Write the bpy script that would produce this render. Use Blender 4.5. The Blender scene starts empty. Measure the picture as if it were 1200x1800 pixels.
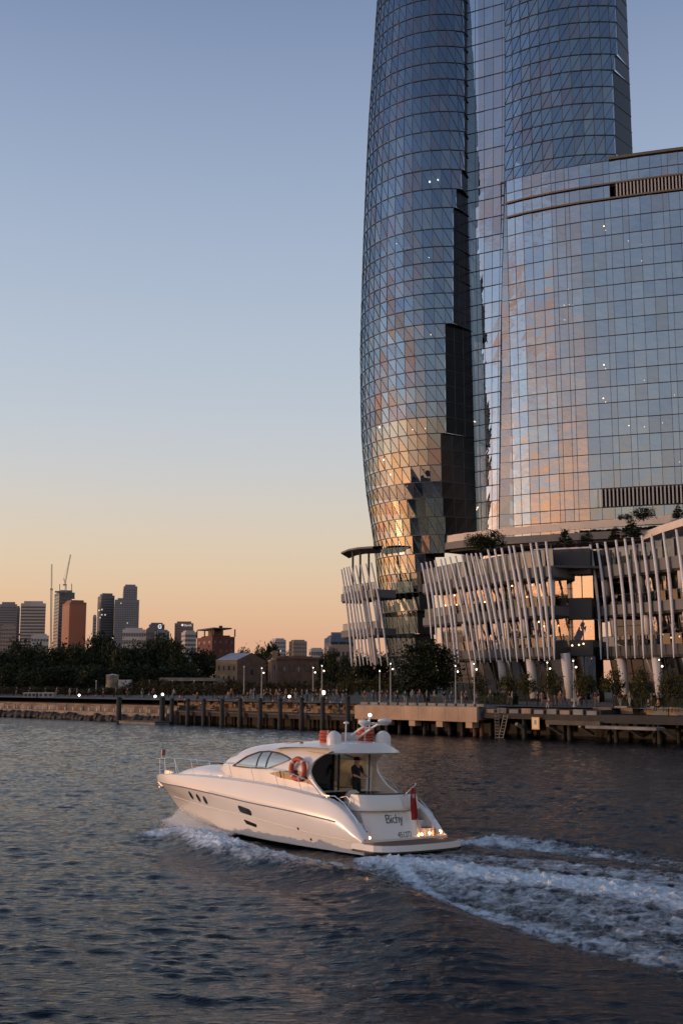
import bpy, math, random
import numpy as np
from mathutils import Vector, Matrix

sc = bpy.context.scene
random.seed(7)
PI = math.pi

# ------------------------------------------------------------------ camera
FPX, CAM_H, PITCH = 2000.0, 5.8, math.atan(300 / 2000)
cam = bpy.data.cameras.new('camera')
cam_ob = bpy.data.objects.new('camera', cam)
sc.collection.objects.link(cam_ob)
cam_ob.location = (0, 0, CAM_H)
cam_ob.rotation_euler = (PI / 2 + PITCH, 0, 0)
cam.sensor_fit = 'HORIZONTAL'
cam.sensor_width = 36
cam.lens = 36 * FPX / 1200
cam.clip_start = 0.5
cam.clip_end = 20000
sc.camera = cam_ob

# ------------------------------------------------------------------ world: dusk sky
SUN_AZ = Vector((-0.985, -0.14, 0)).normalized()      # horizontal direction towards the low sun
SUN_EL = math.radians(2.4)


def lin(r, g, b):
    f = lambda c: (c / 255 / 12.92) if c / 255 <= 0.04045 else ((c / 255 + 0.055) / 1.055) ** 2.4
    return (f(r), f(g), f(b), 1.0)


world = bpy.data.worlds.new('World')
sc.world = world
world.use_nodes = True
wn, wl = world.node_tree.nodes, world.node_tree.links
bg = wn['Background']
tc = wn.new('ShaderNodeTexCoord')
sep = wn.new('ShaderNodeSeparateXYZ')
wl.new(tc.outputs['Generated'], sep.inputs[0])
ramp = wn.new('ShaderNodeValToRGB')
ramp.color_ramp.interpolation = 'B_SPLINE'
STOPS = [(0.0, (216, 162, 136)), (0.035, (225, 176, 144)), (0.06, (229, 188, 153)), (0.095, (227, 202, 170)),
         (0.135, (219, 206, 188)), (0.18, (205, 206, 206)), (0.24, (191, 201, 213)), (0.33, (175, 190, 209)),
         (0.44, (153, 170, 199)), (0.55, (124, 143, 176)), (0.75, (92, 112, 150)), (1.0, (74, 95, 132))]
er = ramp.color_ramp.elements
while len(er) < len(STOPS):
    er.new(0.5)
for e, (p, c) in zip(er, STOPS):
    e.position = p
    e.color = lin(*c)
wl.new(sep.outputs['Z'], ramp.inputs[0])


def wmath(op, a, b=None, clamp=False):
    n = wn.new('ShaderNodeMath')
    n.operation = op
    n.use_clamp = clamp
    for i, x in enumerate((a, b)):
        if x is None:
            continue
        if isinstance(x, (int, float)):
            n.inputs[i].default_value = x
        else:
            wl.new(x, n.inputs[i])
    return n.outputs[0]


# the evening sky is brighter towards the sun and darker away from it
dotx = wmath('ADD', wmath('MULTIPLY', sep.outputs['X'], SUN_AZ.x), wmath('MULTIPLY', sep.outputs['Y'], SUN_AZ.y))
az = wmath('ADD', wmath('MULTIPLY', dotx, 0.5), 0.5)
azf = wmath('ADD', wmath('MULTIPLY', wmath('POWER', az, 8.0), 1.5), 0.96)
mulc = wn.new('ShaderNodeMix')
mulc.data_type = 'RGBA'
mulc.blend_type = 'MULTIPLY'
mulc.inputs[0].default_value = 1.0
wl.new(ramp.outputs[0], mulc.inputs[6])
cmb = wn.new('ShaderNodeCombineXYZ')
for i in range(3):
    wl.new(azf, cmb.inputs[i])
wl.new(cmb.outputs[0], mulc.inputs[7])
# broken evening clouds low in the sunset half of the sky (they show in the glass only)
mp = wn.new('ShaderNodeMapping')
mp.inputs['Scale'].default_value = (1.7, 1.7, 4.6)
wl.new(tc.outputs['Generated'], mp.inputs[0])
cn = wn.new('ShaderNodeTexNoise')
cn.inputs['Scale'].default_value = 2.5
cn.inputs['Detail'].default_value = 6
cn.inputs['Roughness'].default_value = 0.62
wl.new(mp.outputs[0], cn.inputs['Vector'])
cm = wmath('MULTIPLY', wmath('SUBTRACT', cn.outputs[0], 0.47), 7.0, True)
side = wmath('MULTIPLY', wmath('SUBTRACT', dotx, 0.52), 3.6, True)
low = wmath('MULTIPLY', wmath('SUBTRACT', 0.62, sep.outputs['Z']), 4.0, True)
cfac = wmath('MULTIPLY', wmath('MULTIPLY', cm, side), wmath('MULTIPLY', low, 0.92))
cr = wn.new('ShaderNodeValToRGB')
cr.color_ramp.elements[0].position, cr.color_ramp.elements[0].color = 0.06, (2.3, 0.95, 0.40, 1)
cr.color_ramp.elements[1].position, cr.color_ramp.elements[1].color = 0.46, (0.34, 0.31, 0.38, 1)
ce = cr.color_ramp.elements.new(0.24)
ce.color = (1.25, 0.72, 0.48, 1)
wl.new(sep.outputs['Z'], cr.inputs[0])
mixc = wn.new('ShaderNodeMix')
mixc.data_type = 'RGBA'
wl.new(cfac, mixc.inputs[0])
wl.new(mulc.outputs[2], mixc.inputs[6])
wl.new(cr.outputs[0], mixc.inputs[7])
sky = wn.new('ShaderNodeTexSky')
sky.sky_type = 'NISHITA'
sky.sun_disc = False
sky.sun_elevation = SUN_EL
sky.sun_rotation = math.atan2(SUN_AZ.x, SUN_AZ.y)
sky.dust_density = 2.0
addc = wn.new('ShaderNodeMix')
addc.data_type = 'RGBA'
addc.blend_type = 'ADD'
addc.inputs[0].default_value = 0.006
wl.new(mixc.outputs[2], addc.inputs[6])
wl.new(sky.outputs[0], addc.inputs[7])
# warm sunset glow low around the sun
gl_ = wmath('MULTIPLY', wmath('POWER', az, 10.0), wmath('POWER', wmath('SUBTRACT', 1.0, wmath('MULTIPLY', sep.outputs['Z'], 3.4), True), 2.0))
glc = wn.new('ShaderNodeMix')
glc.data_type = 'RGBA'
glc.blend_type = 'ADD'
wl.new(wmath('MINIMUM', gl_, 1.0), glc.inputs[0])
wl.new(addc.outputs[2], glc.inputs[6])
glc.inputs[7].default_value = (3.2, 1.22, 0.40, 1)
wl.new(glc.outputs[2], bg.inputs[0])
bg.inputs[1].default_value = 1.0

# ------------------------------------------------------------------ sun, just above the horizon behind thin cloud
sl = bpy.data.lights.new('sun', 'SUN')
sl.energy = 1.5
sl.angle = math.radians(0.7)
sl.color = (1.0, 0.62, 0.38)
sun = bpy.data.objects.new('sun', sl)
sc.collection.objects.link(sun)
sun.rotation_euler = Vector((SUN_AZ.x * math.cos(SUN_EL), SUN_AZ.y * math.cos(SUN_EL), math.sin(SUN_EL))).to_track_quat('Z', 'Y').to_euler()

vs = sc.view_settings
vs.view_transform = 'Standard'
vs.look = 'None'
vs.exposure = 0.0
vs.gamma = 1.0
vs.use_curve_mapping = False
sc.cycles.use_denoising = True
sc.cycles.max_bounces = 10
sc.cycles.transparent_max_bounces = 24
sc.cycles.sample_clamp_indirect = 4.0
sc.cycles.caustics_reflective = False
sc.cycles.caustics_refractive = False


# ------------------------------------------------------------------ picture-to-place helpers
def _ray(u, v):
    a, b = u - 600, 900 - v
    return Vector((a, FPX * math.cos(PITCH) - b * math.sin(PITCH), FPX * math.sin(PITCH) + b * math.cos(PITCH)))


def at_y(u, v, Y):
    d = _ray(u, v)
    return Vector((0, 0, CAM_H)) + d * (Y / d.y)


def at_z(u, v, z):
    d = _ray(u, v)
    return Vector((0, 0, CAM_H)) + d * ((z - CAM_H) / d.z)


# ------------------------------------------------------------------ mesh helpers
COL = sc.collection


class MB:
    """collects faces; build() links them as one mesh object"""

    def __init__(s):
        s.v, s.f, s.t = [], [], []

    def quad(s, *p):
        n = len(s.v)
        s.v += [tuple(q) for q in p]
        s.f.append(tuple(range(n, n + len(p))))

    def box(s, c, d, rz=0.0):
        x, y, z = (d[0] / 2, d[1] / 2, d[2] / 2)
        cr_, sr_ = math.cos(rz), math.sin(rz)
        n = len(s.v)
        for k in (-1, 1):
            for i, j in ((-1, -1), (1, -1), (1, 1), (-1, 1)):
                px, py = i * x, j * y
                s.v.append((c[0] + px * cr_ - py * sr_, c[1] + px * sr_ + py * cr_, c[2] + k * z))
        s.f += [(n + 3, n + 2, n + 1, n), (n + 4, n + 5, n + 6, n + 7)] + \
               [(n + i, n + (i + 1) % 4, n + 4 + (i + 1) % 4, n + 4 + i) for i in range(4)]
        return s

    def bar(s, a, b, w, h=None, up=(0, 0, 1)):
        """square bar from a to b"""
        a, b = Vector(a), Vector(b)
        h = h or w
        d = (b - a)
        if d.length < 1e-6:
            return s
        d.normalize()
        x = d.cross(Vector(up))
        if x.length < 1e-4:
            x = d.cross(Vector((1, 0, 0)))
        x.normalize()
        y = x.cross(d)
        n = len(s.v)
        for p in (a, b):
            for i, j in ((-1, -1), (1, -1), (1, 1), (-1, 1)):
                s.v.append(tuple(p + x * (i * w / 2) + y * (j * h / 2)))
        s.f += [(n + 3, n + 2, n + 1, n), (n + 4, n + 5, n + 6, n + 7)] + \
               [(n + i, n + (i + 1) % 4, n + 4 + (i + 1) % 4, n + 4 + i) for i in range(4)]
        return s

    def tube(s, pts, r, n=8, caps=True):
        pts = [Vector(p) for p in pts]
        rs = r if isinstance(r, (list, tuple)) else [r] * len(pts)
        base = len(s.v)
        prev = None
        for i, p in enumerate(pts):
            d = (pts[min(i + 1, len(pts) - 1)] - pts[max(i - 1, 0)]).normalized()
            if prev is None:
                x = d.cross(Vector((0, 0, 1)))
                if x.length < 0.05:
                    x = d.cross(Vector((0, 1, 0)))
            else:
                x = prev - d * prev.dot(d)
            x.normalize()
            prev = x
            y = d.cross(x)
            for k in range(n):
                a = 2 * PI * k / n
                s.v.append(tuple(p + (x * math.cos(a) + y * math.sin(a)) * rs[i]))
        for i in range(len(pts) - 1):
            for k in range(n):
                a, b = base + i * n + k, base + i * n + (k + 1) % n
                s.f.append((a, b, b + n, a + n))
        if caps:
            s.f.append(tuple(base + k for k in reversed(range(n))))
            s.f.append(tuple(base + (len(pts) - 1) * n + k for k in range(n)))
        return s

    def lathe(s, prof, c=(0, 0, 0), n=16):
        base = len(s.v)
        for r, z in prof:
            for k in range(n):
                a = 2 * PI * k / n
                s.v.append((c[0] + r * math.cos(a), c[1] + r * math.sin(a), c[2] + z))
        for i in range(len(prof) - 1):
            for k in range(n):
                a, b = base + i * n + k, base + i * n + (k + 1) % n
                s.f.append((a, b, b + n, a + n))
        s.f.append(tuple(base + k for k in reversed(range(n))))
        s.f.append(tuple(base + (len(prof) - 1) * n + k for k in range(n)))
        return s

    def prism(s, poly, z0, z1):
        n = len(poly)
        b = len(s.v)
        s.v += [(p[0], p[1], z0) for p in poly] + [(p[0], p[1], z1) for p in poly]
        s.f.append(tuple(b + i for i in reversed(range(n))))
        s.f.append(tuple(b + n + i for i in range(n)))
        for i in range(n):
            s.f.append((b + i, b + (i + 1) % n, b + n + (i + 1) % n, b + n + i))
        return s

    def grid(s, rows):
        """rows: list of equally long point lists, lofted"""
        b = len(s.v)
        m = len(rows[0])
        for r in rows:
            s.v += [tuple(p) for p in r]
        for i in range(len(rows) - 1):
            for j in range(m - 1):
                a = b + i * m + j
                s.f.append((a, a + 1, a + m + 1, a + m))
        return s

    def ball(s, c, r, n=8, m=6, sz=1.0):
        return s.lathe([(max(1e-3, r * math.sin(PI * i / m)), -r * sz * math.cos(PI * i / m)) for i in range(m + 1)], c, n)

    def mesh(s, name, m=None, smooth=False):
        me = bpy.data.meshes.new(name)
        me.from_pydata(s.v, [], s.f)
        if s.t:
            at = me.attributes.new('rnd', 'FLOAT', 'FACE')
            at.data.foreach_set('value', (s.t + [0.5] * len(s.f))[:len(s.f)])
        if m is not None:
            me.materials.append(m)
        if smooth:
            me.polygons.foreach_set('use_smooth', [True] * len(me.polygons))
        me.update()
        return me

    def build(s, name, m, parent=None, smooth=False, loc=None, rz=0.0, world=True):
        return link(name, s.mesh(name, m, smooth), parent, loc, rz, world)


def link(name, me, parent=None, loc=None, rz=0.0, world=True):
    o = bpy.data.objects.new(name, me)
    COL.objects.link(o)
    if loc is not None:
        o.location = loc
    o.rotation_euler.z = rz
    if parent is not None:
        o.parent = parent
        if world:
            q, mats = parent, Matrix.Identity(4)
            while q is not None:
                mats = Matrix.LocRotScale(q.location, q.rotation_euler, q.scale) @ mats if q.parent is None else mats
                q = q.parent
            o.matrix_parent_inverse = mats.inverted()
            if parent.parent is not None:
                o.matrix_parent_inverse = Matrix.Identity(4)
    return o


def tag(o, label, cat=None, group=None, kind=None):
    if label:
        o['label'] = label
    if cat:
        o['category'] = cat
    if group:
        o['group'] = group
    if kind:
        o['kind'] = kind
    return o


def thing(name, label, cat, loc=(0, 0, 0), rz=0.0, group=None):
    o = bpy.data.objects.new(name, None)
    COL.objects.link(o)
    o.location = loc
    o.rotation_euler.z = rz
    o.empty_display_size = 0.3
    return tag(o, label, cat, group)


def stuff(o):
    o['kind'] = 'stuff'
    return o


def struct(o):
    o['kind'] = 'structure'
    return o


ORD = ['first', 'second', 'third', 'fourth', 'fifth', 'sixth', 'seventh', 'eighth', 'ninth', 'tenth', 'eleventh', 'twelfth',
       'thirteenth', 'fourteenth', 'fifteenth', 'sixteenth', 'seventeenth', 'eighteenth', 'nineteenth', 'twentieth']


# ------------------------------------------------------------------ materials
def material(name, col, rough=0.6, vary=0.0, scale=3.0, bump=0.0, bscale=None, metallic=0.0, spec=0.5, col2=None, coat=0.0, streak=None):
    m = bpy.data.materials.new(name)
    m.use_nodes = True
    nt = m.node_tree
    b = nt.nodes['Principled BSDF']
    b.inputs['Base Color'].default_value = (*col, 1)
    b.inputs['Roughness'].default_value = rough
    b.inputs['Metallic'].default_value = metallic
    b.inputs['Specular IOR Level'].default_value = spec
    b.inputs['Coat Weight'].default_value = coat
    if vary or col2 or bump:
        t = nt.nodes.new('ShaderNodeTexCoord')
        src = t.outputs['Object']
        if streak:
            mpn = nt.nodes.new('ShaderNodeMapping')
            mpn.inputs['Scale'].default_value = streak
            nt.links.new(src, mpn.inputs[0])
            src = mpn.outputs[0]
        n = nt.nodes.new('ShaderNodeTexNoise')
        n.inputs['Scale'].default_value = scale
        n.inputs['Detail'].default_value = 5
        nt.links.new(src, n.inputs['Vector'])
        if vary or col2:
            r = nt.nodes.new('ShaderNodeValToRGB')
            c2 = col2 or tuple(min(1, c * (1 + vary)) for c in col)
            c1 = col if col2 else tuple(c * (1 - vary) for c in col)
            r.color_ramp.elements[0].position, r.color_ramp.elements[0].color = 0.32, (*c1, 1)
            r.color_ramp.elements[1].position, r.color_ramp.elements[1].color = 0.68, (*c2, 1)
            nt.links.new(n.outputs[0], r.inputs[0])
            nt.links.new(r.outputs[0], b.inputs['Base Color'])
        if bump:
            n2 = nt.nodes.new('ShaderNodeTexNoise')
            n2.inputs['Scale'].default_value = bscale or scale * 4
            n2.inputs['Detail'].default_value = 4
            nt.links.new(src, n2.inputs['Vector'])
            bn = nt.nodes.new('ShaderNodeBump')
            bn.inputs['Strength'].default_value = bump
            bn.inputs['Distance'].default_value = 0.05
            nt.links.new(n2.outputs[0], bn.inputs['Height'])
            nt.links.new(bn.outputs[0], b.inputs['Normal'])
    return m


def emitter(name, col, power):
    m = bpy.data.materials.new(name)
    m.use_nodes = True
    b = m.node_tree.nodes['Principled BSDF']
    b.inputs['Base Color'].default_value = (*col, 1)
    b.inputs['Emission Color'].default_value = (*col, 1)
    b.inputs['Emission Strength'].default_value = power
    return m


def facade_glass(name, refl, tints, through, rough=0.012, wob=0.0, wscale=0.6, base_mix=0.0, base=(0.05, 0.06, 0.08)):
    """coated glass sheet: part mirror, part see-through; the mirror tint differs pane by pane (attribute rnd)"""
    m = bpy.data.materials.new(name)
    m.use_nodes = True
    nt = m.node_tree
    N, L = nt.nodes, nt.links
    N.remove(N['Principled BSDF'])
    out = N['Material Output']
    at = N.new('ShaderNodeAttribute')
    at.attribute_name = 'rnd'
    r = N.new('ShaderNodeValToRGB')
    r.color_ramp.interpolation = 'CONSTANT'
    el = r.color_ramp.elements
    while len(el) < len(tints):
        el.new(0.5)
    for i, c in enumerate(tints):
        el[i].position = i / len(tints)
        el[i].color = (*c, 1)
    L.new(at.outputs['Fac'], r.inputs[0])
    gl = N.new('ShaderNodeBsdfGlossy')
    gl.inputs['Roughness'].default_value = rough
    L.new(r.outputs[0], gl.inputs['Color'])
    tr = N.new('ShaderNodeBsdfTransparent')
    tr.inputs['Color'].default_value = (*through, 1)
    fr = N.new('ShaderNodeFresnel')
    fr.inputs['IOR'].default_value = 1.5
    mr = N.new('ShaderNodeMapRange')
    mr.inputs['From Min'].default_value = 0.04
    mr.inputs['From Max'].default_value = 1.0
    mr.inputs['To Min'].default_value = refl
    mr.inputs['To Max'].default_value = 1.0
    L.new(fr.outputs[0], mr.inputs['Value'])
    mx = N.new('ShaderNodeMixShader')
    L.new(mr.outputs[0], mx.inputs[0])
    if base_mix > 0:
        df = N.new('ShaderNodeBsdfDiffuse')
        df.inputs['Color'].default_value = (*base, 1)
        m2 = N.new('ShaderNodeMixShader')
        m2.inputs[0].default_value = base_mix
        L.new(tr.outputs[0], m2.inputs[1])
        L.new(df.outputs[0], m2.inputs[2])
        L.new(m2.outputs[0], mx.inputs[1])
    else:
        L.new(tr.outputs[0], mx.inputs[1])
    L.new(gl.outputs[0], mx.inputs[2])
    if wob:
        t = N.new('ShaderNodeTexCoord')
        n = N.new('ShaderNodeTexNoise')
        n.inputs['Scale'].default_value = wscale
        n.inputs['Detail'].default_value = 2
        L.new(t.outputs['Object'], n.inputs['Vector'])
        bn = N.new('ShaderNodeBump')
        bn.inputs['Strength'].default_value = 1.0
        bn.inputs['Distance'].default_value = wob
        L.new(n.outputs[0], bn.inputs['Height'])
        L.new(bn.outputs[0], gl.inputs['Normal'])
    L.new(mx.outputs[0], out.inputs[0])
    return m


M = {}
M['mullion'] = material('dark window framing', (0.035, 0.04, 0.05), 0.45)
M['slab'] = material('grey concrete slab', (0.10, 0.10, 0.10), 0.8, 0.15, 0.8)
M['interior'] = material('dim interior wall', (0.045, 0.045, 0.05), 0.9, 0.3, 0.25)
M['curtain'] = material('pale curtain', (0.45, 0.46, 0.46), 0.9, 0.1, 2)
M['warm_lamp'] = emitter('warm lamp', (1.0, 0.62, 0.32), 4.5)
M['white_lamp'] = emitter('white lamp', (1.0, 0.93, 0.82), 5)
M['post_lamp'] = emitter('street lamp globe', (1.0, 0.86, 0.66), 7)
M['bronze'] = material('bronze trim', (0.16, 0.12, 0.085), 0.45)
# ================================================================== water
def ocean_tile(n, size, peak, seed, wind=1.25, spread=3.0):
    rs = np.random.RandomState(seed)
    k = np.fft.fftfreq(n, size / n) * 2 * PI
    kx, ky = np.meshgrid(k, k, indexing='ij')
    kk = np.hypot(kx, ky)
    kk[0, 0] = 1e-6
    kp = 2 * PI / peak
    amp = np.exp(-1.1 * (kp / kk) ** 2) / kk ** 3.1
    ang = np.abs(np.cos(np.arctan2(ky, kx) - wind)) ** spread + 0.03
    amp = np.sqrt(amp * ang) * (kk < 2 * PI / 0.34)
    amp[0, 0] = 0
    h = np.fft.ifft2(amp * (rs.normal(size=(n, n)) + 1j * rs.normal(size=(n, n)))).real
    h /= h.std()
    # sharpen the crests
    return h + 0.10 * (h * np.abs(h))


def sample_tile(t, size, x, y, rot=0.0):
    c, s_ = math.cos(rot), math.sin(rot)
    X, Y = (x * c - y * s_) / size * t.shape[0], (x * s_ + y * c) / size * t.shape[0]
    i, j = np.floor(X).astype(int), np.floor(Y).astype(int)
    fx, fy = X - i, Y - j
    n = t.shape[0]
    g = lambda a, b: t[(i + a) % n, (j + b) % n]
    return (g(0, 0) * (1 - fx) + g(1, 0) * fx) * (1 - fy) + (g(0, 1) * (1 - fx) + g(1, 1) * fx) * fy


def dist_line(x, y, pts):
    """distance to a polyline, position along it (0..1) and side"""
    best = np.full(x.shape, 1e9)
    tt = np.zeros(x.shape)
    sd = np.zeros(x.shape)
    m = len(pts) - 1
    for i in range(m):
        ax, ay, bx, by = pts[i][0], pts[i][1], pts[i + 1][0], pts[i + 1][1]
        dx, dy = bx - ax, by - ay
        t = np.clip(((x - ax) * dx + (y - ay) * dy) / (dx * dx + dy * dy), 0, 1)
        ex, ey = x - ax - t * dx, y - ay - t * dy
        d = np.hypot(ex, ey)
        w = d < best
        best = np.where(w, d, best)
        tt = np.where(w, (i + t) / m, tt)
        sd = np.where(w, np.sign(dx * ey - dy * ex), sd)
    return best, tt, sd


def wl_(pts):
    return [tuple(at_z(u, v, 0.0))[:2] for u, v in pts]


# foam: (points on the water, half width m at start/end, strength at start/end)
FOAM = [
    (wl_([(668, 1512), (760, 1522), (870, 1538), (1000, 1553), (1100, 1566), (1240, 1588)]), (1.3, 2.7), (1.0, 0.84)),
    (wl_([(690, 1512), (715, 1530), (745, 1553), (790, 1584)]), (0.55, 0.5), (1.0, 0.72)),
    (wl_([(790, 1584), (860, 1600), (960, 1632), (1080, 1662), (1230, 1700)]), (0.8, 1.6), (0.74, 0.68)),
    (wl_([(815, 1483), (880, 1482), (960, 1490), (1080, 1506), (1240, 1530)]), (1.1, 2.0), (0.84, 0.56)),
    (wl_([(700, 1530), (850, 1562), (1000, 1590), (1240, 1640)]), (2.2, 4.8), (0.68, 0.66)),
    (wl_([(720, 1508), (850, 1511), (1000, 1526), (1240, 1556)]), (1.2, 2.6), (0.70, 0.66)),
    (wl_([(280, 1468), (295, 1464), (318, 1460), (350, 1470), (385, 1490), (415, 1497)]), (1.1, 1.3), (0.92, 1.0)),
    (wl_([(340, 1466), (400, 1486), (470, 1503), (560, 1514), (640, 1524)]), (1.4, 1.0), (1.0, 0.68)),
    (wl_([(405, 1500), (470, 1518), (560, 1530), (680, 1543)]), (1.2, 1.4), (0.74, 0.58)),
]
RIDGE = [(wl_([(300, 1466), (350, 1476), (420, 1503), (520, 1528), (620, 1548), (720, 1590), (830, 1640), (960, 1690)]), 0.95, 0.26),
         (wl_([(470, 1560), (560, 1585), (680, 1630), (800, 1685), (900, 1730)]), 1.5, 0.16),
         (wl_([(820, 1478), (900, 1476), (1010, 1486), (1240, 1512)]), 0.8, 0.16)]

T1, T2 = ocean_tile(512, 46.0, 2.6, 3, 1.45, 14.0), ocean_tile(512, 17.3, 0.8, 5, 1.5, 12.0)


def water_surface(x, y, detail=True):
    patch = np.clip(1.0 + 0.42 * sample_tile(T1, 310.0, x, y, 1.1) + 0.25 * sample_tile(T1, 120.0, x, y, 0.5), 0.35, 2.0)
    h = 0.014 * sample_tile(T1, 46.0, x, y, 0.12) + patch * (0.0058 * sample_tile(T2, 17.3, x, y, -0.15) + 0.0046 * sample_tile(T2, 11.7, x, y, 0.22))
    foam = np.zeros(x.shape)
    for pts, (w0, w1), (s0, s1) in FOAM:
        d, t, sd = dist_line(x, y, pts)
        w = w0 + (w1 - w0) * t
        foam = np.maximum(foam, (s0 + (s1 - s0) * t) * np.exp(-(d / w) ** 2.4))
    for pts, w, a in RIDGE:
        d, t, sd = dist_line(x, y, pts)
        fade = np.clip(t * 8, 0, 1) * np.clip((1 - t) * 3.5, 0, 1)
        h = h + a * fade * (np.exp(-(d / w) ** 2) - 0.55 * np.exp(-((d - 2.1 * w) / w) ** 2))
    h = h + foam ** 2 * (0.06 + 0.040 * sample_tile(T2, 8.2, x, y, 0.9) + 0.012 * sample_tile(T2, 4.1, x, y, 2.0))
    return h, foam


def water_mat():
    m = bpy.data.materials.new('harbour water')
    m.use_nodes = True
    nt = m.node_tree
    N, L = nt.nodes, nt.links
    b = N['Principled BSDF']
    b.inputs['Base Color'].default_value = (0.005, 0.009, 0.013, 1)
    b.inputs['Roughness'].default_value = 0.09
    b.inputs['IOR'].default_value = 1.33
    b.inputs['Specular IOR Level'].default_value = 0.40
    t = N.new('ShaderNodeTexCoord')
    mpn = N.new('ShaderNodeMapping')
    mpn.inputs['Scale'].default_value = (0.5, 1.35, 1)
    mpn.inputs['Rotation'].default_value = (0, 0, 0.25)
    L.new(t.outputs['Object'], mpn.inputs[0])
    n1 = N.new('ShaderNodeTexNoise')
    n1.inputs['Scale'].default_value = 3.3
    n1.inputs['Detail'].default_value = 5
    n1.inputs['Roughness'].default_value = 0.6
    L.new(mpn.outputs[0], n1.inputs['Vector'])
    n2 = N.new('ShaderNodeTexNoise')
    n2.inputs['Scale'].default_value = 0.55
    n2.inputs['Detail'].default_value = 3
    L.new(mpn.outputs[0], n2.inputs['Vector'])
    ad = N.new('ShaderNodeMath')
    ad.operation = 'MULTIPLY_ADD'
    L.new(n2.outputs[0], ad.inputs[0])
    ad.inputs[1].default_value = 0.9
    L.new(n1.outputs[0], ad.inputs[2])
    bn = N.new('ShaderNodeBump')
    bn.inputs['Strength'].default_value = 0.9
    bn.inputs['Distance'].default_value = 0.10
    L.new(ad.outputs[0], bn.inputs['Height'])
    L.new(bn.outputs[0], b.inputs['Normal'])
    # foam
    at = N.new('ShaderNodeAttribute')
    at.attribute_name = 'foam'
    f1 = N.new('ShaderNodeTexNoise')
    f1.inputs['Scale'].default_value = 1.9
    f1.inputs['Detail'].default_value = 8
    f1.inputs['Roughness'].default_value = 0.68
    f1.inputs['Distortion'].default_value = 0.8
    L.new(t.outputs['Object'], f1.inputs['Vector'])
    vo = N.new('ShaderNodeTexVoronoi')
    vo.feature = 'DISTANCE_TO_EDGE'
    vo.inputs['Scale'].default_value = 2.3
    L.new(f1.outputs['Color'], vo.inputs['Vector'])
    s1 = N.new('ShaderNodeMath')
    s1.operation = 'ADD'
    L.new(at.outputs['Fac'], s1.inputs[0])
    L.new(f1.outputs[0], s1.inputs[1])
    mr = N.new('ShaderNodeMapRange')
    mr.interpolation_type = 'SMOOTHSTEP'
    mr.inputs['From Min'].default_value = 1.00
    mr.inputs['From Max'].default_value = 1.45
    L.new(s1.outputs[0], mr.inputs['Value'])
    df = N.new('ShaderNodeBsdfPrincipled')
    df.inputs['Base Color'].default_value = (0.80, 0.86, 0.87, 1)
    df.inputs['Roughness'].default_value = 0.85
    b2 = N.new('ShaderNodeBump')
    b2.inputs['Strength'].default_value = 1.0
    b2.inputs['Distance'].default_value = 0.12
    L.new(f1.outputs[0], b2.inputs['Height'])
    L.new(b2.outputs[0], df.inputs['Normal'])
    mx = N.new('ShaderNodeMixShader')
    L.new(mr.outputs[0], mx.inputs[0])
    L.new(b.outputs[0], mx.inputs[1])
    L.new(df.outputs[0], mx.inputs[2])
    L.new(mx.outputs[0], N['Material Output'].inputs[0])
    return m


M['water'] = water_mat()


def make_water():
    ratio, rows = 1.00298, 890
    yy = 14.5 * ratio ** np.arange(rows)
    cols = 470
    tx = np.linspace(-0.41, 0.41, cols)
    Y, TX = np.meshgrid(yy, tx, indexing='ij')
    X = TX * (Y + 2)
    h, foam = water_surface(X, Y)
    v = np.stack([X, Y, h], -1).reshape(-1, 3)
    i = np.arange(rows - 1)[:, None] * cols + np.arange(cols - 1)[None, :]
    f = np.stack([i, i + 1, i + cols + 1, i + cols], -1).reshape(-1, 4)
    me = bpy.data.meshes.new('water')
    me.vertices.add(len(v))
    me.vertices.foreach_set('co', v.astype(np.float32).ravel())
    me.loops.add(f.size)
    me.loops.foreach_set('vertex_index', f.astype(np.int32).ravel())
    me.polygons.add(len(f))
    me.polygons.foreach_set('loop_start', np.arange(0, f.size, 4, dtype=np.int32))
    me.polygons.foreach_set('use_smooth', np.ones(len(f), dtype=bool))
    me.update(calc_edges=True)
    a = me.attributes.new('foam', 'FLOAT', 'POINT')
    a.data.foreach_set('value', foam.astype(np.float32).ravel())
    me.materials.append(M['water'])
    o = link('water', me)
    struct(o)
    tag(o, 'dark rippled harbour water with the white wake of the motor yacht', None)
    # open water around and beyond the near waves
    mb = MB()
    mb.quad((-9000, -9000, -0.22), (9000, -9000, -0.22), (9000, 9000, -0.22), (-9000, 9000, -0.22))
    o2 = mb.build('open_water', M['water'])
    struct(o2)


make_water()

# unseen shore behind the camera, added and shaped to grey the glass reflections
mb = MB()
rbk = random.Random(8)
for k in range(90):
    a = PI * 1.065 + (k + .5) / 90 * PI * .88
    r_ = rbk.uniform(400, 480)
    mb.box((r_ * math.cos(a), r_ * math.sin(a), 0), (18, 16, rbk.uniform(60, 104) if a < math.radians(228) else rbk.uniform(22, 50)), a)
struct(mb.build('unseen_shore', material('grey unseen shore', (.25, .26, .31), .9, .25, .02)))

# ================================================================== land and quay
E_S, E_N, Q0 = Vector((0.7036, -0.7106, 0)), Vector((0.7106, 0.7036, 0)), Vector((0, 139.4, 0))
QRZ = math.atan2(E_S.y, E_S.x)


def qp(s, n, z=0.0):
    return Q0 + E_S * s + E_N * n + Vector((0, 0, z))


def screen_u(p):
    d = p.y * math.cos(PITCH) + (p.z - CAM_H) * math.sin(PITCH)
    return 600 + FPX * p.x / d


def qs(u, n=0.0, z=2.0):
    lo, hi = -400.0, 130.0
    for _ in range(50):
        mid = (lo + hi) / 2
        if screen_u(qp(mid, n, z)) < u:
            lo = mid
        else:
            hi = mid
    return lo


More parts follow.
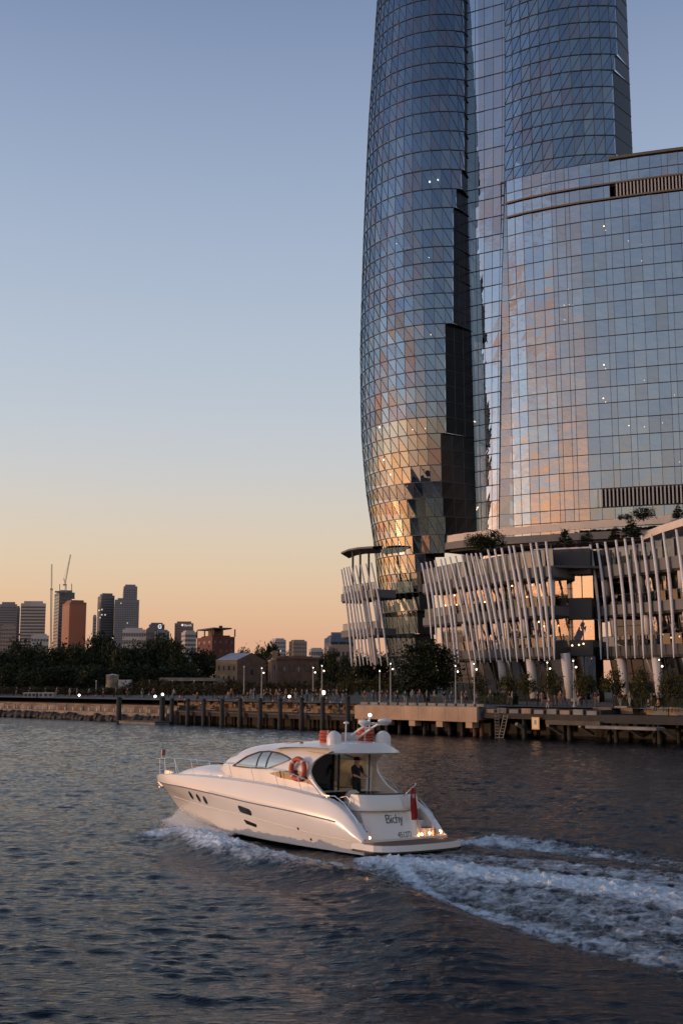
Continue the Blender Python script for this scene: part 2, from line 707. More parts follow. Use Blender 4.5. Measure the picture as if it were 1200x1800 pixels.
GZ = 3.2
M['paving'] = material('promenade paving', (0.085, 0.075, 0.065), 0.85, 0.2, 0.4)
M['earth'] = material('park ground', (0.045, 0.05, 0.03), 0.95, 0.4, 0.15, 0.5)
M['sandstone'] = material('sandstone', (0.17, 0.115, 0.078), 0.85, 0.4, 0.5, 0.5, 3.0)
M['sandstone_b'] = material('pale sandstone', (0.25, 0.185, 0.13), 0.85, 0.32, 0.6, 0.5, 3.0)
M['sandstone_lit_tone'] = material('sandstone facing in sunlit tone', (0.42, 0.285, 0.19), 0.85, 0.22, 0.35, 0.5, 3.0)  # sunlight on the facing put into a brighter copy of the sandstone
M['rock'] = material('wet dark rock', (0.040, 0.032, 0.025), 0.75, 0.5, 0.8, 0.8, 3.0)
M['timber'] = material('weathered wharf timber', (0.035, 0.027, 0.021), 0.85, 0.35, 1.0, 0.4, 8.0, streak=(1, 1, 0.15))
M['timber_deck'] = material('wharf deck boards', (0.09, 0.07, 0.052), 0.85, 0.3, 0.7, 0.3, 6.0)
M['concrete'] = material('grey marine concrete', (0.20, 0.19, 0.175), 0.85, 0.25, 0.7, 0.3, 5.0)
M['concrete_d'] = material('near-black concrete', (0.030, 0.027, 0.024), 0.85, 0.3, 0.7, 0.3, 5.0)  # concrete kept near black all over, decks as well as walls
M['steel'] = material('dull galvanised steel', (0.13, 0.125, 0.12), 0.6, metallic=0.2)
M['pole'] = material('grey painted pole', (0.30, 0.29, 0.28), 0.5)
M['pile'] = material('tarred mooring pile', (0.030, 0.025, 0.022), 0.8, 0.3, 1.5, 0.4, 6.0)
M['pile_rust'] = material('rust brown pile', (0.10, 0.045, 0.025), 0.85, 0.4, 1.5, 0.4, 6.0)

# promenade and land: one sheet to the horizon
mb = MB()
mb.quad(qp(-5000, 9, GZ), qp(5000, 9, GZ), qp(5000, 7000, GZ), qp(-5000, 7000, GZ))
struct(mb.build('ground', M['earth']))
mb = MB()
mb.quad(qp(-260, 3.5, GZ + .012), qp(70, 3.5, GZ + .012), qp(70, 34, GZ + .012), qp(-260, 34, GZ + .012))
struct(mb.build('promenade', M['paving']))
# wooded headland
mb = MB()
rows = []
rsn = random.Random(5)
for j in range(14):
    r = []
    for i in range(26):
        x, y = -165 + i * 6.5, 235 + j * 14
        e = math.exp(-((x + 105) / 58) ** 2) * min(1, max(0, j / 5)) * min(1, (25 - i) / 5)
        r.append((x, y, 2.9 + 9.5 * e + rsn.uniform(-.3, .3)))
    rows.append(r)
mb.grid(rows)
struct(mb.build('hill', M['earth'], smooth=True))

rngQ = random.Random(21)


def quay_box(mb, s0, s1, n0, n1, z0, z1):
    c = qp((s0 + s1) / 2, (n0 + n1) / 2, (z0 + z1) / 2)
    mb.box(c, (s1 - s0, n1 - n0, z1 - z0), QRZ)
    return mb


# --- stone sea wall on the left
sA, sB = -165.0, qs(283)
wall = thing('sea_wall', 'long low sandstone sea wall with a dark rock toe along the far shore', 'sea wall', qp(-110, 2, 0))
quay_box(MB(), sA, sB, 3.2, 9.5, -1, 2.42).build('backing', M['sandstone'], wall)
quay_box(MB(), sA, sB, 0.9, 3.6, -1, 1.35).build('ledge', M['sandstone_b'], wall)
s = sA
while s < sB:
    w = rngQ.uniform(1.3, 2.2)
    if screen_u(qp(s + w, 0, 1)) > -40:
        quay_box(MB(), s + .03, min(sB, s + w) - .03, 2.7 + rngQ.uniform(0, .12), 3.5, 1.36, 2.15 + rngQ.uniform(-.06, .06)).build('block', M['sandstone' if rngQ.random() < .6 else 'sandstone_b'], wall)
    s += w
s = sA
while s < sB:
    w = rngQ.uniform(.8, 1.7)
    if screen_u(qp(s + w, 0, 1)) > -40:
        mb = MB()
        c = qp(s + w / 2, rngQ.uniform(.1, .7), rngQ.uniform(.1, .5))
        mb.ball(c, w * .62, 7, 5, .75)
        mb.v = [tuple(Vector(p) + Vector((rngQ.uniform(-.14, .14), rngQ.uniform(-.14, .14), rngQ.uniform(-.12, .12)))) for p in mb.v]
        mb.build('toe_rock', M['rock'], wall)
    s += w * .8
M['stub'] = material('pale bollard', (0.6, 0.56, 0.5), .6)
s = sA
while s < sB:
    if screen_u(qp(s, 0, 1)) > -20:
        MB().lathe([(.10, 0), (.10, .42), (.06, .5)], qp(s, 2.3, 1.35), 8).build('bollard', M['stub'], wall)
    s += 2.35

# --- timber wharf with the row of mooring piles
s0, s1 = qs(300), qs(624)
wharf = thing('timber_wharf', 'dark timber wharf crowded with people behind the row of mooring piles', 'wharf', qp((s0 + s1) / 2, 2, 0))
n_b = 46
for k in range(n_b):
    a, b = s0 + (s1 - s0) * k / n_b, s0 + (s1 - s0) * (k + 1) / n_b
    quay_box(MB(), a + .01, b - .01, 0.3, 6.0, 1.72, 1.86 + rngQ.uniform(-.012, .012)).build('deck_board', M['timber_deck'], wharf)
quay_box(MB(), s0, s1, .42, .74, 1.25, 1.715).build('fascia_beam', M['timber'], wharf)
quay_box(MB(), s0, s1, 4.4, 4.8, 1.25, 1.715).build('cross_beam', M['timber'], wharf)
for k in range(22):
    a = s0 + (s1 - s0) * (k + .5) / 22
    mb = MB()
    mb.tube([qp(a, 1.2 + 3 * (k % 2), -1.5), qp(a, 1.2 + 3 * (k % 2), 1.24)], .19, 8)
    mb.build('support_pile', M['timber'], wharf)
for j in range(3):      # stone seating terraces behind the deck
    st = s0 - 8
    while st < s1:
        w = rngQ.uniform(1.8, 3.2)
        quay_box(MB(), st + .02, min(s1, st + w) - .02, 6.0 + j * 1.1, 8.6, 1.0, 2.32 + j * .44 + rngQ.uniform(-.03, .03)).build('terrace_block', M['sandstone' if rngQ.random() < .5 else 'sandstone_b'], wharf)
        st += w
quay_box(MB(), s0 - 8, s1, 5.7, 9.6, -1.4, 1.6).build('retaining_wall', M['concrete_d'], wharf)

PILE_U = [(209, 1228), (285, 1228), (302, 1230), (330, 1231), (358, 1231), (390, 1231), (422, 1230), (457, 1230), (492, 1230), (530, 1229), (567, 1228), (611, 1226)]
for k, (u, v) in enumerate(PILE_U):
    n = -0.25 if k else -2.6
    p = qp(qs(u, n), n, 0)
    t = thing('mooring_pile', '%s dark timber mooring pile from the left standing in the water along the wharf' % ORD[k], 'mooring pile', p, 0, 'mooring piles along the timber wharf')
    top = at_y(u, v, p.y).z
    r = .30 if k not in (0, 1) else .40
    MB().tube([p + Vector((0, 0, -2)), p + Vector((0, 0, top - .1))], [r * 1.05, r * .95], 12).build('shaft', M['pile'], t, True)
    MB().lathe([(r * 1.08, 0), (r * 1.1, .12), (r * .4, .34)], p + Vector((0, 0, top - .1)), 12).build('cap', M['concrete_d'], t, True)
# floating pontoon between the first two piles
p0 = qp(qs(222, -2.4), -2.4, 0)
pont = thing('pontoon', 'low grey floating pontoon between the two thickest mooring piles', 'pontoon', p0)
sa, sb_ = qs(220, -2.4), qs(283, -2.4)
quay_box(MB(), sa, sb_, -3.4, -.9, -.25, .28).build('float', M['concrete'], pont)
quay_box(MB(), sa - .1, sb_ + .1, -3.5, -.8, .282, .40).build('deck', M['timber_deck'], pont)

# --- stone-faced wharf in the middle
s0, s1 = qs(623), qs(838)
stone_wharf = thing('stone_wharf', 'wharf faced with long sandstone slabs in sunlit orange tone above dark piles', 'wharf', qp((s0 + s1) / 2, 2, 0))
quay_box(MB(), s0 + .05, s1 - .05, .32, 9.6, 1.75, 3.2).build('deck', M['concrete'], stone_wharf)
cuts = [0, .09, .175, .275, .29, .40, .425, .545, .66, .76, .86, 1.0]
for a, b in zip(cuts, cuts[1:]):
    quay_box(MB(), s0 + (s1 - s0) * a + .012, s0 + (s1 - s0) * b - .012, 0, .32, 1.55 + rngQ.uniform(-.01, .01), 3.12 + rngQ.uniform(-.02, .03)).build('facing_slab', M['sandstone_lit_tone'], stone_wharf)
for u in (633, 676, 723, 771, 823):
    a = qs(u)
    quay_box(MB(), a - .45, a + .45, .05, 1.2, .92, 1.53).build('corbel', M['sandstone_lit_tone'], stone_wharf)
for k in range(10):
    u = 636 + k * 22
    for n in (1.4, 6):
        a = qs(u, n)
        MB().tube([qp(a, n, -1.5), qp(a, n, 1.74)], .22, 9).build('support_pile', M['pile_rust' if k in (9,) else 'concrete_d'], stone_wharf, True)
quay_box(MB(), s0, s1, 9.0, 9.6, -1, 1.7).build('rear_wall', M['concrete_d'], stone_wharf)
for k in range(13):
    u = 628 + k * 17
    a = qs(u)
    b = qs(u + 13)
    quay_box(MB(), a, b, .5, 1.0, 3.21, 3.50).build('kerb_stone', M['concrete'], stone_wharf)

# --- lower right wharf with landings
s0, s1 = qs(839.5), 62.0
rw = thing('landing_wharf', 'dark concrete and timber landing wharf with ladders and low platforms', 'wharf', qp((s0 + s1) / 2, 2, 0))
sm = qs(1045)
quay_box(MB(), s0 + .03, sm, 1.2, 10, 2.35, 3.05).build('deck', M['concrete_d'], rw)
quay_box(MB(), s0 + .03, sm - .03, .7, 1.19, 2.0, 2.55).build('edge_beam', M['timber'], rw)
k = 0
a = s0 + .3
while a < sm - 1.2:
    quay_box(MB(), a, a + 1.15, .95, 1.6, 2.57, 2.98 + .12 * (k % 2)).build('kerb_block', M['concrete' if k % 3 else 'sandstone_b'], rw)
    a += 1.6
    k += 1
quay_box(MB(), qs(957), sm + .5, .1, 1.15, 1.55, 2.0).build('step_platform', M['timber_deck'], rw)
quay_box(MB(), sm + .02, s1, .4, 10, 1.85, 2.62).build('low_deck', M['concrete_d'], rw)
quay_box(MB(), qs(1040), qs(1164), -1.2, .38, 1.35, 1.62).build('landing_platform', M['concrete'], rw)
for u in (1016, 1100, 1160, 960, 905):
    mb = MB()
    a = qs(u)
    mb.bar(qp(a, .2, 1.5), qp(a, 2.6, .6), .3, .3)
    mb.build('brace', M['concrete'], rw)
for k, u in enumerate((846, 862, 921, 990, 1000, 1070, 1082, 1150, 1158, 1192, 1215)):
    n = 1.5 + 2.2 * (k % 2)
    a = qs(u, n)
    MB().tube([qp(a, n, -1.5), qp(a, n, 2.3)], .24, 9).build('support_pile', M['pile_rust' if k == 0 else 'concrete_d'], rw, True)
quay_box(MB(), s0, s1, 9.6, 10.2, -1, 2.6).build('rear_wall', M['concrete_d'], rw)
for k in range(9):
    a = qs(1062 + k * 19, 6)
    mb = MB()
    c = qp(a, 5.0 + rngQ.uniform(-.5, .5), 2.62)
    mb.box(c + Vector((0, 0, .35)), (1.5 + rngQ.uniform(-.3, .4), .9, .7 + rngQ.uniform(-.15, .25)), QRZ + rngQ.uniform(-.1, .1))
    mb.build('seat_block', M['sandstone_b' if k % 2 else 'concrete'], rw)
# ladders
for nm, u, lean, zt, lab in (('ladder', 873, 0.0, 3.1, 'upright steel ladder fixed to the wharf edge down to the water'), ('ladder', 889, 0.9, 2.4, 'short leaning ladder under the wharf edge beside the upright ladder')):
    a = qs(u, .45)
    t = thing(nm, lab, 'ladder', qp(a, .45, 0))
    for sd in (-.28, .28):
        MB().bar(qp(a + sd - lean, .45, -.6), qp(a + sd, .45, zt), .07).build('rail', M['steel'], t)
    z = -.3
    while z < zt - .1:
        f = (z + .6) / (zt + .6)
        MB().bar(qp(a - .28 - lean * (1 - f), .45, z), qp(a + .28 - lean * (1 - f), .45, z), .05).build('rung', M['steel'], t)
        z += .32
# yellow notice board hung on the wharf
a = qs(943, .6)
t = thing('notice_board', 'small yellow edged white notice board hung below the landing wharf edge', 'sign', qp(a, .4, 1.0))
quay_box(MB(), a - .47, a + .47, .36, .44, 1.0, 2.25).build('board', material('notice yellow', (0.62, 0.36, 0.06), .5), t)
quay_box(MB(), a - .33, a + .33, .345, .358, 1.15, 2.1).build('panel', material('notice white', (0.6, 0.52, 0.44), .5), t)
quay_box(MB(), a - .14, a + .14, .335, .343, 1.5, 1.95).build('symbol', material('notice grey', (0.2, 0.17, 0.16), .5), t)
# ================================================================== the curved glass tower
TINTS_A = [(0.66, 0.82, 0.97), (0.60, 0.75, 0.92), (0.74, 0.73, 0.82), (0.68, 0.82, 0.95), (0.54, 0.68, 0.86),
           (0.78, 0.88, 0.96), (0.70, 0.74, 0.84), (0.62, 0.78, 0.94)]
M['glass_petal'] = facade_glass('petal glass', 0.29, TINTS_A, (0.30, 0.37, 0.43), wob=0.010, wscale=0.5)
M['glass_low'] = facade_glass('glow-tinted lower petal glass', 0.40, [(0.98, 0.93, 0.72), (0.88, 0.98, 0.84), (0.98, 0.80, 0.68), (0.80, 0.90, 0.92), (0.92, 0.97, 0.76), (0.74, 0.84, 0.90)], (0.26, 0.32, 0.34), wob=0.008, wscale=0.5)  # copy of the petal glass with low-sky glow put into brighter tints
M['glass_spine'] = facade_glass('spine glass', 0.42, [(0.86, 0.90, 0.97), (0.80, 0.84, 0.92), (0.90, 0.88, 0.92), (0.84, 0.90, 1.0)],
                                (0.25, 0.30, 0.34), wob=0.014, wscale=0.7)
M['glass_hotel'] = facade_glass('hotel glass', 0.39, [(0.84, 0.90, 0.98), (0.78, 0.85, 0.95), (0.80, 0.79, 0.82), (0.86, 0.91, 0.98), (0.74, 0.80, 0.91), (0.82, 0.86, 0.94)],
                                (0.25, 0.30, 0.34), wob=0.034, wscale=0.6)
M['glass_return'] = material('return glass in painted shade', (.010, .011, .014), .25, spec=.25)  # shade and dark reflections of the return side put into the colour

PROF = [(-2, 8.6), (3, 9.2), (7.4, 9.8), (11, 10.7), (16.2, 11.65), (19.4, 12.06), (23, 12.5), (26.7, 12.9), (30.3, 13.2), (33.8, 13.62),
        (37.2, 14.15), (40.8, 14.7), (48.5, 15.4), (52.9, 15.7), (59.6, 15.85), (70.9, 15.92), (82.3, 15.6), (93.9, 15.2),
        (105.7, 14.7), (117.7, 14.1), (129.8, 13.25), (142.2, 12.4), (165, 10.6), (190, 8.4)]
PZ, PR = [a for a, b in PROF], [b for a, b in PROF]
ZROWS = [3.6, 7.26, 10.68, 14.52, 18.61, 21.89, 25.39, 28.71, 32.05, 35.24, 38.61, 41.47, 44.46, 47.35, 50.15, 53.17, 55.99, 58.93,
         61.78, 64.75, 67.73, 70.47, 73.42, 76.31, 79.26, 82.3, 85.36, 88.83, 93.02, 96.79, 100.69, 104.61, 108.55, 112.52,
         115.93, 119.36, 122.81, 126.34, 129.76, 133.26, 136.7, 140.2, 143.7, 147.2, 150.7, 154.2, 157.7, 161.2, 164.7]

tower = thing('glass_tower', 'tall curved blue glass tower of twisting petals with diagonal mullions', 'tower', (30, 215, 3))


class Lobe:
    def __init__(s, cx, cy, k=1.0, lean=0.0):
        s.cx, s.cy, s.k, s.lean = cx, cy, k, lean

    def rad(s, z):
        return float(np.interp(z, PZ, PR)) * s.k

    def p(s, a, z, off=0.0):
        r = s.rad(z) + off
        return Vector((s.cx + r * math.sin(a), s.cy - r * math.cos(a), z))


class CurveLobe:
    """petal with a free plan curve; a runs along it in steps of 15.5 m per unit"""

    def __init__(s, pts, shift):
        s.shift = shift
        s.x, s.y, s.l = [], [], [0.0]
        P_ = [Vector((a, b, 0)) for a, b in pts]
        n = 12
        for i in range(len(P_) - 1):
            p0, p1, p2, p3 = P_[max(0, i - 1)], P_[i], P_[i + 1], P_[min(len(P_) - 1, i + 2)]
            for k in range(n):
                t = k / n
                q = 0.5 * ((2 * p1) + (p2 - p0) * t + (2 * p0 - 5 * p1 + 4 * p2 - p3) * t * t + (3 * p1 - p0 - 3 * p2 + p3) * t ** 3)
                s.x.append(q.x)
                s.y.append(q.y)
        s.x.append(P_[-1].x)
        s.y.append(P_[-1].y)
        for i in range(1, len(s.x)):
            s.l.append(s.l[-1] + math.hypot(s.x[i] - s.x[i - 1], s.y[i] - s.y[i - 1]))

    def p(s, a, z, off=0.0):
        d = a * 15.5
        x, y = float(np.interp(d, s.l, s.x)), float(np.interp(d, s.l, s.y))
        x2, y2 = float(np.interp(d + .2, s.l, s.x)), float(np.interp(d + .2, s.l, s.y))
        if d + .2 > s.l[-1]:
            x2, y2 = x + .2, y + .03
        tg = Vector((x2 - x, y2 - y, 0)).normalized()
        w = max(0.0, 1 - d / 12)
        return Vector((x + tg.y * off + s.shift(z) * w, y - tg.x * off, z))


def pane_mesh(p00, p10, p11, p01, diag, jit, rng, inset=0.05):
    """one glazing unit; corners pulled in from the frame, each half tipped a little"""
    c = (p00 + p10 + p11 + p01) / 4
    n = (p10 - p00).cross(p01 - p00).normalized()
    q = [c + (p - c) * (1 - inset / max(0.4, (p - c).length)) for p in (p00, p10, p11, p01)]
    jit *= min(1.0, (p10 - p00).length / 1.7)
    q = [p + n * rng.uniform(-jit, jit) for p in q]
    return q


class Glazing:
    """panes as parts of their own up to the limit (largest in view first), the rest joined"""

    def __init__(s, parent, mat, name='pane'):
        s.parent, s.mat, s.name, s.items = parent, mat, name, []

    def add(s, q, diag, rnd, prio):
        s.items.append((prio, q, diag, rnd))

    @staticmethod
    def put(mb, q, diag, rnd):
        if diag == 0:
            mb.quad(*q)
            mb.t.append(rnd)
        else:
            a, b, c, d = q                                   # 00,10,11,01
            tri = [(a, b, d), (b, c, d)] if diag > 0 else [(a, b, c), (a, c, d)]
            for i, t in enumerate(tri):
                mb.quad(*t)
                mb.t.append((rnd + (0.13 if i and rnd > 0.72 else 0)) % 1.0)

    def flush(s, limit, rest_name='distant_panes'):
        s.items.sort(key=lambda t: -t[0])
        for prio, q, diag, rnd in s.items[:limit]:
            mb = MB()
            s.put(mb, q, diag, rnd)
            mb.build(s.name, s.mat, s.parent)
        mb = MB()
        for prio, q, diag, rnd in s.items[limit:]:
            s.put(mb, q, diag, rnd)
        if mb.f:
            stuff(mb.build(rest_name, s.mat, s.parent))


rngT = random.Random(11)


def screen(p):
    """picture position (for judging which panes show largest)"""
    x, y, z = p[0], p[1], p[2] - CAM_H
    d = y * math.cos(PITCH) + z * math.sin(PITCH)
    return 600 + FPX * x / d, 900 - FPX * (-y * math.sin(PITCH) + z * math.cos(PITCH)) / d


def prio_of(q):
    u = [screen(p) for p in q]
    area = 0.5 * abs(sum(u[i][0] * u[(i + 1) % 4][1] - u[(i + 1) % 4][0] * u[i][1] for i in range(4)))
    cx, cy = sum(a for a, b in u) / 4, sum(b for a, b in u) / 4
    if not (0 <= cx <= 1200 and 0 <= cy <= 1180):
        return -1.0
    return area


def edge_angle(lobe, X, z):
    r = lobe.rad(z)
    return math.asin(max(-0.99, min(0.99, (X - lobe.cx) / r)))


def build_lobe(lobe, zrows, a_left, edge_fn, step, diag, glz, frame, slabs, core, curt, twist_low=True):
    """rows of glazing round a lobe from a_left to the edge given by edge_fn(z)"""
    shift = 0.0
    for i in range(len(zrows) - 1):
        z0, z1 = zrows[i], zrows[i + 1]
        shift += 0.17 * step if (z0 < 47 and twist_low) else 0.02 * step
        e0 = edge_fn((z0 + z1) / 2)
        angs = [a_left]
        k = math.floor((a_left + shift) / step) - 1
        a = k * step - shift
        while a < e0 - step * 0.3:
            if a > a_left + step * .3:
                angs.append(a)
            a += step
        angs.append(e0)
        for a0, a1 in zip(angs, angs[1:]):
            p00, p10, p11, p01 = lobe.p(a0, z0), lobe.p(a1, z0), lobe.p(a1, z1), lobe.p(a0, z1)
            q = pane_mesh(p00, p10, p11, p01, diag, 0.026, rngT)
            rnd = rngT.random()
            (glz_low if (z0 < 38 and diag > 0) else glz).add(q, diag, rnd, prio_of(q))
            if diag > 0:
                frame.bar(lobe.p(a1, z0, 0.03), lobe.p(a0, z1, 0.03), 0.10, 0.05, up=(math.sin(a0), -math.cos(a0), 0))
            else:
                frame.bar(lobe.p(a0, z0, 0.03), lobe.p(a1, z1, 0.03), 0.10, 0.05, up=(math.sin(a0), -math.cos(a0), 0))
            if rngT.random() < 0.05 and z0 > 30:
                b0, b1 = a0 + (a1 - a0) * 0.15, a1 - (a1 - a0) * 0.3
                curt.quad(lobe.p(b0, z0 + .4, -.6), lobe.p(b1, z0 + .4, -.6), lobe.p(b1, z1 - .3, -.6), lobe.p(b0, z1 - .3, -.6))
        for a in angs:
            frame.bar(lobe.p(a, z0, 0.02), lobe.p(a, z1, 0.02), 0.07, 0.10, up=(math.sin(a), -math.cos(a), 0))
        n = 26
        ring = [a_left + (e0 - a_left) * t / n for t in range(n + 1)]
        for a0, a1 in zip(ring, ring[1:]):
            frame.bar(lobe.p(a0, z1, 0.03), lobe.p(a1, z1, 0.03), 0.14, 0.15)
            o0, o1, i0, i1 = lobe.p(a0, z1, -.25), lobe.p(a1, z1, -.25), lobe.p(a0, z1, -7), lobe.p(a1, z1, -7)
            dz = Vector((0, 0, .35))
            slabs.quad(o0, o1, i1, i0)
            slabs.quad(i0 - dz, i1 - dz, o1 - dz, o0 - dz)
            slabs.quad(o0 - dz, o1 - dz, o1, o0)
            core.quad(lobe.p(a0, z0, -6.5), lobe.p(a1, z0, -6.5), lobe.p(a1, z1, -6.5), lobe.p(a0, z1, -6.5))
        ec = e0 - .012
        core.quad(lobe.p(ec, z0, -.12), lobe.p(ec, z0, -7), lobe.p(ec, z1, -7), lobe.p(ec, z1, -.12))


lobe_a = Lobe(19.6, 215.5)
PB = [(31.2, 201.5), (35.3, 198.3), (40.4, 195.9), (45.2, 194.9), (50, 194.9), (54.5, 195.8), (58, 197.5)]
EDGE_A = [(3, 12.5), (25, 14.4), (28.6, 15.5), (28.9, 18.2), (32, 18.77), (38.7, 18.0), (49.9, 17.8), (50.2, 18.8), (69.9, 18.85), (70.3, 20.35),
          (92.9, 20.8), (93.2, 20.9), (100.7, 23.0), (133, 23.7), (165, 24.0)]
edge_a = lambda z: edge_angle(lobe_a, float(np.interp(z, [e[0] for e in EDGE_A], [e[1] for e in EDGE_A])), z)
edge_b = lambda z: (1.32 if z < 117 else 1.39 if z > 120 else 1.355)

SPL = [(33.37, 24.54), (46.96, 24.36), (63.06, 24.23), (85.16, 23.96), (102.09, 23.92), (137.34, 24.49), (157.69, 24.61)]
SPR = [(28.19, 27.94), (36.05, 28.14), (56.95, 28.78), (72.03, 29.29), (80.72, 29.68), (98.58, 30.49), (120.31, 31.05), (134.38, 31.25), (157.69, 31.45)]
spl = lambda z: float(np.interp(z, [a for a, b in SPL], [b for a, b in SPL]))
spr = lambda z: float(np.interp(z, [a for a, b in SPR], [b for a, b in SPR]))
lobe_b = CurveLobe(PB, lambda z: spr(z) - 31.2)
frame, slabs, core, curt = MB(), MB(), MB(), MB()
glz_petal = Glazing(tower, M['glass_petal'])
glz_low = Glazing(tower, M['glass_low'], 'lower_pane')
build_lobe(lobe_a, ZROWS, -1.95, edge_a, 0.122, 1, glz_petal, frame, slabs, core, curt)
zrows_b = [round(5.8 + (z - 5.8) * 0.925, 2) for z in ZROWS if z > 108]
build_lobe(lobe_b, [98.45] + zrows_b, 0.0, edge_b, 0.120, -1, glz_petal, frame, slabs, core, curt, False)
glz_petal.flush(290)
glz_low.flush(120, 'distant_lower_panes')
stuff(frame.build('mullion_grid', M['mullion'], tower))
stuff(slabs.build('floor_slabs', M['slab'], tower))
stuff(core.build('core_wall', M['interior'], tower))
stuff(curt.build('curtains', M['curtain'], tower))

# dark return wall behind the stepped edge of each petal
glz_ret = Glazing(tower, M['glass_return'], 'return_pane')
rframe = MB()
rcov = MB()
for i in range(len(ZROWS) - 1):
    z0, z1 = ZROWS[i], ZROWS[i + 1]
    if z0 < 28 or z0 > 160:
        continue
    e = edge_a((z0 + z1) / 2)
    A0, A1 = lobe_a.p(e, z0), lobe_a.p(e, z1)
    B0, B1 = Vector((spl(z0), 204.4, z0)), Vector((spl(z1), 204.4, z1))
    for k in range(3):
        t0, t1 = k / 3, (k + 1) / 3
        q = [A0.lerp(B0, t0), A0.lerp(B0, t1), A1.lerp(B1, t1), A1.lerp(B1, t0)]
        glz_ret.add(pane_mesh(*q, 0, 0.02, rngT), 0, rngT.random(), prio_of(q))
        rframe.bar(q[0], q[3], 0.07, 0.1, up=(1, 0, 0))
    rframe.bar(A1, B1, 0.12, 0.12)
    en = edge_a((ZROWS[i + 1] + ZROWS[min(i + 2, len(ZROWS) - 1)]) / 2)
    if abs(en - e) > .004:
        rcov.quad(A1 + Vector((-.6, .0, .0)), lobe_a.p(en, z1) + Vector((0, .0, 0)), B1 + Vector((.3, 0, 0)), B1 + Vector((-.3, .6, 0)))
for i in range(len(zrows_b) - 1):
    z0, z1 = zrows_b[i], zrows_b[i + 1]
    e = edge_b((z0 + z1) / 2)
    A0, A1 = lobe_b.p(e, z0), lobe_b.p(e, z1)
    B0, B1 = Vector((54.3, 200, z0)), Vector((54.3, 200, z1))
    q = [A0, B0, B1, A1]
    glz_ret.add(pane_mesh(*q, 0, 0.02, rngT), 0, rngT.random(), prio_of(q))
    rframe.bar(A1, B1, 0.12, 0.12)
glz_ret.flush(60, 'distant_return_panes')
stuff(rframe.build('return_mullions', M['mullion'], tower))
stuff(rcov.build('return_soffits', M['mullion'], tower))

# the flat spine between the two petals
glz_sp = Glazing(tower, M['glass_spine'], 'spine_pane')
sframe, score = MB(), MB()
SZ = [29.57, 32.44, 35.31, 38.17, 41.04, 43.91, 46.78, 49.65, 52.51, 55.38, 58.25, 61.11, 63.98, 66.85, 69.72, 72.59, 75.45, 78.69, 82.02, 85.35, 88.5, 92.1, 95.8, 98.3, 102.0, 105.89, 109.68, 113.75, 117.26, 120.78, 124.29, 127.81, 131.41, 134.93, 138.26, 141.96, 145.66]
for i in range(len(SZ) - 1):
    z0, z1 = SZ[i], SZ[i + 1]
    L0, L1 = Vector((spl(z0), 204.9, z0)), Vector((spl(z1), 204.9, z1))
    R0, R1 = Vector((spr(z0), 201.5, z0)), Vector((spr(z1), 201.5, z1))
    cuts = [0, 0.22, 0.46, 0.70, 0.93, 1.0]
    for t0, t1 in zip(cuts, cuts[1:]):
        q = [L0.lerp(R0, t0), L0.lerp(R0, t1), L1.lerp(R1, t1), L1.lerp(R1, t0)]
        glz_sp.add(pane_mesh(*q, 0, 0.03, rngT, 0.04), 0, rngT.random(), prio_of(q))
    for t in cuts:
        sframe.bar(L0.lerp(R0, t), L1.lerp(R1, t), 0.06, 0.08, up=(-.4, -.9, 0))
    sframe.bar(L1, R1, 0.13, 0.16)
    score.quad(L0 + Vector((3, 7, 0)), R0 + Vector((3, 7, 0)), R1 + Vector((3, 7, 0)), L1 + Vector((3, 7, 0)))
glz_sp.flush(150, 'distant_spine_panes')
stuff(sframe.build('spine_mullions', M['mullion'], tower))
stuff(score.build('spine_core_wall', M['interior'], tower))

# rooms lit behind the glass
def tower_lamp(u, v, Y, r, m, name='room_lamp'):
    MB().ball(at_y(u, v, Y), r, 8, 6).build(name, M[m], tower, True)


for v in (424, 451, 478, 505, 531):
    for k in range(4):
        tower_lamp(694 + k * 3.2 + rngT.uniform(-1, 1), v + rngT.uniform(-4, 5), 206.5, 0.11, 'warm_lamp')
for k in range(10):
    tower_lamp(757 + k * 2.6, 237 + rngT.uniform(-4, 3), 204, 0.12, 'warm_lamp')
for u, v in ((755, 319), (766, 311), (769, 316), (780, 312)):
    tower_lamp(u, v, 204, 0.2, 'white_lamp')
for u, v in ((755, 440), (754, 452), (763, 446), (764, 418), (757, 588), (747, 753), (725, 755), (667, 751), (674, 808), (686, 834), (745, 713), (779, 545)):
    tower_lamp(u, v, 204.5, 0.12, 'warm_lamp' if rngT.random() < .7 else 'white_lamp')
for u, v in ((787, 729), (804, 731), (783, 812), (790, 884), (797, 884), (784, 886)):
    tower_lamp(u, v, 203.5, 0.14, 'warm_lamp')

# ================================================================== the lower hotel wing
hotel = thing('hotel_wing', 'lower curved glass hotel wing with louvre bands in front of the tower', 'building', (47, 196, 3))
HC = [(29.05, 202.21), (33.3, 199.15), (38.2, 196.47), (42.92, 194.34), (47.73, 192.59), (53.0, 190.73), (58.28, 189.07), (65.67, 187.03), (74.0, 185.0), (85.1, 182.69)]
HX = [a for a, b in HC]
hy = lambda x: float(np.interp(x, HX, [b for a, b in HC]))


def hotel_x(u, z=65.2):
    lo, hi = 23.0, 88.0
    for _ in range(40):
        mid = (lo + hi) / 2
        if screen((mid, hy(mid), z))[0] < u:
            lo = mid
        else:
            hi = mid
    return lo


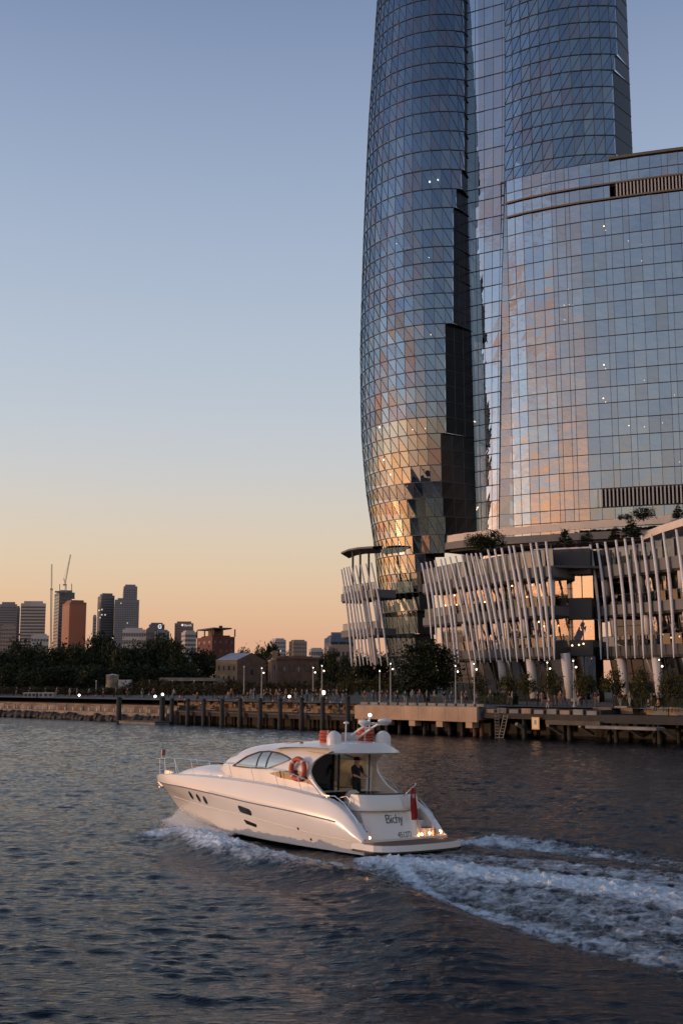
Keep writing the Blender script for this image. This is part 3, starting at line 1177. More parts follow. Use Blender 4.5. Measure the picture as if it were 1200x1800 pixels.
HU = [886, 896, 910, 925, 941, 959, 976, 984, 1000, 1008, 1027, 1048, 1070, 1081, 1102, 1113, 1134, 1154, 1175, 1186, 1205, 1226, 1248, 1270, 1292, 1314, 1336, 1358]
HXS = [hotel_x(u) for u in HU]
HZ = [29.3, 32.25, 33.46, 35.59, 38.91, 42.06, 45.02, 48.07, 51.12, 53.99, 56.86, 59.91, 62.87, 66.02, 69.07, 72.22, 75.27, 78.23, 81.47, 84.52, 87.66, 91.27, 94.05, 95.99, 98.48]
glz_h = Glazing(hotel, M['glass_hotel'])
hframe, hslab, hcore, hcurt = MB(), MB(), MB(), MB()
lx0, lx1 = 13, 14                                             # first pane columns with louvres
for i in range(len(HZ) - 1):
    z0, z1 = HZ[i], HZ[i + 1]
    for k in range(len(HXS) - 1):
        if HZ[i] == 35.59 and HU[k] >= 1048 or HZ[i] == 91.27 and HU[k] >= 1081:
            continue
        x0, x1 = HXS[k], HXS[k + 1]
        xa, xb = (spr(z0) + .05, spr(z1) + .05) if k == 0 else (x0, x0)
        q = [Vector((xa, hy(xa) - .3 * (k == 0), z0)), Vector((x1, hy(x1), z0)), Vector((x1, hy(x1), z1)), Vector((xb, hy(xb) - .3 * (k == 0), z1))]
        glz_h.add(pane_mesh(*q, 0, 0.022, rngT, 0.04), 0, rngT.random(), prio_of(q))
        if rngT.random() < 0.06 and z0 > 38:
            off = Vector((.2, .7, 0))
            hcurt.quad(*[p + off for p in q])
    for k in range(len(HXS)):
        x = HXS[k]
        hframe.bar((x, hy(x), z0), (x, hy(x), z1), 0.07, 0.10, up=(-.4, -.9, 0))
    for k in range(len(HXS) - 1):
        a, b = Vector((HXS[k], hy(HXS[k]), z1)), Vector((HXS[k + 1], hy(HXS[k + 1]), z1))
        hframe.bar(a, b, 0.12, 0.14)
        off, dz = Vector((3, 8, 0)), Vector((0, 0, .35))
        s0, s1 = a + Vector((.1, .3, 0)), b + Vector((.1, .3, 0))
        hslab.quad(s0, s1, b + off, a + off)
        hslab.quad(a + off - dz, b + off - dz, s1 - dz, s0 - dz)
        hslab.quad(s0 - dz, s1 - dz, s1, s0)
        hcore.quad(Vector((a.x, a.y, z0)) + off * .8, Vector((b.x, b.y, z0)) + off * .8, b + off * .8, a + off * .8)
glz_h.flush(290)
stuff(hframe.build('mullion_grid', M['mullion'], hotel))
stuff(hslab.build('floor_slabs', M['slab'], hotel))
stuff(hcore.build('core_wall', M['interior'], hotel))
stuff(hcurt.build('curtains', M['curtain'], hotel))
# bronze ledges and roof capping
for z, w in ((91.27, .3), (94.05, .3)):
    mb = MB()
    xs = [x for x in HXS if x >= HXS[1]]
    for a, b in zip(xs, xs[1:]):
        mb.bar((a, hy(a) - .12, z), (b, hy(b) - .12, z), .55, w)
    mb.build('ledge', M['bronze'], hotel)
mb = MB()
xs = [x for x, u in zip(HXS, HU) if u >= 1081]
for a, b in zip(xs, xs[1:]):
    mb.bar((a, hy(a) - .05, 98.75), (b, hy(b) - .05, 98.75), .8, .5)
mb.build('roof_capping', material('olive bronze capping', (0.12, 0.10, 0.065), .5), hotel)
mb = MB()
mb.prism([(HXS[0], hy(HXS[0]) + .3)] + [(x, hy(x) + .3) for x in HXS[1:]] + [(92, 222), (56, 231), (33, 215)], 98.1, 98.4)
mb.build('roof', M['slab'], hotel)
# louvre bands: a near-black sheet painting the shade behind upright blades
M['blade'] = material('grey louvre blade', (0.42, 0.41, 0.40), .55)
M['plant_shade'] = material('painted plant space shade', (0.008, 0.008, 0.01), .9)  # near-black colour stands in for the shade of the plant space
for u0, z0, z1, n in ((1048, 35.59, 38.91, 0), (1081, 91.27, 94.05, 0)):
    x0, x1 = hotel_x(u0, z0), HXS[-1]
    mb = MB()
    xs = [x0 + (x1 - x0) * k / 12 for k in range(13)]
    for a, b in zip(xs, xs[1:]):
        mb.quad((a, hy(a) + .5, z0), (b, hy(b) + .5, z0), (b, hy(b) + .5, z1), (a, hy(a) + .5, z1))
    mb.build('louvre_shade_sheet', M['plant_shade'], hotel)
    x = x0 + .3
    while x < x1 - .2:
        MB().bar((x, hy(x), z0 + .12), (x, hy(x), z1 - .12), .24, .45, up=(-.35, -.93, 0)).build('louvre_blade', M['blade'], hotel)
        x += .62 if z0 < 50 else .57
for u, v in ((1104, 423), (1061, 397), (1115, 441), (1127, 429), (1127, 458), (1114, 470), (1185, 694), (1132, 750), (1105, 748), (1164, 743), (1193, 752), (1194, 812), (1060, 700), (998, 508), (991, 536), (1000, 535), (1006, 536), (992, 562), (1061, 641), (1132, 668)):
    Y = 192 if u > 1040 else 196
    MB().ball(at_y(u, v, Y), .10, 8, 6).build('room_lamp', M['warm_lamp'], hotel, True)
# ================================================================== podium with the white fins
M['fin'] = material('off white painted fin', (0.60, 0.60, 0.61), 0.5, 0.08, 0.4)
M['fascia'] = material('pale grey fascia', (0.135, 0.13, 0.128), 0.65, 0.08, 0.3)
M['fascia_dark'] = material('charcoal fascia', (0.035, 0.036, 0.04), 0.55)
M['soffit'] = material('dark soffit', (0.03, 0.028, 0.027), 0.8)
M['column'] = material('off white column', (0.55, 0.51, 0.48), 0.6, 0.05, 0.5)
M['glass_pod'] = facade_glass('podium glass', 0.40, [(0.95, 0.88, 0.80), (0.88, 0.82, 0.76), (0.98, 0.92, 0.86), (0.80, 0.76, 0.72)], (0.30, 0.28, 0.26), wob=0.012, wscale=0.8)
M['glass_recess'] = facade_glass('recess mirror glass', 0.66, [(1.0, 0.90, 0.80), (0.94, 0.84, 0.74), (1.0, 0.94, 0.86)], (0.30, 0.28, 0.26), wob=0.010, wscale=0.8)
M['glass_bal'] = facade_glass('balustrade glass', 0.07, [(0.8, 0.9, 1.0)], (0.30, 0.34, 0.38))
M['glass_top'] = facade_glass('smoked windbreak glass', 0.10, [(0.8, 0.88, 1.0)], (0.10, 0.11, 0.13))
M['terrace'] = material('warm stone parapet', (0.66, 0.55, 0.45), 0.6, 0.08, 0.4)
rngP = random.Random(31)


def resample(pts, n):
    pts = [Vector((p[0], p[1], 0)) for p in pts]
    L = [0]
    for a, b in zip(pts, pts[1:]):
        L.append(L[-1] + (b - a).length)
    out = []
    for k in range(n + 1):
        d = L[-1] * k / n
        i = max(j for j in range(len(pts)) if L[j] <= d + 1e-9)
        i = min(i, len(pts) - 2)
        t = (d - L[i]) / (L[i + 1] - L[i])
        out.append(pts[i].lerp(pts[i + 1], t))
    return out


def offset(pts, d):
    """shift a plan curve inland by d"""
    out = []
    for i, p in enumerate(pts):
        t = (pts[min(i + 1, len(pts) - 1)] - pts[max(i - 1, 0)]).normalized()
        n = Vector((-t.y, t.x, 0))
        if n.y < 0:
            n = -n
        out.append(p + n * d)
    return out


def band(mb, front, back, z0, z1):
    """closed strip between two plan curves"""
    for i in range(len(front) - 1):
        a, b, c, d = front[i], front[i + 1], back[i + 1], back[i]
        lo, hi = Vector((0, 0, z0)), Vector((0, 0, z1))
        mb.quad(a + lo, b + lo, b + hi, a + hi)
        mb.quad(a + hi, b + hi, c + hi, d + hi)
        mb.quad(d + lo, c + lo, b + lo, a + lo)
    for i in (0, -1):
        a, d = front[i], back[i]
        lo, hi = Vector((0, 0, z0)), Vector((0, 0, z1))
        mb.quad(a + lo, d + lo, d + hi, a + hi)
    return mb


def facade_y(curve):
    xs, ys = [p.x for p in curve], [p.y for p in curve]
    return lambda x: float(np.interp(x, xs, ys))


def on_facade(u, v, fy):
    Y = 160.0
    for _ in range(30):
        p = at_y(u, v, Y)
        Y = 0.5 * Y + 0.5 * fy(p.x)
    return at_y(u, v, Y)


def fin_mesh(top, bot, nrm, w=0.30, dp=0.42, bow=0.5):
    """slender tapered blade with a gentle bow"""
    mb = MB()
    rows = []
    n = 9
    side = Vector((-nrm.y, nrm.x, 0))
    for k in range(n + 1):
        t = k / n
        c = top.lerp(bot, t) - nrm * 0.0
        c = c + (bot - top).cross(nrm).normalized() * 0.0
        c.x += 0.0
        c = c + side * (bow * math.sin(PI * t) * 0.35) - nrm * (0.25 * math.sin(PI * t))
        ww = w * (0.62 + 0.38 * math.sin(PI * min(1, t * 1.15 + .05))) * (0.5 if k == n else 1)
        dd = dp * (0.7 + 0.3 * math.sin(PI * t)) * (0.5 if k == n else 1)
        ring = []
        for j in range(8):
            a = 2 * PI * j / 8
            ring.append(c + side * (ww / 2 * math.cos(a)) + nrm * (dd / 2 * math.sin(a)))
        ring.append(ring[0])
        rows.append(ring)
    mb.grid(rows)
    mb.quad(*rows[0][:8])
    mb.quad(*reversed(rows[-1][:8]))
    return mb


def make_podium(name, label, curve_pts, fins, levels, parent_loc, n=24, glass_setback=4.2, depth=16, cols=(), ground_glass=True, zoff=0.0, top_z=None, fin_w=0.42, balus=True, glaze=True):
    t = thing(name, label, 'building', parent_loc)
    cv = resample(curve_pts, n)
    fy = facade_y(cv)
    front, glassline, back = offset(cv, 0.55), offset(cv, glass_setback), offset(cv, depth)
    inner = offset(cv, glass_setback + 7)
    # floors: (z_bottom, z_top, fascia material, balustrade height)
    for z0, z1, fm, bh in levels:
        band(MB(), front, back, z0, z1).build('floor_slab', M[fm], t)
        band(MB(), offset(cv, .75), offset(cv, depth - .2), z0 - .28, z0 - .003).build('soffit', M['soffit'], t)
        if bh:
            bl = offset(cv, .9)
            for i in range(0, n):
                m_ = MB()
                a, b = bl[i], bl[i + 1]
                m_.quad(a + Vector((0, 0, z1 + .02)), b + Vector((0, 0, z1 + .02)), b + Vector((0, 0, z1 + bh)), a + Vector((0, 0, z1 + bh)))
                m_.t.append(.2)
                m_.build('balustrade_pane', M['glass_top' if bh > 2 else 'glass_bal'], t)
            m_ = MB()
            for i in range(n):
                m_.bar(bl[i] + Vector((0, 0, z1 + bh)), bl[i + 1] + Vector((0, 0, z1 + bh)), .1, .07)
            m_.build('handrail', M['fascia'], t)
    # glazing between the floors
    zs = [GZ] + [z1 for z0, z1, fm, bh in levels]
    zb = [z0 for z0, z1, fm, bh in levels]
    gl = [] if not glaze else resample([tuple(p)[:2] for p in glassline], max(4, int(sum((b - a).length for a, b in zip(glassline, glassline[1:])) / 2.1)))
    mull = MB()
    for lv in range(len(levels)):
        z0, z1 = zs[lv] + .02, zb[lv] - .3
        lean = 1.0 if lv == 0 else .25
        for i in range(len(gl) - 1):
            a, b = gl[i], gl[i + 1]
            ln = Vector((b.y - a.y, a.x - b.x, 0)).normalized()
            if ln.y > 0:
                ln = -ln
            q = [a + Vector((0, 0, z0)), b + Vector((0, 0, z0)), b + ln * lean + Vector((0, 0, z1)), a + ln * lean + Vector((0, 0, z1))]
            m_ = MB()
            m_.quad(*pane_mesh(*q, 0, .02, rngP, .05))
            m_.t.append(rngP.random())
            m_.build('pane', M['glass_recess' if lv == 0 else 'glass_pod'], t)
            mull.bar(q[0], q[3], .10, .14, up=ln)
        for i in range(len(gl) - 1):
            mull.bar(gl[i] + Vector((0, 0, (z0 + z1) / 2 + .9)), gl[i + 1] + Vector((0, 0, (z0 + z1) / 2 + .9)), .08, .08)
    if mull.f:
        stuff(mull.build('mullions', M['mullion'], t))
    iw = MB()
    for i in range(n if glaze else 0):
        iw.quad(inner[i] + Vector((0, 0, GZ)), inner[i + 1] + Vector((0, 0, GZ)), inner[i + 1] + Vector((0, 0, levels[-1][0])), inner[i] + Vector((0, 0, levels[-1][0])))
    if iw.f:
        stuff(iw.build('inner_wall', M['interior'], t))
    # fins
    for (ut, vt), (ub, vb) in fins:
        a, b = on_facade(ut, vt, fy), on_facade(ub, vb, fy)
        i = min(range(n), key=lambda k: (cv[k] - Vector((a.x, a.y, 0))).length)
        tg = (cv[min(n, i + 1)] - cv[max(0, i - 1)]).normalized()
        nr = Vector((tg.y, -tg.x, 0))
        if nr.y > 0:
            nr = -nr
        fin_mesh(a, b, nr, fin_w).build('fin', M['fin'], t, True)
    # round raking columns standing behind the fins
    for u, v0, v1, r, lean in cols:
        p1 = on_facade(u, v1, fy)
        back_n = Vector((.71, .70, 0))
        p0 = on_facade(u + lean, v0, fy)
        MB().tube([p0 + back_n * 1.6, p1 + back_n * 1.6], [r * .85, r], 14).build('column', M['column'], t, True)
    return t, cv, fy


TOPX = [741, 749, 756, 764, 774, 781, 790, 800, 811, 820, 828, 836, 844, 857, 869, 881, 894, 902, 916, 932, 942, 959]
TOPV = [990, 988, 987, 985, 983, 981, 979, 977, 974.5, 973.5, 973, 972.5, 972, 966, 965, 963, 960, 959, 957, 955, 953.6, 952]
BOTX = [758, 767, 777, 787, 800, 806, 827, 836, 844, 851, 862, 873, 883, 890, 897, 909, 921, 932, 947, 957, 966, 974]
BOTV = [1123, 1125, 1136, 1143, 1164, 1166, 1166, 1166, 1166, 1165, 1165, 1164, 1163, 1164, 1164, 1164, 1163, 1163, 1162, 1162, 1161, 1160]
FINS1 = [((a, b), (c, d)) for a, b, c, d in zip(TOPX, TOPV, BOTX, BOTV)]
C1 = [(12.2, 178.4), (12.6, 177.4), (15, 171.6), (16.8, 166.9), (19.9, 162.4), (23.4, 154.2), (26, 150.8), (27.5, 149.4)]
LEV = [(9.2, 10.4, 'fascia_dark', 1.3), (14.6, 15.8, 'fascia', 1.3), (19.7, 21.1, 'fascia', 2.3)]
COLS1 = [(800, 1075, 1032, .55, 2), (804, 1118, 1085, .55, 2), (818, 1228, 1128, .65, -9), (866, 1228, 1130, .65, -9), (918, 1228, 1145, .65, -8), (980, 1228, 1148, .65, -10),
         (902, 1062, 1016, .5, -2), (908, 1118, 1078, .5, -3), (845, 1062, 1020, .5, -3), (862, 1118, 1080, .5, -5), (956, 1064, 1008, .5, -2)]
COLS1 = [(u, v0, v1, r, -l if l < 0 else l) for u, v0, v1, r, l in COLS1]
pod_a, cv_a, fy_a = make_podium('podium_building', 'curved podium block with twenty two white fins beside the big dark tree', C1, FINS1, LEV, (20, 165, GZ), cols=COLS1)
TOP2 = [(1037, 957.5), (1049, 955), (1063, 952.5), (1082, 949), (1097.5, 947), (1111, 945), (1127.5, 941.7), (1144, 938.7), (1165, 935), (1188, 930.8), (1212, 926), (1238, 921)]
BOT2 = [(1056, 1160), (1068, 1159), (1084, 1158), (1101, 1158), (1116, 1158), (1131, 1158), (1146, 1157), (1163, 1156), (1184, 1157), (1208, 1156), (1231, 1155), (1256, 1154)]
C2 = [(33.4, 153.9), (33.7, 153.2), (35, 150.1), (37.5, 145.6), (38.9, 142.0), (40.9, 137.8), (45, 130.5), (50, 123)]
COLS2 = [(1053, 1062, 1005, .5, 2), (1064, 1118, 1072, .5, 4), (1078, 1228, 1140, .65, 10), (1112, 1048, 998, .55, 3), (1123, 1118, 1066, .55, 5), (1140, 1228, 1140, .65, 9), (1186, 1040, 985, .6, 2), (1194, 1110, 1060, .6, 4)]
pod_b, cv_b, fy_b = make_podium('podium_building', 'podium block with white fins at the right edge beyond the dark recess', C2, list(zip(TOP2, BOT2)), [(z0, z1 + .1, f, b) for z0, z1, f, b in LEV], (40, 145, GZ), cols=COLS2)
# left podium beyond the tower foot
TOP3 = [(600, 1001), (604, 998), (609, 997), (613, 996), (618, 995), (625, 994), (634, 993), (643, 991), (652, 989)]
BOT3 = [(618, 1171), (626, 1171), (633, 1171), (639, 1170), (646, 1169), (652, 1171), (660, 1171), (670, 1171), (682, 1171)]
C3 = [(-.6, 211), (0, 209), (1.3, 205.2), (3.5, 202), (5.3, 198.8)]
COLS3 = [(628, 1168, 1030, .55, 22), (637, 1165, 1100, .5, 10), (650, 1110, 1035, .45, 6)]
pod_c, cv_c, fy_c = make_podium('podium_building', 'small podium block with thin white fins left of the tower foot', C3, list(zip(TOP3, BOT3)),
                                [(14.0, 15.2, 'fascia', 1.2), (20.6, 22.0, 'fascia', 1.3)], (3, 203, GZ), n=12, glass_setback=6.5, depth=5.0, cols=COLS3, fin_w=.36, glaze=False)
# canopy roof of the left podium
mb = MB()
rim = [(599, 972), (612, 966.5), (628, 963.5), (655, 962)]
top = [at_y(u, v, y) for (u, v), y in zip(rim, (209, 206, 203, 201))]
rows = [[p + Vector((0, 0, -.15)) for p in top], [p + Vector((0, 0, .15)) for p in top], [p + Vector((2, 5, .9)) for p in top], [p + Vector((1.5, 4, -.6)) for p in top], [p + Vector((0, 0, -.15)) for p in top]]
mb.grid(rows)
mb.build('canopy_roof', M['fascia'], pod_c)
for u in (620, 633, 648):
    p = at_y(u, 995, 206.5)
    MB().tube([(p.x, p.y, 22.0), (p.x, p.y, 29.6)], .2, 8).build('canopy_post', M['mullion'], pod_c)
# --- recess between the two podium blocks
C4 = [(26.6, 155.2), (29, 154.2), (31, 153.4), (33.6, 152.3)]
rec = thing('podium_recess', 'dark recessed bay with orange mirror windows between the finned blocks', 'building', (30, 155, GZ))
cv4 = resample(C4, 6)
for z0, z1 in ((9.3, 11.4), (14.2, 17.0), (20.2, 23.6)):
    band(MB(), offset(cv4, -1.0), offset(cv4, 10), z0, z1).build('fascia', M['fascia_dark'], rec)
band(MB(), offset(cv4, -1.15), offset(cv4, -.7), 23.602, 23.8).build('white_edge', M['fin'], rec)
gl4 = resample([tuple(p)[:2] for p in offset(cv4, .6)], 5)
mull = MB()
for z0, z1 in ((GZ, 9.3), (11.4, 14.2), (17.0, 20.2)):
    for i in range(5):
        a, b = gl4[i], gl4[i + 1]
        m_ = MB()
        m_.quad(*pane_mesh(a + Vector((0, 0, z0)), b + Vector((0, 0, z0)), b + Vector((0, 0, z1)), a + Vector((0, 0, z1)), 0, .015, rngP, .05))
        m_.t.append(rngP.random())
        m_.build('pane', M['glass_recess'], rec)
        mull.bar(a + Vector((0, 0, z0)), a + Vector((0, 0, z1)), .1, .14, up=(0, -1, 0))
stuff(mull.build('mullions', M['mullion'], rec))
band(MB(), offset(cv4, 6), offset(cv4, 6.4), GZ, 23).build('inner_wall', M['interior'], rec)

# lamps inside the podium
for u, v in ((767, 1063), (775, 1062), (783, 1045), (787, 1062), (822, 1058), (836, 1057), (868, 1050), (884, 1028), (877, 1028), (892, 1028), (931, 1092), (940, 1100), (990, 1134), (1002, 1133), (1010, 1131), (1150, 1114), (1165, 1120), (1180, 1118)):
    p = on_facade(u, v, fy_a if u < 1030 else fy_b) + Vector((1.5, 1.8, 0))
    MB().ball(p, .11, 8, 6).build('hanging_lamp', M['warm_lamp'], pod_a if u < 1030 else pod_b, True)

# --- upper terrace wrapping the foot of the hotel
terr = thing('hotel_terrace', 'long curved stone terrace wrapping the foot of the glass hotel wing', 'terrace', (35, 192, 22))
TC = [(18.2, 203.0), (21.5, 199.5), (26, 196.2), (31, 193.0), (36.5, 190.2), (42, 187.8), (48, 185.6), (56, 183), (66, 180)]
cvt = resample(TC, 22)
zt = 30.6
rise = lambda i: 0.06 * i
for i in range(22):
    a, b = cvt[i], cvt[i + 1]
    m_ = MB()
    z0, z1 = zt + rise(i), zt + rise(i) + 1.25
    band(m_, [a, b], [p + Vector((.15, .25, 0)) for p in (a, b)], z0, z1)
    m_.build('parapet_panel', M['terrace'], terr)
band(MB(), offset(cvt, -.25), offset(cvt, 14), zt - 1.25, zt - .02).build('slab', M['fascia'], terr)
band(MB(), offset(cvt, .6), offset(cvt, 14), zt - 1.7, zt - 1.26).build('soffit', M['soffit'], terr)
wl4 = resample([tuple(p)[:2] for p in offset(cvt, 5.5)], 20)
for i in range(20):
    a, b = wl4[i], wl4[i + 1]
    m_ = MB()
    m_.quad(*pane_mesh(a + Vector((0, 0, 21.2)), b + Vector((0, 0, 21.2)), b + Vector((0, 0, zt - 1.7)), a + Vector((0, 0, zt - 1.7)), 0, .02, rngP, .06))
    m_.t.append(rngP.random())
    m_.build('pane', M['glass_pod'], terr)
band(MB(), offset(cvt, 10), offset(cvt, 10.5), 21, zt - 1.7).build('inner_wall', M['interior'], terr)
# flat roof of the podium under the terrace
mb = MB()
pl = [tuple(p)[:2] for p in offset(cv_a, 1.0)] + [tuple(p)[:2] for p in offset(cv_b, 1.0)][2:] + [(75, 175), (60, 215), (20, 212)]
mb.prism(pl, 20.9, 21.18)
mb.build('podium_roof', M['slab'], terr)
# sloping roof wing on the right
mb = MB()
wing = thing('roof_wing', 'sloping pale roof edge rising to the right above the podium fins', 'roof', (42, 165, 24))
edge = [at_y(1128, 938, 170), at_y(1160, 925, 166), at_y(1200, 912, 161), at_y(1260, 893, 154)]
mb.grid([[p + Vector((0, 0, -1.0)) for p in edge], [p + Vector((0, 0, .1)) for p in edge], [p + Vector((4, 4, .2)) for p in edge], [p + Vector((4, 4, -1)) for p in edge], [p + Vector((0, 0, -1.0)) for p in edge]])
mb.build('edge_beam', M['terrace'], wing)
mb = MB()
glz = [p + Vector((1.5, 1.5, .2)) for p in edge]
mb.grid([glz, [p + Vector((3, 3, 1.8)) for p in glz]])
mb.build('sloping_roof', material('blue grey roof sheet', (0.10, 0.12, 0.15), .35, .2, .4), wing)
for k, p in enumerate(edge[1:]):
    MB().tube([(p.x + 3, p.y + 3, 21.1), (p.x + 2.5, p.y + 2.5, p.z - .9)], .3, 8).build('prop', M['column'], wing)
# white shade sails on the podium roof
M['sail'] = material('white shade cloth', (0.62, 0.62, 0.63), .7)
for k, (u0, u1, v) in enumerate(((968, 992, 956), (992, 1014, 953), (1012, 1040, 955), (1040, 1062, 958))):
    y = 165
    mb = MB()
    rows = []
    for j in range(4):
        r = []
        for i in range(7):
            f = i / 6
            p = at_y(u0 + (u1 - u0) * f, v - 3.5 * math.sin(PI * f) + 1.5 * (j % 2), y + j * 1.6)
            r.append(p)
        rows.append(r)
    mb.grid(rows)
    o = thing('shade_sail', '%s white shade sail from the left on the podium roof above the recess' % ORD[k], 'shade sail', rows[0][0], 0, 'white shade sails on the podium roof')
    mb.build('cloth', M['sail'], o, True)
    for i in (0, 6):
        p = rows[1][i]
        MB().tube([(p.x, p.y, 21.18), p], .06, 6).build('post', M['steel'], o)

# plants and guests on the podium terraces
rngG = random.Random(17)
TERR_SPOTS = []
for (us, fy, z, n0) in (((760, 775, 792, 812, 830, 850, 872, 890, 912, 934, 952), fy_a, 15.82, 'middle'), ((770, 800, 826, 858, 880, 905, 930, 950), fy_a, 10.42, 'lower'),
                        ((1050, 1070, 1092, 1115, 1138, 1160, 1182), fy_b, 15.92, 'middle'), ((1062, 1088, 1112, 1136, 1158, 1180), fy_b, 10.52, 'lower')):
    for u in us:
        p = on_facade(u, 1060, fy)
        TERR_SPOTS.append((u, Vector((p.x + 1.5 + rngG.uniform(0, .8), p.y + 1.5 + rngG.uniform(0, .8), z)), n0, 'finned block by dark tree' if fy is fy_a else 'finned block beyond the recess'))
# ================================================================== buildings behind the park
rngS = random.Random(77)
M['win_dark'] = material('dark window glass', (0.045, 0.05, 0.058), 0.12, spec=0.6)  # lifted along with the dark tower walls to stand in for haze
M['win_mid'] = material('grey window glass', (0.06, 0.065, 0.075), 0.15, spec=0.6)
M['win_copper'] = material('copper mirror glass', (.30, .13, .085), .32, metallic=.7)
M['win_lit'] = emitter('lit office window', (1.0, 0.85, 0.6), 0.6)


def text_mesh(name, txt, m, size, extrude=0.01, align='LEFT', shear=0.0, space=1.0):
    cu = bpy.data.curves.new(name, 'FONT')
    cu.body = txt
    cu.size = size
    cu.extrude = extrude
    cu.align_x = align
    cu.shear = shear
    cu.space_character = space
    o = bpy.data.objects.new(name, cu)
    COL.objects.link(o)
    dg = bpy.context.evaluated_depsgraph_get()
    me = bpy.data.meshes.new_from_object(o.evaluated_get(dg))
    bpy.data.objects.remove(o)
    me.materials.clear()
    me.materials.append(m)
    me.name = name
    return me


def face_windows(mb, o, d, nrm, length, z0, z1, floors, cols, wf, hf, out, skip=0.0, lit=None, litp=0.0):
    fh = (z1 - z0) / floors
    cw = length / cols
    for f in range(floors):
        for c in range(cols):
            if rngS.random() < skip:
                continue
            a = o + d * (cw * (c + .5 - wf / 2)) + nrm * out
            b = o + d * (cw * (c + .5 + wf / 2)) + nrm * out
            za, zb = z0 + fh * (f + .5 - hf / 2), z0 + fh * (f + .5 + hf / 2)
            tgt = lit if (lit is not None and rngS.random() < litp) else mb
            tgt.quad((a.x, a.y, za), (b.x, b.y, za), (b.x, b.y, zb), (a.x, a.y, zb))


def corner_block(t, ul, uc, ur, vtop, Y, wall, win, floors, cl, cr_, hf=.55, wf=.8, z0=None, ang=0.5, lit=0.0, name='wall', vbase=None, plinth=True):
    """box with a near corner at uc; left face to ul, right face to ur"""
    ztop = at_y(uc, vtop, Y).z
    c = at_y(uc, 1190, Y)
    zb = 3.0 if vbase is None else at_y(uc, vbase, Y).z
    dr = Vector((math.cos(ang), math.sin(ang), 0))
    dl = Vector((-math.sin(ang), math.cos(ang), 0))

    def run(d, u):
        k = (u - 600) / FPX                     # x = k * y * cosP (heights near the horizon)
        k *= math.cos(PITCH)
        den = d.x - k * d.y
        return max(0.2, (k * c.y - c.x) / den) if abs(den) > 1e-6 else 1.0

    lr, ll = run(dr, ur), (run(dl, ul) if ul < uc else 12.0)
    lr, ll = min(lr, 140), min(ll, 140)
    p = [Vector((c.x, c.y, 0)), Vector((c.x, c.y, 0)) + dr * lr, Vector((c.x, c.y, 0)) + dr * lr + dl * ll, Vector((c.x, c.y, 0)) + dl * ll]
    MB().prism([(q.x, q.y) for q in p], zb, ztop).build(name, wall, t)
    w, wl2 = MB(), MB()
    nl, nr = -dr, -dl
    k = max(.03, Y * 0.00006)
    face_windows(w, p[0], dr, nr, lr, zb + (ztop - zb) * .03, ztop - (ztop - zb) * .03, floors, cr_, wf, hf, k, 0, wl2, lit)
    if ul < uc:
        face_windows(w, p[3], -dl, nl, ll, zb + (ztop - zb) * .03, ztop - (ztop - zb) * .03, floors, cl, wf, hf, k, 0, wl2, lit)
    if w.f:
        stuff(w.build('windows', win, t))
    if wl2.f:
        stuff(wl2.build('lit_windows', M['win_lit'], t))
    # roof upstand and plant box
    MB().prism([(q.x, q.y) for q in [p[0].lerp(p[2], .12), p[1].lerp(p[3], .12), p[2].lerp(p[0], .12), p[3].lerp(p[1], .12)]], ztop, ztop + (ztop - zb) * .025 + .3).build('roof_plant', wall, t)
    return p, ztop


def mw(name, col, vary=.1):
    return material(name, col, .75, vary, .05)


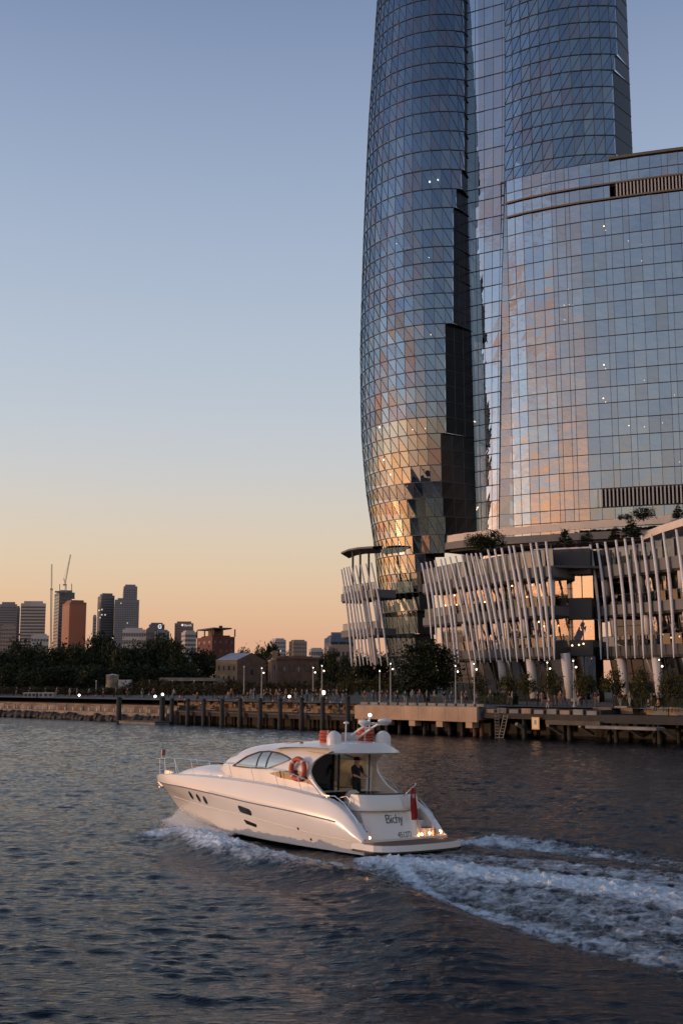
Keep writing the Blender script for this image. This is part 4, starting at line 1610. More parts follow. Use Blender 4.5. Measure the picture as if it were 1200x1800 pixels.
WALLS = {'grey': mw('grey tower wall', (.22, .22, .24)), 'pale': mw('pale tower wall', (.42, .40, .39)), 'white': mw('white block wall', (.52, .49, .46)),
         'dark': mw('dark tower wall', (.15, .155, .17)), 'red': mw('red brown tower wall', (.30, .12, .075)), 'brown': mw('brown tower wall', (.24, .15, .12)),  # dark wall colour lightened to stand in for distance haze
         'steel': mw('steel grey wall', (.15, .16, .18)), 'tan': mw('tan wall', (.30, .24, .19)), 'blue': mw('blue grey wall', (.10, .14, .22))}
SKY = [  # label, ul, uc, ur, vtop, Y, wall, window, floors, colsL, colsR, hf, wf, ang, lit
    ('plain grey tower block cut by the left edge of the skyline', -14, -6, 24.5, 1062, 2000, 'grey', 'win_mid', 30, 2, 1, .5, .96, .12, 0),
    ('narrow dark slab tower behind the striped white tower', 22, 25, 30, 1068, 2150, 'dark', 'win_dark', 28, 1, 2, .5, .8, .3, 0),
    ('low pale block below the grey tower at the left edge', -8, -2, 24, 1101, 1700, 'tan', 'win_mid', 14, 1, 6, .45, .8, .1, 0),
    ('white tower with even dark horizontal window stripes', 29, 31.5, 75.5, 1060.5, 1950, 'pale', 'win_dark', 24, 1, 1, .55, .98, .08, 0),
    ('low white block below the striped tower', 46, 52, 83, 1117, 1500, 'white', 'win_mid', 7, 2, 6, .4, .8, .25, 0),
    ('unfinished grey tower under the luffing crane', 90, 99, 126, 1041, 2100, 'steel', 'win_dark', 26, 3, 5, .6, .85, .4, .01),
    ('red brown tower with a sunlit orange side', 105, 118, 147.5, 1059, 1900, 'red', 'win_copper', 34, 5, 10, .80, .72, .45, 0),
    ('slim grey block behind the dark corner tower', 159.5, 161, 166, 1084, 2200, 'pale', 'win_mid', 20, 1, 2, .5, .7, .4, 0),
    ('dark office tower with a pale ribbed left side', 167, 174, 197, 1046.5, 1950, 'dark', 'win_mid', 32, 3, 8, .5, .86, .35, .015),
    ('broad grey concrete tower with a raised upper box', 191, 198, 241, 1054, 1850, 'grey', 'win_mid', 36, 3, 14, .5, .5, .2, .004),
    ('long low white block with a grid of windows', 211, 213, 253, 1106.5, 1500, 'white', 'win_dark', 7, 1, 14, .5, .75, .1, 0),
    ('stepped dark block carrying a round white sign', 252, 255, 277, 1106, 1450, 'dark', 'win_mid', 8, 1, 8, .5, .8, .2, 0),
    ('pale stepped block beneath the round white sign', 270, 272, 296, 1109.5, 1420, 'grey', 'win_mid', 7, 1, 6, .5, .5, .2, 0),
    ('brown tower with white lettering at its top', 303.5, 305, 338, 1095.5, 1500, 'brown', 'win_mid', 22, 1, 12, .6, .5, .1, 0),
    ('white balconied block in front of the lettered brown tower', 317, 324, 343.5, 1111, 1200, 'pale', 'win_dark', 11, 3, 4, .5, .9, .35, 0),
    ('pale apartment tower with a balcony grid behind the long brick store', 474.5, 483, 502, 1124.5, 1100, 'pale', 'win_mid', 11, 4, 7, .5, .6, .4, .01),
    ('grey apartment tower with rounded top behind the long brick store', 507.5, 515, 539, 1127, 1100, 'tan', 'win_mid', 11, 3, 8, .55, .5, .35, 0),
    ('low pale apartment block right of the two apartment towers', 542.5, 546, 568, 1141, 1000, 'pale', 'win_dark', 5, 1, 7, .5, .75, .2, 0),
]
blocks = {}
for lab, ul, uc, ur, vt, Y, w, wn_, fl, cl, crn, hf, wf, ang, lit in SKY:
    t = thing('tower_block', lab, 'building', (at_y(uc, 1190, Y).x, Y, 3), 0, 'towers of the far skyline')
    blocks[lab] = (t, corner_block(t, ul, uc, ur, vt, Y, WALLS[w], M[wn_], fl, cl, crn, hf, wf, None, ang, lit))
# pieces that set single towers apart
t = blocks['broad grey concrete tower with a raised upper box'][0]
corner_block(t, 208.5, 213, 237, 1030.5, 1865, WALLS['grey'], M['win_mid'], 40, 2, 8, .5, .5, None, .2, 0, 'upper_box')
t = blocks['red brown tower with a sunlit orange side'][0]
corner_block(t, 108, 117, 147.2, 1058.2, 1915, WALLS['red'], M['win_dark'], 3, 1, 1, .01, .01, None, .45, 0, 'roof_box')
t = blocks['stepped dark block carrying a round white sign'][0]
corner_block(t, 259, 260.5, 287, 1097.5, 1480, WALLS['dark'], M['win_mid'], 9, 1, 8, .5, .8, None, .2, 0, 'upper_storeys')
M['sign_white'] = emitter('white sign face', (1.0, 1.0, 1.0), .5)
c = at_y(281, 1101.5, 1440)
mb = MB()
for k in range(22):
    a0, a1 = 2 * PI * (k + 2) / 24, 2 * PI * (k + 3) / 24
    q = [Vector((c.x + r * math.cos(a), c.y, c.z + r * 1.15 * math.sin(a))) for r, a in ((1.5, a0), (1.5, a1), (2.5, a1), (2.5, a0))]
    mb.quad(*q)
mb.box((c.x + .7, c.y, c.z), (1.7, .3, .7))
mb.build('round_sign', M['sign_white'], t)
t = blocks['brown tower with white lettering at its top'][0]
c = at_y(321.5, 1100, 1492)
o = link('lettering', text_mesh('lettering', 'Zurich', M['sign_white'], 3.6, .1), t)
o.matrix_parent_inverse = Matrix.Identity(4)
o.location = Vector(c) - t.location + Vector((2.3, -5, -.9))
o.rotation_euler = (PI / 2, 0, 0)
mb = MB()
mb.lathe([(1.5, 0), (1.5, .3)], (0, 0, 0), 14)
o = mb.build('emblem', M['sign_white'], t, loc=None)
o.matrix_parent_inverse = Matrix.Identity(4)
o.location = Vector(c) - t.location + Vector((0, -5, .6))
o.rotation_euler = (PI / 2, 0, 0)

# cranes
M['crane'] = material('pale crane steel', (.34, .31, .28), .6)


def lattice(mb, a, b, w, n):
    a, b = Vector(a), Vector(b)
    d = (b - a).normalized()
    x = d.cross(Vector((0, 1, 0))).normalized() * w / 2
    y = Vector((0, 1, 0)) * w / 2
    cs = [x + y, x - y, -x - y, -x + y]
    for c_ in cs:
        mb.bar(a + c_, b + c_, w * .2)
    for k in range(n):
        p, q = a.lerp(b, k / n), a.lerp(b, (k + 1) / n)
        for i in range(4):
            mb.bar(p + cs[i], q + cs[(i + 1) % 4], w * .13)


Yc = 2050
t = thing('tower_crane', 'tall thin crane mast standing left of the unfinished tower', 'crane', at_y(90.5, 1180, Yc))
mb = MB()
lattice(mb, (at_y(89.5, 1180, Yc).x, Yc, 3), at_y(90.5, 1036, Yc), 2.4, 46)
mb.build('mast', M['crane'], t)
mb = MB()
lattice(mb, at_y(90.6, 1036, Yc), at_y(91, 992, Yc), 1.6, 16)
mb.build('jib', M['crane'], t)
MB().box(at_y(90.6, 1036, Yc), (4.2, 3, 3)).build('slewing_cab', M['crane'], t)
Yc = 2080
t = thing('tower_crane', 'luffing crane with a steep raised jib on the unfinished tower', 'crane', at_y(115, 1041, Yc))
mb = MB()
lattice(mb, at_y(115.5, 1042, Yc), at_y(115.5, 1028, Yc), 2.2, 6)
mb.build('mast', M['crane'], t)
mb = MB()
lattice(mb, at_y(114.5, 1026, Yc), at_y(124, 975, Yc), 1.5, 18)
mb.build('jib', M['crane'], t)
mb = MB()
lattice(mb, at_y(115.5, 1028, Yc), at_y(112, 1017, Yc), 1.4, 4)
mb.build('counter_frame', M['crane'], t)
mb = MB()
mb.bar(at_y(112, 1017, Yc), at_y(123.5, 977, Yc), .25)
mb.build('stay_cable', M['crane'], t)
MB().box(at_y(114, 1028, Yc), (6, 3, 3)).build('slewing_cab', M['crane'], t)
t = blocks['unfinished grey tower under the luffing crane'][0]
for u, v0, v1 in ((105, 1042, 1027), (126, 1041, 1026)):
    MB().bar(at_y(u, v0, 2095), at_y(u, v1, 2095), 1.2).build('jump_form_post', M['crane'], t)
for k in range(3):
    MB().box(at_y(101 + k * 9, 1040.5, 2090), (8, 6, 3)).build('formwork', WALLS['dark'], t)

# ---------------------------------------------------------------- brick block with the open roof storey
M['brick_red'] = material('dark red brick', (.13, .050, .035), .9, .25, .6, .3, 6)
M['brick_brown'] = material('brown brick', (.17, .10, .07), .9, .25, .6, .3, 6)
M['brick_sunlit'] = material('sunlit-tone brick', (.36, .235, .135), .9, .2, .6, .3, 6)  # brick colour with the low sun on left faces put in
M['tin'] = material('grey tin roof', (.34, .34, .35), .45, .08, .4)
M['slate'] = material('slate roof', (.07, .07, .075), .7)
t = thing('brick_block', 'dark red brick block with an open steel framed roof storey', 'building', at_y(378, 1165, 420))
p, zt = corner_block(t, 344.5, 372, 411.5, 1119, 420, M['brick_red'], M['win_mid'], 3, 3, 4, .3, .3, None, .42, 0, vbase=1170)
c0, c1, c3 = p[0], p[1], p[3]
zr = at_y(372, 1105.5, 420).z
for q in (p[0], p[1], p[3], p[0].lerp(p[1], .45), p[0].lerp(p[3], .5)):
    MB().bar((q.x, q.y + .2, zt), (q.x, q.y + .2, zr), .45).build('roof_post', M['mullion'], t)
MB().prism([(q.x, q.y) for q in (p[0], p[0].lerp(p[1], .86), p[2].lerp(p[3], .14), p[3])], zr, zr + .5).build('flat_roof', M['slate'], t)
MB().prism([(q.x, q.y) for q in (p[0].lerp(p[2], .2), p[1].lerp(p[3], .3), p[2], p[3].lerp(p[1], .3))], zt, zr - .1).build('roof_storey', M['brick_brown'], t)
MB().box(at_y(388, 1103, 424), (1.2, 1.2, 1.2)).build('chimney', M['brick_red'], t)

# ---------------------------------------------------------------- gabled warehouse
Y = 268
t = thing('brick_warehouse', 'gabled sunlit-tone brick warehouse with a grey tin roof and three rows of windows', 'building', at_y(416, 1205, Y))
A = at_y(416.5, 1205, Y)
dl = Vector((-.88, .475, 0))                    # along the sunlit long side, to the left and away
dr = Vector((.475, .88, 0)).normalized()
dr = Vector((.70, .714, 0))
zb, ze, zrid = 3.0, at_y(416.5, 1161, Y).z, at_y(434, 1149, Y + 4).z
ll = 5.3
dl = Vector((-1, .25, 0)).normalized()
lr = 9.0
P0 = Vector((A.x, A.y, 0))
P1, P3 = P0 + dr * lr, P0 + dl * ll
P2 = P3 + dr * lr
mb = MB()
R0, R1 = (P0 + P1) / 2, (P3 + P2) / 2
z = lambda q, h: Vector((q.x, q.y, h))
mb.quad(z(P3, zb), z(P0, zb), z(P0, ze), z(P3, ze))
mb.build('wall', M['brick_sunlit'], t)  # sunlight on this side put into a tan brick colour
mb = MB()
mb.quad(z(P0, zb), z(P1, zb), z(P1, ze), z(R0, zrid), z(P0, ze))
mb.quad(z(P1, zb), z(P2, zb), z(P2, ze), z(P1, ze))
mb.quad(z(P2, zb), z(P3, zb), z(P3, ze), z(R1, zrid), z(P2, ze))
mb.build('gable_wall', M['brick_brown'], t)  # sides away from the sun painted in a darker brick
mb = MB()
up = Vector((0, 0, .14))
o_ = -dr * .25 + Vector((0, 0, -.12))
mb.quad(z(P3, ze) + o_ + up, z(P0, ze) + o_ + up, z(R0, zrid) + up, z(R1, zrid) + up)
mb.quad(z(R1, zrid) + up, z(R0, zrid) + up, z(P1, ze) - o_ * 1 + up, z(P2, ze) - o_ * 1 + up)
mb.build('roof', M['tin'], t)
nrm = Vector((dl.y, -dl.x, 0))
if nrm.y > 0:
    nrm = -nrm
for r in range(3):
    for c_ in range(4):
        a = P3 - dl * (ll * (c_ + .62) / 4.25)
        h = zb + (ze - zb) * (.12 + .30 * r)
        w_ = .16 if c_ != 2 else .24
        q0, q1 = a - dl * w_ + nrm * .02, a + dl * w_ + nrm * .02
        m_ = MB()
        m_.quad(z(q1, h), z(q0, h), z(q0, h + .95), z(q1, h + .95))
        o = m_.build('window', M['win_dark'], t)
        MB().bar(z(q1, h - .04) + nrm * .04, z(q0, h - .04) + nrm * .04, .09, .07).build('sill', M['brick_brown'], o)
n2 = Vector((dr.y, -dr.x, 0))
for r in range(2):
    for c_ in range(3):
        a = P0 + dr * (lr * (c_ + .5) / 3)
        h = zb + (ze - zb) * (.2 + .38 * r)
        m_ = MB()
        m_.quad(z(a - dr * .45, h) + n2 * .03, z(a + dr * .45, h) + n2 * .03, z(a + dr * .45, h + 1.2) + n2 * .03, z(a - dr * .45, h + 1.2) + n2 * .03)
        m_.build('window', M['win_dark'], t)

# ---------------------------------------------------------------- long brick store
Y = 285
t = thing('brick_store', 'long low dark brick store with a flat parapet and pale window pairs', 'building', at_y(485, 1205, Y))
p, zt = corner_block(t, 453, 486, 566, 1155.5, Y, M['brick_brown'], M['win_dark'], 2, 5, 9, .3, .12, None, .12, 0)
for u, w_, pale in ((500, 5, 1), (510, 2.5, 0), (515, 2.5, 0), (525, 6, 1), (536, 2.5, 0), (541, 2.5, 0)):
    a, b = at_y(u - w_ / 2, 1179, Y - .1), at_y(u + w_ / 2, 1179, Y - .1)
    h = 1.3 if pale else .7
    k = (u - 486) / 80
    yy = p[0].lerp(p[1], k).y - .12
    a, b = at_y(u - w_ / 2, 1181, yy), at_y(u + w_ / 2, 1181, yy)
    m_ = MB()
    m_.quad(a, b, b + Vector((0, 0, h)), a + Vector((0, 0, h)))
    m_.build('window', M['win_mid'] if pale else M['win_dark'], t)
    if pale:
        MB().bar((a + b) / 2 + Vector((0, -.04, 0)), (a + b) / 2 + Vector((0, -.04, h)), .08).build('glazing_bar', M['stub'], t)
        MB().bar(a + Vector((0, -.04, h / 2)), b + Vector((0, -.04, h / 2)), .08).build('glazing_bar', M['stub'], t)
for k in range(9):
    q = p[3].lerp(p[0], (k + .5) / 9)
    MB().bar((q.x, q.y - .1, 3), (q.x, q.y - .1, zt - .8), .5, .3).build('pier', M['brick_brown'], t)
MB().bar((p[3].x, p[3].y - .15, zt - .3), (p[0].x, p[0].y - .15, zt - .3), .35, .4).build('cornice', M['brick_sunlit'], t)  # left run carries the painted sunlit tone, the right run stays brown
MB().bar((p[0].x, p[0].y - .15, zt - .3), (p[1].x, p[1].y - .15, zt - .3), .35, .4).build('cornice', M['brick_brown'], t)
MB().box(at_y(483, 1151, Y + 3), (1.4, 1.4, 1.9)).build('chimney', M['brick_sunlit'], t)
# house with steep roof behind the store
t = thing('gabled_house', 'small grey gabled house peeping over the long brick store', 'house', at_y(465, 1160, 330))
c = at_y(466, 1158, 330)
MB().box((c.x, c.y, 7), (5, 5, 8.2)).build('wall', WALLS['grey'], t)
mb = MB()
for sx in (-1.3, 1.3):
    x0 = c.x + sx
    mb.v, n0 = mb.v, len(mb.v)
    mb.v += [(x0 - 1.3, c.y - 2.6, 11.1), (x0 + 1.3, c.y - 2.6, 11.1), (x0, c.y - 2.6, 13.2), (x0 - 1.3, c.y + 2.6, 11.1), (x0 + 1.3, c.y + 2.6, 11.1), (x0, c.y + 2.6, 13.2)]
    mb.f += [(n0, n0 + 1, n0 + 2), (n0 + 3, n0 + 5, n0 + 4), (n0, n0 + 2, n0 + 5, n0 + 3), (n0 + 1, n0 + 4, n0 + 5, n0 + 2), (n0, n0 + 3, n0 + 4, n0 + 1)]
mb.build('roof', M['slate'], t)
for sx in (-1.3, 1.3):
    MB().box((c.x + sx, c.y - 2.56, 10.1), (.8, .1, 1.2)).build('window', M['win_dark'], t)
# theatre-like block at the left podium
t = thing('blue_roofed_block', 'grey block with a dark blue banded top left of the finned podium', 'building', at_y(580, 1190, 420))
p, zt = corner_block(t, 569, 577, 622, 1136, 420, WALLS['tan'], M['win_mid'], 3, 2, 6, .4, .5, None, .1, 0)
corner_block(t, 569.5, 581, 622, 1118, 424, WALLS['blue'], M['win_dark'], 3, 2, 3, .5, .9, None, .1, 0, 'upper_storey')
MB().box(at_y(600, 1116, 440), (8, 8, 1.6)).build('roof_box', WALLS['dark'], t)
# long low pavilion, tank and hoardings in the park
t = thing('park_pavilion', 'long low grey flat roofed pavilion in front of the dark trees', 'building', at_y(330, 1215, 240))
MB().box(((at_y(283, 1200, 240).x + at_y(378, 1200, 240).x) / 2, 246, 5.1), (at_y(378, 1200, 240).x - at_y(283, 1200, 240).x, 10, 1.5)).build('wall', M['concrete_d'], t)
MB().box(((at_y(281, 1200, 240).x + at_y(380, 1200, 240).x) / 2, 245.5, 6.45), (at_y(380, 1200, 240).x - at_y(281, 1200, 240).x, 12.5, .7)).build('roof', M['concrete'], t)
MB().box(((at_y(290, 1200, 238).x + at_y(345, 1200, 238).x) / 2, 238.6, 4.4), (at_y(345, 1200, 238).x - at_y(290, 1200, 238).x, .4, .9)).build('low_wall', M['sandstone'], t)
for k in range(6):
    x = at_y(284 + k * 18.5, 1200, 240).x
    MB().box((x, 240.4, 4.7), (.35, .35, 2.8)).build('post', M['concrete'], t)
t = thing('storage_tank', 'round pale weathered tank beside the park', 'tank', at_y(196, 1208, 245))
c = at_y(197, 1208, 245)
MB().lathe([(1.35, 0), (1.35, 2.6), (1.42, 2.62), (1.42, 2.75), (.1, 3.0)], (c.x, c.y, c.z - .2), 20).build('shell', material('weathered white plaster', (.50, .44, .38), .8, .35, .7), t, True)
MB().box((c.x + 2.7, c.y + .3, c.z + .6), (2.6, 2.2, 1.9)).build('annex', WALLS['white'], t)
for k, (u0, u1) in enumerate(((41, 63), (67, 93))):
    a, b = at_y(u0, 1231, 205), at_y(u1, 1219, 205)
    t = thing('site_cabin', ('left' if k == 0 else 'right') + ' pale site cabin of two on the promenade beyond the sea wall', 'cabin', (a.x, 205, GZ), 0, 'site cabins on the promenade')
    MB().box(((a.x + b.x) / 2, 206.2, (GZ + b.z) / 2), (b.x - a.x, 2.4, b.z - GZ)).build('cabin_body', material('cabin panel', (.34, .31, .28), .7, .25, .8), t)
    MB().box(((a.x + b.x) / 2, 206.2, b.z + .06), (b.x - a.x + .2, 2.6, .12)).build('cabin_roof', WALLS['white'], t)
    for j in range(3):
        MB().box((a.x + (b.x - a.x) * (j + .5) / 3, 204.97, (GZ + b.z) / 2 + .1), (.45, .06, .6)).build('window', M['win_dark'], t)
# ================================================================== trees
def leaf_mat(name, tones):
    m = bpy.data.materials.new(name)
    m.use_nodes = True
    nt = m.node_tree
    b = nt.nodes['Principled BSDF']
    b.inputs['Roughness'].default_value = .7
    b.inputs['Specular IOR Level'].default_value = .15
    a = nt.nodes.new('ShaderNodeAttribute')
    a.attribute_name = 'rnd'
    r = nt.nodes.new('ShaderNodeValToRGB')
    el = r.color_ramp.elements
    while len(el) < len(tones):
        el.new(.5)
    for i, c in enumerate(tones):
        el[i].position = i / (len(tones) - 1)
        el[i].color = (*c, 1)
    nt.links.new(a.outputs['Fac'], r.inputs[0])
    nt.links.new(r.outputs[0], b.inputs['Base Color'])
    return m


M['leaf_dark'] = leaf_mat('dark evergreen leaf', [(.012, .018, .009), (.022, .030, .013), (.035, .042, .018), (.050, .050, .022)])
M['leaf_fig'] = leaf_mat('fig leaf', [(.008, .013, .007), (.013, .021, .010), (.020, .030, .013), (.032, .040, .017)])
M['leaf_olive'] = leaf_mat('olive leaf', [(.026, .028, .009), (.044, .042, .013), (.062, .055, .018), (.09, .07, .022)])
M['leaf_brown'] = leaf_mat('brownish shrub leaf', [(.028, .025, .011), (.045, .037, .016), (.062, .047, .020), (.08, .058, .025)])
M['bark'] = material('bark', (.05, .04, .03), .9, .3, 3, .5, 12)


def crown(name, mat, seed, rx, rz, n_clump, per, leaf, flat=1.0, shape='round'):
    r = random.Random(seed)
    mb = MB()
    for k in range(n_clump):
        while True:
            x, y, z = r.uniform(-1, 1), r.uniform(-1, 1), r.uniform(-1, 1)
            d = math.sqrt(x * x + y * y + z * z)
            if shape == 'cone':
                if math.hypot(x, y) < (1 - z) / 2 * .95:
                    break
            elif .35 < d < 1 and z > -.75:
                break
        c = Vector((x * rx, y * rx, z * rz))
        tone = r.random() * .6
        cs = r.uniform(.10, .24) * rx * (1.0 if shape != 'cone' else .6)
        for j in range(per):
            g = Vector((r.gauss(0, 1), r.gauss(0, 1), r.gauss(0, .75))) * cs
            p = c + g
            a = Vector((r.uniform(-1, 1), r.uniform(-1, 1), r.uniform(-.7, .7))).normalized()
            b = a.cross(Vector((r.uniform(-1, 1), r.uniform(-1, 1), r.uniform(-1, 1)))).normalized()
            l_, w_ = leaf * r.uniform(.6, 1.3), leaf * r.uniform(.35, .7)
            mb.quad(p - a * l_, p + b * w_, p + a * l_, p - b * w_)
            mb.t.append(min(1, max(0, tone + r.uniform(0, .4))))
    return mb.mesh(name, mat)


def trunk(name, seed, h, rx, rz, r0, limbs=6):
    r = random.Random(seed)
    mb = MB()
    top = h + rz * .2
    mb.tube([(0, 0, -.3), (r.uniform(-.1, .1) * rx, 0, h * .5), (r.uniform(-.15, .15) * rx, r.uniform(-.1, .1) * rx, top)], [r0 * 1.25, r0, r0 * .55], 8)
    for k in range(limbs):
        a = 2 * PI * k / limbs + r.uniform(-.4, .4)
        z0 = h * r.uniform(.55, .95)
        e = Vector((math.cos(a) * rx * .7, math.sin(a) * rx * .7, h + rz * r.uniform(.1, .9)))
        mid = Vector((math.cos(a) * rx * .3, math.sin(a) * rx * .3, (z0 + e.z) / 2))
        mb.tube([(0, 0, z0), mid, e], [r0 * .5, r0 * .35, r0 * .12], 6)
    return mb.mesh(name, M['bark'], True)


class TreeKind:
    def __init__(s, mat, seeds, rx, rz, h, n_clump, per, leaf, r0, shape='round'):
        s.rx, s.rz, s.h = rx, rz, h
        s.crowns = [crown('crown', mat, k, rx, rz, n_clump, per, leaf, shape=shape) for k in seeds]
        s.trunks = [trunk('trunk', k, h, rx, rz, r0) for k in seeds]

    def plant(s, name, label, cat, loc, height, width, rz=0.0, group=None, k=0):
        """height/width in metres of the whole tree"""
        full = s.h + s.rz
        f, w = height / full, width / (2 * s.rx)
        t = thing(name, label, cat, loc, rz, group)
        c = link('crown', s.crowns[k % len(s.crowns)], t, (0, 0, s.h * f), world=False)
        c.scale = (w, w, f)
        q = link('trunk', s.trunks[k % len(s.trunks)], t, (0, 0, 0), world=False)
        q.scale = (w, w, f)
        return t


rngF = random.Random(99)
big = TreeKind(M['leaf_dark'], (1, 2, 3, 4), 5.0, 4.6, 5.2, 60, 46, .42, .35)
fig = TreeKind(M['leaf_fig'], (11,), 4.4, 4.4, 4.6, 110, 60, .26, .4)
small = TreeKind(M['leaf_olive'], (21, 22, 23), 1.9, 1.35, 2.5, 36, 40, .16, .09)
brownk = TreeKind(M['leaf_brown'], (31, 32, 33), 1.9, 1.5, 2.0, 34, 36, .17, .08)
roofk = TreeKind(M['leaf_fig'], (41, 42), 2.0, 1.4, 1.4, 40, 44, .16, .1)
cone = TreeKind(M['leaf_fig'], (51, 52), 1.6, 2.4, 2.6, 60, 36, .15, .1, 'cone')

FAR = [(4, 1146, 60, 262), (28, 1128, 56, 285), (46, 1143, 50, 268), (64, 1131, 46, 290), (86, 1139, 56, 275), (112, 1134, 60, 292), (134, 1138, 50, 270),
       (152, 1127, 46, 300), (172, 1114, 58, 290), (192, 1132, 50, 270), (212, 1142, 46, 262), (236, 1131, 56, 280), (262, 1126, 46, 292), (281, 1117, 50, 286),
       (302, 1128, 46, 272), (318, 1140, 40, 262), (346, 1141, 48, 300), (368, 1146, 40, 320), (20, 1170, 56, 250), (66, 1174, 60, 247), (110, 1172, 60, 250), (158, 1170, 60, 247),
       (206, 1173, 56, 250), (250, 1168, 60, 252), (296, 1172, 50, 254), (332, 1168, 46, 258)]
for k, (u, v, w, Y) in enumerate(FAR):
    c = at_y(u, 1206, Y)
    gz = 3.0
    h = at_y(u, v, Y).z - gz
    row = 'upper' if k < 18 else 'lower'
    n = k if k < 18 else k - 18
    big.plant('park_tree', '%s dark evergreen tree from the left in the %s row on the wooded headland' % (ORD[n], row), 'tree', (c.x, Y, gz), h, w * Y / FPX, rngF.uniform(0, 6), 'dark trees of the headland park', k)
for k, (u, v, w, Y, lab) in enumerate(((428, 1140, 26, 330, 'dark round tree behind the ridge of the gabled warehouse'), (456, 1138, 26, 325, 'dark tree left of the small gabled house'),
                                       (476, 1133, 32, 340, 'taller dark tree right of the small gabled house'), (505, 1146, 16, 345, 'small green tree between the two apartment towers'),
                                       (586, 1142, 30, 262, 'tall thin branched tree in front of the blue roofed block'), (572, 1150, 24, 270, 'dark tree at the end of the long brick store'),
                                       (606, 1155, 26, 250, 'loose tree below the small finned podium'),
                                       (632, 1146, 42, 245, 'dark tree seen through the left fins of the small podium'), (656, 1150, 42, 248, 'dark tree seen through the middle fins of the small podium'), (680, 1148, 42, 246, 'dark tree seen between the small podium and the tower foot'))):
    c = at_y(u, 1206, Y)
    big.plant('park_tree', lab, 'tree', (c.x, Y, 3.0), at_y(u, v, Y).z - 3.0, w * Y / FPX, rngF.uniform(0, 6), None, k)
# the big fig beside the tower foot
Y = 158
c = at_y(750, 1236, Y)
fig.plant('fig_tree', 'big round dark tree in front of the tower foot and podium', 'tree', (c.x, Y, GZ), at_y(750, 1128, Y).z - GZ, 100 * Y / FPX, .4)
# promenade trees on the right
for k, (u, v, w, Y) in enumerate(((842, 1184, 34, 139), (892, 1186, 38, 134), (925, 1186, 36, 131), (972, 1182, 38, 127), (1030, 1184, 40, 123), (1078, 1180, 40, 119.5), (1128, 1180, 40, 116.5), (1180, 1182, 42, 113), (1240, 1182, 44, 109))):
    c = at_y(u, 1236, Y)
    small.plant('promenade_tree', '%s small olive green promenade tree right of the big dark tree' % ORD[k], 'tree', (c.x, Y, GZ), at_y(u, v, Y).z - GZ, w * Y / FPX, rngF.uniform(0, 6), 'small trees along the promenade', k)
for k, u in enumerate((612, 638, 664, 690)):
    Y = 172 - k * 3
    c = at_y(u, 1236, Y)
    small.plant('promenade_tree', '%s small olive green tree from the left below the small finned podium' % ORD[k], 'tree', (c.x, Y, GZ), at_y(u, 1193 - k, Y).z - GZ, 32 * Y / FPX, rngF.uniform(0, 6), 'small trees along the promenade', k)
for k in range(17):
    u = 232 + k * 23 + rngF.uniform(-5, 5)
    Y = 205 - k * 1.9
    c = at_y(u, 1226, Y)
    brownk.plant('plaza_tree', '%s brownish young tree from the left in the long row behind the timber wharf' % ORD[k], 'tree', (c.x, Y, GZ), at_y(u, 1196 + rngF.uniform(-3, 5), Y).z - GZ, 34 * Y / FPX, rngF.uniform(0, 6), 'young trees behind the timber wharf', k)
for k in range(11):
    u = 0 + k * 22 + rngF.uniform(-5, 5)
    Y = 228 - k * 1.5
    c = at_y(u, 1222, Y)
    brownk.plant('shore_shrub', '%s brownish shrub from the left in the belt behind the sea wall' % ORD[k], 'shrub', (c.x, Y, GZ), at_y(u, 1208 + rngF.uniform(-2, 4), Y).z - GZ, 34 * Y / FPX, rngF.uniform(0, 6), 'shrubs behind the sea wall', k)
# planting on the podium roof and terraces
for k, (u, v, vb, w, Y, kind, lab) in enumerate(((838, 938, 966, 40, 182, roofk, 'left bushy tree of the dark pair on the podium terrace'), (864, 933, 966, 46, 181, roofk, 'right bushy tree of the dark pair on the podium terrace'),
        (993, 922, 957, 30, 176, cone, 'dark conical shrub on the podium roof behind the shade sails'), (1031, 936, 956, 22, 176, roofk, 'low round shrub right of the conical shrub on the podium roof'),
        (1081, 920, 948, 26, 172, cone, 'smaller of two conical shrubs above the podium fins'), (1110, 904, 945, 40, 170, cone, 'larger of two conical shrubs above the podium fins'),
        (1131, 892, 914, 38, 178, roofk, 'light green spreading tree on the upper terrace'), (1091, 904, 914, 12, 182, roofk, 'tiny round bush on the terrace parapet'), (1103, 903, 914, 14, 182, roofk, 'small round bush beside the tiny bush on the parapet'), (1192, 882, 912, 26, 176, cone, 'dark shrub at the right edge above the sloping roof'))):
    c = at_y(u, vb, Y)
    kind.plant('terrace_plant', lab, 'shrub', (c.x, Y, c.z), at_y(u, v, Y).z - c.z, w * Y / FPX, rngF.uniform(0, 6), None, k)
# clipped hedge behind the right promenade
M['hedge'] = M['leaf_fig']
for k, (u0, u1, Y) in enumerate(((846, 905, 143), (1085, 1215, 122))):
    a, b = at_y(u0, 1225, Y), at_y(u1, 1225, Y - 8)
    mb = MB()
    L = b - a
    for j in range(int(L.length * 130)):
        p = a + L * rngF.random() + Vector((rngF.uniform(-.5, .5), rngF.uniform(-.5, .5), 0))
        p.z = GZ + rngF.random() * 1.35
        q = Vector((rngF.uniform(-1, 1), rngF.uniform(-1, 1), rngF.uniform(-1, 1))).normalized()
        r_ = q.cross(Vector((rngF.uniform(-1, 1), rngF.uniform(-1, 1), 1))).normalized()
        mb.quad(p - q * .13, p + r_ * .08, p + q * .13, p - r_ * .08)
        mb.t.append(rngF.random() * .7)
    t = thing('hedge', ('low dark hedge between the big dark tree and the first promenade trees', 'low dark hedge behind the last promenade trees at the right edge')[k], 'hedge', a)
    mb.build('leaves', M['hedge'], t)
    MB().bar((a.x, a.y, GZ + .55), (b.x, b.y, GZ + .55), .8, 1.0).build('stems', M['leaf_dark'], t)

